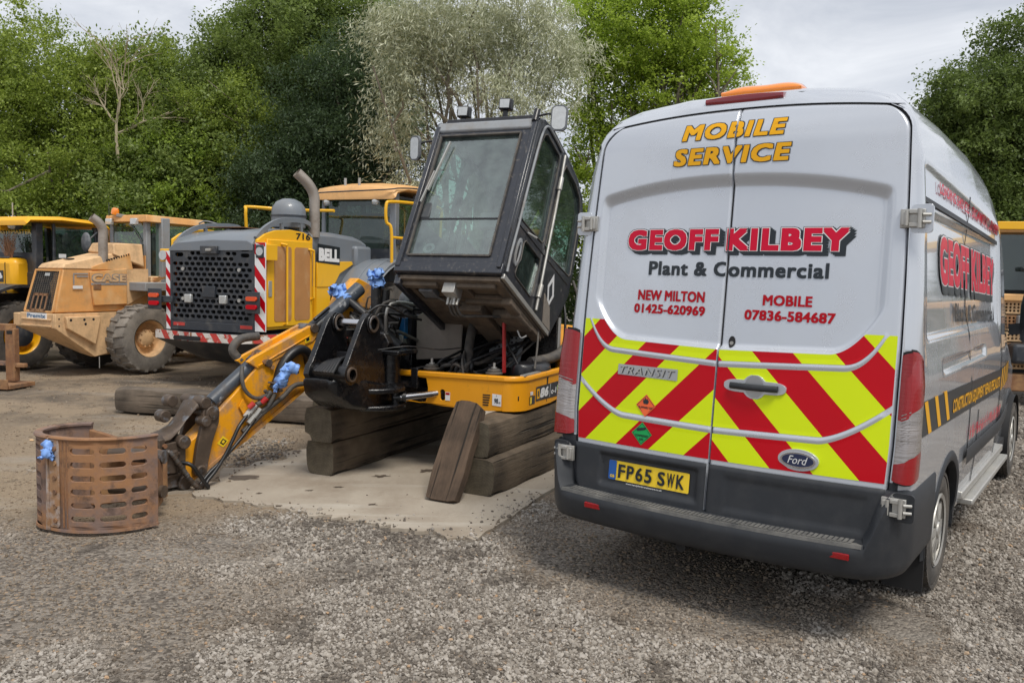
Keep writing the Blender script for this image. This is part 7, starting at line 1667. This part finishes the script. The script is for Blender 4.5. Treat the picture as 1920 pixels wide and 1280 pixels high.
# handrails, fender, decks
P('handrail', MB().tube([(.72, 2.65, 1.92), (.72, 2.62, 2.5), (.66, 2.56, 2.62), (.66, 2.55, 2.90), (.68, 2.70, 2.97), (.74, 3.6, 3.0), (.76, 4.35, 2.98), (.76, 4.45, 2.8)], .028, 10), 'bell', 60); P('handrail', MB().tube([(.72, 2.62, 2.36), (.74, 3.4, 2.36), (.74, 4.4, 2.34)], .024, 8, 0), 'bell', 60); P('handrail', MB().tube([(.74, 4.4, 1.9), (.76, 4.42, 2.95)], .026, 8, 0), 'bell', 60)
P('handrail', MB().tube([(-1.75, 1.9, 2.45), (-1.72, 1.85, 2.78), (-1.72, 1.95, 2.84), (-1.2, 2.4, 2.82), (-.3, 2.42, 2.80)], .028, 8), 'bell', 60); P('handrail', MB().tube([(-1.72, 1.95, 2.84), (-1.72, 2.6, 2.84), (-1.72, 2.62, 2.2)], .028, 8, 0), 'bell', 60)
P('handrail', MB().tube([(-.2, 2.45, 2.6), (.10, 2.45, 2.6), (.14, 2.45, 2.3)], .022, 8, 0), 'bell', 60) if False else None
P('platform', MB().box(.30, 1.0, 2.95, 4.4, 1.86, 1.93), 'bell', 30, .01); P('platform_step', MB().box(.50, 1.0, 4.3, 4.8, .9, .96), 'charcoal', 30)
for sx in (1, -1):
    c0 = -.82; f = []
    for a in np.linspace(rad(192), rad(18), 26):
        y, z = 3.05-1.20*math.cos(a)*-1*-1, 1.00+.98*math.sin(a); f.append([Vector((c0+sx*(.90), y, z)), Vector((c0+sx*1.0, y, z+.015)), Vector((c0+sx*1.55, y, z+.01)), Vector((c0+sx*1.62, y, z-.05)), Vector((c0+sx*1.60, y, z-.06))])
    P('fender', MB().loft(f, closed=False, cap=False), 'slate', 50)
    for k in (.25, .45, .65): P('fender_rib', MB().ring([(c0+sx*(.95+k), 3.05-1.21*math.cos(a), 1.0+.995*math.sin(a)) for a in np.linspace(rad(168), rad(10), 20)], .014, 5), 'slate', 60)
    wheel(B, (c0+sx*1.22, 3.05, .80), .80, .62, .40, sx, 'tyre', 'jcb', 20, .05, chev=True, n=40); wheel(B, (c0+sx*1.22, 6.2, .80), .80, .62, .40, sx, 'tyre', 'jcb', 20, .05, chev=True, n=40)
P('chassis', MB().box(-1.35, -.30, .5, 4.9, .65, 1.45), 'charcoal', 30, .02); P('front_frame', MB().box(-1.25, -.40, 4.9, 6.9, .7, 1.5), 'bell', 30, .03); P('axle', MB().cyl((-2.0, 3.05, .8), (.36, 3.05, .8), .16, n=12), 'charcoal', 40)
for x in (-1.2, -.45): P('lift_arm', MB().prism([(5.2, 1.9), (5.5, 2.1), (7.4, 1.2), (8.2, .6), (7.9, .45), (7.0, .8)], x-.06, x+.06, 'yz'), 'bell', 30, .01)
P('bucket', MB().prism([(8.0, .15), (9.2, .05), (9.2, .12), (8.3, .35), (8.0, .9), (8.3, 1.35), (7.95, 1.2), (7.75, .6)], -2.2, .55, 'yz'), 'bell', 30, .01)
# ---- pale orange loader (left)
Cc = empty('wheeled_loader', (-7.03, 13.1, 0), 28, 'faded pale orange wheeled loader with bent exhaust stack, between the two yellow loaders', 'wheel loader', 'parked wheeled loaders'); P = lp(Cc)
hood = []
def hp_(x, y, z): return Vector((x, y, z))
P('rear_body', MB().hexa([(-.82, .02, 1.02), (-.03, .0, 1.02), (-.02, 1.30, 1.02), (-.88, 1.30, 1.02), (-.68, .16, 1.70), (.0, .12, 1.71), (.0, 1.30, 1.72), (-.70, 1.30, 1.72)]), 'peach', 30, .02)
P('hood_top', MB().hexa([(-.70, .14, 1.70), (.02, .10, 1.71), (.02, 1.34, 1.70), (-.72, 1.34, 1.70), (-.66, .20, 1.78), (-.04, .16, 1.78), (-.04, 1.34, 2.04), (-.68, 1.34, 2.04)]), 'peachpale', 30, .02)
P('hood_side', MB().prism([(.60, 1.74), (1.30, 1.98), (1.36, 1.70), (.60, 1.70)], .0, .02, 'yz'), 'peach', 30, .006)
P('hood_rear_block', MB().hexa([(-.66, 1.0, 2.0), (.02, 1.0, 1.95), (.03, 1.58, 1.75), (-.68, 1.58, 1.75), (-.60, 1.05, 2.14), (-.06, 1.05, 2.14), (-.02, 1.58, 2.14), (-.62, 1.58, 2.14)]), 'peachpale', 30, .02)
for k in range(3): P('hood_stripe', MB().box(-.55+.17*k, -.47+.17*k, 1.1, 1.5, 2.141, 2.147), 'rust', 0)
P('hood_handle', MB().box(-.48, -.30, .45, .52, 1.855, 1.875), 'seam', 0)
for k in range(10): P('hood_slot', MB().box(-.002, .024, .86+.045*k, .88+.045*k, 1.835+.012*k, 1.865+.012*k), 'seam', 0)
# rear grille of bars
gp = bpy.data.objects.new('rear_grille', None); COL.objects.link(gp); gp.parent = Cc
def gpos(u, v): return (-.78+.13*v+u*(.70-.08*v), .02+.12*v-.015, 1.035+v*.645)
MB().add([gpos(0, 0), gpos(1, 0), gpos(1, 1), gpos(0, 1)], [(0, 1, 2, 3)]).build('grille_back', 'seam', gp, 0)
for k in range(23):
    v = (k+.5)/23; a_, c_ = Vector(gpos(0.01, v)), Vector(gpos(.99, v)); MB().beam(a_+Vector((0, -.012, 0)), c_+Vector((0, -.012, 0)), .008, .012).build('grille_bar', 'greyhose', gp, 0)
for k in range(13): u = k/12; MB().beam(Vector(gpos(u, 0))+Vector((0, -.022, 0)), Vector(gpos(u, 1))+Vector((0, -.022, 0)), .008, .008).build('grille_bar', 'greyhose', gp, 0)
for a_, c_ in (((0, 0), (1, 0)), ((1, 0), (1, 1)), ((1, 1), (0, 1)), ((0, 1), (0, 0))): MB().beam(Vector(gpos(*a_))+Vector((0, -.02, 0)), Vector(gpos(*c_))+Vector((0, -.02, 0)), .03, .03).build('grille_frame', 'peach', gp, 30)
for x0, x1, z0, z1 in ((.22, .78, .0, .06), (.22, .78, .38, .44), (.22, .28, .0, .44), (.40, .45, .0, .44), (.56, .61, .0, .44), (.72, .78, .0, .44)): 
    MB().add([Vector(gpos(x0, z0))+Vector((0, -.05, 0)), Vector(gpos(x1, z0))+Vector((0, -.05, 0)), Vector(gpos(x1, z1))+Vector((0, -.05, 0)), Vector(gpos(x0, z1))+Vector((0, -.05, 0))], [(0, 1, 2, 3)]).build('steel_guard', 'rust', gp, 0)
MB().add([Vector(gpos(.42, .86))+Vector((0, -.03, 0)), Vector(gpos(.62, .86))+Vector((0, -.03, 0)), Vector(gpos(.62, .93))+Vector((0, -.03, 0)), Vector(gpos(.42, .93))+Vector((0, -.03, 0))], [(0, 1, 2, 3)]).build('grille_badge', 'zinc', gp, 0)
dd = MB().prism([(.55, 1.66), (1.22, 1.72), (1.22, 1.14), (.62, 1.13)], .002, .04, 'yz').build('side_door', 'peach', Cc, 30, .006)
MB().box(.041, .05, .60, .74, 1.38, 1.47).build('door_latch', 'rust', dd, 30, .004)
P('side_panel', MB().prism([(1.24, 1.12), (1.66, 1.30), (1.66, 1.72), (1.24, 1.72)], -.04, .02, 'yz'), 'peachpale', 30, .006)
lettering('lettering', 'CASE', (.58, 1.20, 1.505, 1.625), 'peachpale', Cc, lambda u, v: (.050, u, v), .035); lettering('lettering_outline', 'CASE', (.568, 1.212, 1.495, 1.635), 'greypost', Cc, lambda u, v: (.046, u, v), .075, 0, .95)
decal('name_stripe', [(.56, 1.455), (1.22, 1.455), (1.22, 1.487), (.56, 1.487)], 'greypost', Cc, lambda u, v: (.046, u, v))
for pl_ in ([(.28, 1.62), (.54, 1.62), (.54, 1.64), (.28, 1.64)], [(.28, 1.46), (.30, 1.46), (.30, 1.62), (.28, 1.62)], [(.34, 1.58), (.54, 1.58), (.54, 1.60), (.34, 1.60)]): decal('emblem_line', pl_, 'greypost', Cc, lambda u, v: (.006, u, v))
decal('name_sticker', [(.27, 1.395), (.44, 1.395), (.44, 1.445), (.27, 1.445)], 'txtwht', Cc, lambda u, v: (.007, u, v))
# rear counterweight
P('bumper_face', MB().box(-.86, .0, -.05, .30, .78, 1.01), 'peachpale', 30, .015); P('bumper_wing', MB().box(-1.08, -.86, -.02, .25, .78, .99), 'peachpale', 30, .015)
for z in (.80, .90): P('bumper_rib', MB().box(-.80, -.06, -.075, -.05, z, z+.025), 'peachpale', 30, .006)
P('name_board', MB().box(-.66, -.17, -.062, -.05, .925, 1.012), 'txtwht', 0); lettering('lettering', 'Premix', (-.64, -.19, .935, 1.0), 'txtblue', Cc, lambda u, v: (u, -.066, v), .02)
P('counterweight', MB().hexa([(-.55, .75, .32), (-.02, .60, .30), (-.02, 1.35, .34), (-.55, 1.35, .34), (-1.06, .0, .78), (-.0, -.04, .78), (.0, 1.5, .80), (-1.06, 1.5, .80)]), 'peachpale', 30, .02)
P('rear_side', MB().prism([(-.04, .78), (.62, .30), (.95, .36), (1.1, .75), (1.1, 1.01), (-.04, 1.01)], -.03, .02, 'yz'), 'peachpale', 30, .01)
P('side_box', MB().hexa([(.02, .12, .78), (.09, .12, .78), (.09, .60, .50), (.02, .60, .50), (.02, .10, .96), (.09, .10, .96), (.09, .70, .96), (.02, .70, .96)]), 'peachpale', 30, .012)
for y, z in ((.17, .91), (.40, .91), (.56, .91), (.42, .84)): P('bolt_hole', MB().cyl((.088, y, z), (.0915, y, z), .022, n=10), 'seam', 0)
for z in (.93, .82): P('bolt_hole', MB().cyl((.019, .02, z), (.022, .02, z), .014, n=8), 'seam', 0)
P('tank_side', MB().prism([(1.1, .60), (1.66, .9), (1.66, 1.30), (1.22, 1.12), (1.1, 1.01)], -.05, .0, 'yz'), 'peach', 30); P('step_plate', MB().box(.0, .42, 1.28, 2.3, 1.36, 1.50), 'greypost', 30, .01)
st = cr_pts([(-.06, .86, 1.80), (-.06, .86, 2.15), (-.06, .86, 2.34), (-.08, .80, 2.46), (-.12, .70, 2.54)], 5); P('exhaust_stack', MB().ring(st, [.072]*len(st), 18, cap=False).ring(st, [.062]*len(st), 18, cap=False), 'exhaust', 60)
posts = [((-.08, 1.72, 1.5), (-.08, 1.72, 2.56), .09), ((-.95, 1.72, 1.9), (-.95, 1.72, 2.56), .08), ((.0, 1.98, 1.35), (.0, 1.98, 2.6), .17), ((.02, 2.75, 1.35), (.02, 2.75, 2.55), .08), ((-.95, 2.75, 1.6), (-.95, 2.75, 2.55), .08)]
gl_ = [[(-.92, 1.70, 1.95), (-.10, 1.70, 1.95), (-.10, 1.70, 2.50), (-.92, 1.70, 2.50)], [(.03, 2.08, 1.62), (.04, 2.72, 1.62), (.04, 2.72, 2.48), (.03, 2.08, 2.48)], [(-.98, 1.74, 1.8), (-.98, 2.74, 1.8), (-.98, 2.74, 2.48), (-.98, 1.74, 2.48)], [(-.94, 2.80, 1.7), (.0, 2.80, 1.7), (.0, 2.80, 2.5), (-.94, 2.80, 2.5)], [(.0, 1.76, 1.55), (.0, 1.90, 1.55), (.0, 1.90, 2.5), (.0, 1.76, 2.5)]]
cab_box(Cc, P, posts, None, gl_, 'greypost'); P('cab_base', MB().box(-.98, .04, 1.70, 2.80, 1.1, 1.60), 'peachpale', 30, .02); P('cab_lower_rear', MB().box(-.95, -.06, 1.66, 1.72, 1.6, 1.95), 'peach', 30)
P('cab_roof', MB().hexa([(-1.02, 1.60, 2.52), (.06, 1.60, 2.52), (.10, 2.85, 2.50), (-1.02, 2.85, 2.50), (-1.0, 1.62, 2.64), (.04, 1.62, 2.64), (.06, 2.83, 2.62), (-1.0, 2.83, 2.62)]), 'peach', 30, .015)
P('seat_back', MB().box(-.65, -.25, 2.0, 2.12, 1.7, 2.35), 'interior', 30, .05)
for x in (-.86, -.22): P('roof_light', MB().box(x-.08, x+.08, 1.55, 1.61, 2.47, 2.58), 'lampglass', 30, .012)
bc_ = MB(); bc_.lathe([(.068, 0), (.062, .07), (.045, .10), (0, .105)], (-.74, 1.60, 2.66), (.35, -.1, 1), 18); P('beacon', bc_, 'amber', 50); P('beacon_bracket', MB().beam((-.70, 1.60, 2.64), (-.45, 1.68, 2.60), .05, .06), 'exhaust', 30, .01)
P('aerial', MB().cyl((-.92, 1.62, 2.62), (-.92, 1.62, 2.86), .006, n=5), 'interior', 0); P('wiper_arm', MB().beam((-.45, 1.68, 2.50), (-.10, 1.68, 2.12), .012, .012), 'interior', 0)
P('roof_bracket', MB().tube([(.08, 2.7, 2.56), (.2, 2.75, 2.60), (.45, 2.8, 2.55)], .014, 6), 'greypost', 60); P('roof_lamp', MB().box(.14, .26, 2.6, 2.68, 2.36, 2.50), 'greypost', 30, .02)
P('side_lamp', MB().box(.20, .36, 1.90, 2.02, 1.80, 2.04), 'jcb', 30, .01); P('side_lamp_glass', MB().box(.24, .33, 1.88, 1.90, 1.86, 1.98), 'lampglass', 30, .01)
for k in range(4): P('faded_chevron', MB().add([(.025, 1.68+.0*k, 1.42+.05*k), (.16, 1.75+.12*k, 1.60+.0*k), (.16, 1.80+.12*k, 1.60), (.025, 1.73, 1.40+.05*k)], [(0, 1, 2, 3)]), 'peach', 0)
P('mudguard', MB().loft([[Vector((.02, 1.42-.66*math.cos(a), .60+.72*math.sin(a))), Vector((.55, 1.42-.66*math.cos(a), .60+.72*math.sin(a)))] for a in np.linspace(rad(175), rad(60), 12)], closed=False, cap=False), 'peachpale', 50) if False else None
P('chassis', MB().box(-.85, -.15, .9, 3.2, .45, 1.1), 'belly', 30); P('front_frame', MB().box(-.8, -.1, 3.2, 4.6, .5, 1.2), 'peach', 30, .02); P('axle', MB().cyl((-1.3, 1.36, .57), (.3, 1.36, .57), .12, n=12), 'belly', 40)
P('dipstick_tube', MB().cyl((.08, .66, .30), (.08, .66, .12), .008, n=6), 'zinc', 0)
for sx, x in ((1, .235), (-1, -1.10)):
    for y in (1.36, 3.95): wheel(Cc, (x, y, .572), .575, .42, .30, sx, 'tyregrey' if sx > 0 else 'tyre', 'peachpale', 20, .03, n=44, hubmat='peachpale')
P('bucket', MB().prism([(5.2, .1), (6.2, .05), (6.2, .1), (5.4, .3), (5.2, .8), (5.4, 1.1), (5.1, 1.0), (5.0, .5)], -1.6, .7, 'yz'), 'peachpale', 30); P('lift_arm', MB().prism([(3.8, 1.3), (4.0, 1.5), (5.1, .9), (5.0, .7)], -.75, -.65, 'yz'), 'peach', 30)
# ---- yellow loader at the left edge
J = empty('wheeled_loader', (-8.37, 14.6, 0), 28, 'bright yellow wheeled loader with black cab posts behind the rusty steel stand', 'wheel loader', 'parked wheeled loaders'); P_ = lp(J)
def P(name, b, mat, smooth=35, bevel=0, sub=None, dy=-1.6):
    b.v = [(x, y+dy, z) for x, y, z in b.v]; return P_(name, b, mat, smooth, bevel, sub)
P('rear_body', MB().box(-2.3, -.33, 1.6, 1.98, 1.20, 1.86), 'jcb', 30, .10); P('body_seam', MB().box(-.56, -.548, 1.592, 1.62, 1.25, 1.78), 'seam', 0); P('hood_top', MB().box(-2.2, -.55, 1.66, 1.98, 1.85, 1.885), 'charcoal', 30, .012)
decal('name_board', [(-1.6, 1.43), (-.60, 1.44), (-.60, 1.64), (-1.6, 1.63)], 'txtblk', J, lambda u, v: (u, -.006, v)); lettering('lettering', 'JCB', (-1.47, -.625, 1.465, 1.605), 'txtwht', J, lambda u, v: (u, -.009, v), .09)
fb = MB(); rows = []
for a in np.linspace(rad(165), rad(20), 18): rows.append([Vector((x, 1.05-.84*math.cos(a), .575+.80*math.sin(a))) for x in (-.35, .48)]+[Vector((x, 1.05-.89*math.cos(a), .575+.85*math.sin(a))) for x in (.49, -.35)])
fb.loft(rows); P('fender', fb, 'charcoal', 40, dy=-1.37)
P('fender_stripe', MB().box(-.9, -.62, 1.55, 1.58, 1.0, 1.14), 'white', 0)
posts = [((-.10, 1.9, 1.6), (-.10, 1.9, 2.48), .13), ((-1.45, 1.9, 1.9), (-1.45, 1.9, 2.48), .09), ((-.02, 2.15, 1.4), (-.02, 2.15, 2.48), .05), ((.02, 3.0, 1.5), (.0, 2.95, 2.45), .09), ((-1.4, 3.0, 1.5), (-1.4, 2.95, 2.45), .09)]
gl_ = [[(-1.42, 1.88, 1.95), (-.18, 1.88, 1.95), (-.18, 1.88, 2.42), (-1.42, 1.88, 2.42)], [(-.02, 2.17, 1.62), (.03, 2.95, 1.62), (.02, 2.93, 2.40), (-.02, 2.17, 2.42)], [(-1.46, 1.95, 1.9), (-1.46, 2.95, 1.9), (-1.46, 2.95, 2.4), (-1.46, 1.95, 2.4)], [(-1.4, 3.02, 1.7), (0, 3.02, 1.7), (0, 3.0, 2.42), (-1.4, 3.0, 2.42)]]
cab_box(J, P, posts, None, gl_, 'charcoal', 'glassdark'); P('cab_base', MB().box(-1.45, .02, 1.85, 3.0, 1.1, 1.62), 'charcoal', 30, .02); P('cab_rear_wall', MB().box(-1.42, -.15, 1.86, 1.9, 1.5, 1.96), 'charcoal', 30)
rf = []
for y, z in ((1.55, 2.50), (1.62, 2.57), (2.2, 2.60), (3.0, 2.56), (3.15, 2.49)): rf.append([Vector((-1.6, y, z-.06)), Vector((-1.55, y, z)), Vector((.08, y, z)), Vector((.17, y, z-.06)), Vector((.12, y, z-.09)), Vector((-1.55, y, z-.09))])
P('cab_roof', MB().loft(rf), 'jcb', 50, .01); P('roof_lamp_pod', MB().box(-1.5, -.62, 1.56, 1.72, 2.34, 2.50), 'jcb', 30, .02); P('roof_light', MB().ball((-.40, 1.66, 2.42), (.12, .08, .07), 14), 'lampglass', 60); P('lamp_hood', MB().ball((-.36, 1.70, 2.43), (.16, .08, .09), 14), 'charcoal', 60)
lettering('lettering', 'WASTEMASTER', (-1.32, -.22, 2.285, 2.36), 'plateyel', J, lambda u, v: (u, .265, v), .03); lettering('lettering', '456E', (.0, .0, 0, 0), 'txtwht', J, lambda u, v: (u, 0, v)) if False else lettering('lettering', '456E', (.62, .86, 1.68, 1.74), 'txtwht', J, lambda u, v: (.012, u, v), .05)
decal('window_sticker', [(.62, 1.88), (.76, 1.88), (.76, 1.95), (.62, 1.95)], 'txtwht', J, lambda u, v: (.01, u, v))
P('mirror_head', MB().ball((.30, 2.55, 2.17), (.13, .05, .18), 16), 'mirror', 60); P('mirror_arm', MB().tube([(.04, 2.95, 2.35), (.25, 2.8, 2.35), (.28, 2.6, 2.2)], .014, 6), 'charcoal', 60); P('mirror_arm', MB().tube([(.04, 2.95, 1.85), (.30, 2.85, 1.9), (.30, 2.6, 2.05)], .014, 6), 'charcoal', 60)
gd = MB()
for k in range(7): gd.cyl((.05+.06*k, 3.1+.02*k, 1.75), (.03+.045*k, 3.1, 2.42), .012, n=5)
for k in range(5): gd.cyl((.04, 3.1, 1.85+.13*k), (.44-.025*k, 3.15, 1.85+.13*k), .010, n=5)
P('window_guard', gd, 'rust', 40)['kind'] = 'stuff'
P('aerial', MB().cyl((-.95, 2.0, 2.6), (-.95, 2.0, 2.85), .012, n=6), 'zinc', 0)
for sx, x in ((1, .20), (-1, -1.9)):
    for y in (-.32, 2.7): wheel(J, (x, y, .575), .58, .46, .31, sx, 'tyre', 'jcb', 18, .045, chev=True, n=40, hubmat='charcoal')
hub = MB(); hub.lathe([(.19, .0), (.18, .12), (.10, .15), (0, .16)], (.30, -.32+1.6, .575), (1, 0, 0), 24); P('hub_cover', hub, 'charcoal', 40)
for k in range(24): a = 2*math.pi*k/24; P('hub_fin', MB().beam((.36, -.32+1.6+.11*math.cos(a), .575+.11*math.sin(a)), (.34, -.32+1.6+.19*math.cos(a), .575+.19*math.sin(a)), .012, .03, (1, 0, 0)), 'interior', 0)
P('chassis', MB().box(-1.4, -.3, .3, 3.3, .55, 1.25), 'charcoal', 30); P('front_frame', MB().box(-1.3, -.3, 3.3, 5.0, .6, 1.4), 'jcb', 30, .02); P('bucket', MB().prism([(5.6, .1), (6.8, .05), (6.8, .1), (5.9, .3), (5.6, .9), (5.8, 1.3), (5.4, 1.1), (5.3, .5)], -2.2, .7, 'yz'), 'jcb', 30)
# dry weed growing on the left loader's hood
wd = MB(); rs = random.Random(3)
for k in range(46):
    x = -.62+rs.gauss(0, .06); z = 1.84; h = rs.uniform(.12, .5); dx = rs.gauss(0, .12); wd.ring([(x, .10, z), (x+dx*.4, .10+rs.gauss(0, .03), z+h*.6), (x+dx, .10+rs.gauss(0, .05), z+h)], [.006, .004, .002], 3)
    for j in range(4): wd.ball((x+dx*(.5+.12*j), .10, z+h*(.6+.1*j)), (.014, .008, .018), 5)
M['weed'] = material('dry_brown_weed', (.24, .12, .06), .9, var=.4, vscale=20)
w_ = wd.build('dried_weed', 'weed', None, 60, recalc=False); w_.location = (-8.37, 14.6, 0); w_.rotation_euler = (0, 0, -rad(28)); tag(w_, 'dead brown weed standing on the left edge loader hood', 'weed')
# ---- rusty steel stand at the left edge
R_ = empty('steel_stand', (-7.25, 12.2, 0), 10, 'rusty square tube stand on the gravel beside the tan loader', 'stand'); P = lp(R_)
P('upright', MB().box(-.06, .09, 0, .10, .08, .84), 'rust', 30, .006); P('upright_opening', MB().box(-.03, .06, -.004, .0, .76, .81), 'seam', 0); P('crossbar', MB().box(-.9, .03, .02, .12, .80, .90), 'rust', 30, .006); P('base_channel', MB().box(-.9, .24, -.28, .22, .0, .06), 'rust', 30, .006); P('base_flange', MB().box(-.9, .22, -.30, -.28, .0, .14), 'rust', 30, .004); P('side_lug', MB().box(.09, .24, .0, .08, .28, .34), 'rust', 30, .01); P('upright', MB().box(-.62, -.48, 0, .10, .08, .84), 'rust', 30, .006); P('lower_bar', MB().box(-.48, -.06, .02, .08, .30, .36), 'rustbright', 30)
# ---- machine behind the van at the right edge
G = empty('parked_crusher', (7.25, 13.0, 0), 12, 'dusty yellow machine with mesh vents half hidden behind the front of the van', 'machine'); P = lp(G)
P('canopy', MB().box(.0, 3.2, -.10, 2.2, 2.58, 2.70), 'bellroof', 30, .03); P('canopy_trim', MB().box(.02, 3.2, -.13, -.10, 2.62, 2.74), 'bell', 30, .01); P('cab_window', MB().box(.10, 3.0, .0, .03, 1.72, 2.55), 'glassdark', 0); P('cab_back', MB().box(.05, 3.1, 1.8, 1.9, 1.2, 2.6), 'interior', 0); P('window_sill', MB().box(.0, 3.2, -.10, .25, 1.55, 1.66), 'bellroof', 30, .02); P('dark_cap', MB().box(.42, 1.2, -.25, .1, 2.0, 2.07), 'charcoal', 30, .02); P('dark_cap_stem', MB().box(.55, 1.0, -.2, .05, 1.66, 2.0), 'slate', 30, .02)
for k in range(5):
    z = .52+k*.21; o = P('vent_box', MB().plate([[(.12, z), (2.8, z), (2.8, z+.19), (.12, z+.19)]]+[circle(.20+.055*i, z+.045+.05*j, .019, 6) for i in range(16) for j in range(3)], -.02, .02, lambda u, v, t: (u, t, v)), 'rust' if k % 2 else 'peachpale', 0)
P('vent_back', MB().box(.12, 2.8, .06, .10, .45, 1.60), 'seam', 0); P('lamp_box', MB().box(.40, .62, -.12, .0, 1.12, 1.34), 'greypost', 30, .02); P('lower_frame', MB().box(.0, 3.0, -.2, .3, .20, .46), 'rust', 30, .02); P('lower_tank', MB().box(.3, 3.0, -.3, .0, .62, .92), 'charcoal', 30, .05); P('corner_post', MB().box(.02, .10, -.02, .06, .2, 2.6), 'bell', 30)
for y in (.2, 1.6): wheel(G, (.10, y, .38), .40, .25, .2, -1, 'tyre', 'rust', 12, .02, n=28)
# ---- scattered bits on the yard
for x, y, s_, m_ in ((-.20, 4.32, .022, 'rustbright'), (-4.9, 8.6, .03, 'peachpale')):
    o = bpy.data.objects.new('loose_stone', stone_meshes()[0]); COL.objects.link(o); o.scale = (s_*1.6, s_*1.4, s_*1.2); o.location = (x, y, ground_z(x, y)+.01)
    o.data = o.data.copy(); o.data.materials.clear(); o.data.materials.append(M[m_])
    tag(o, {'rustbright': 'orange pebble on the gravel in front of the pad corner', 'peachpale': 'buff stone on the brown dirt near the long grey timber'}[m_], 'stone')
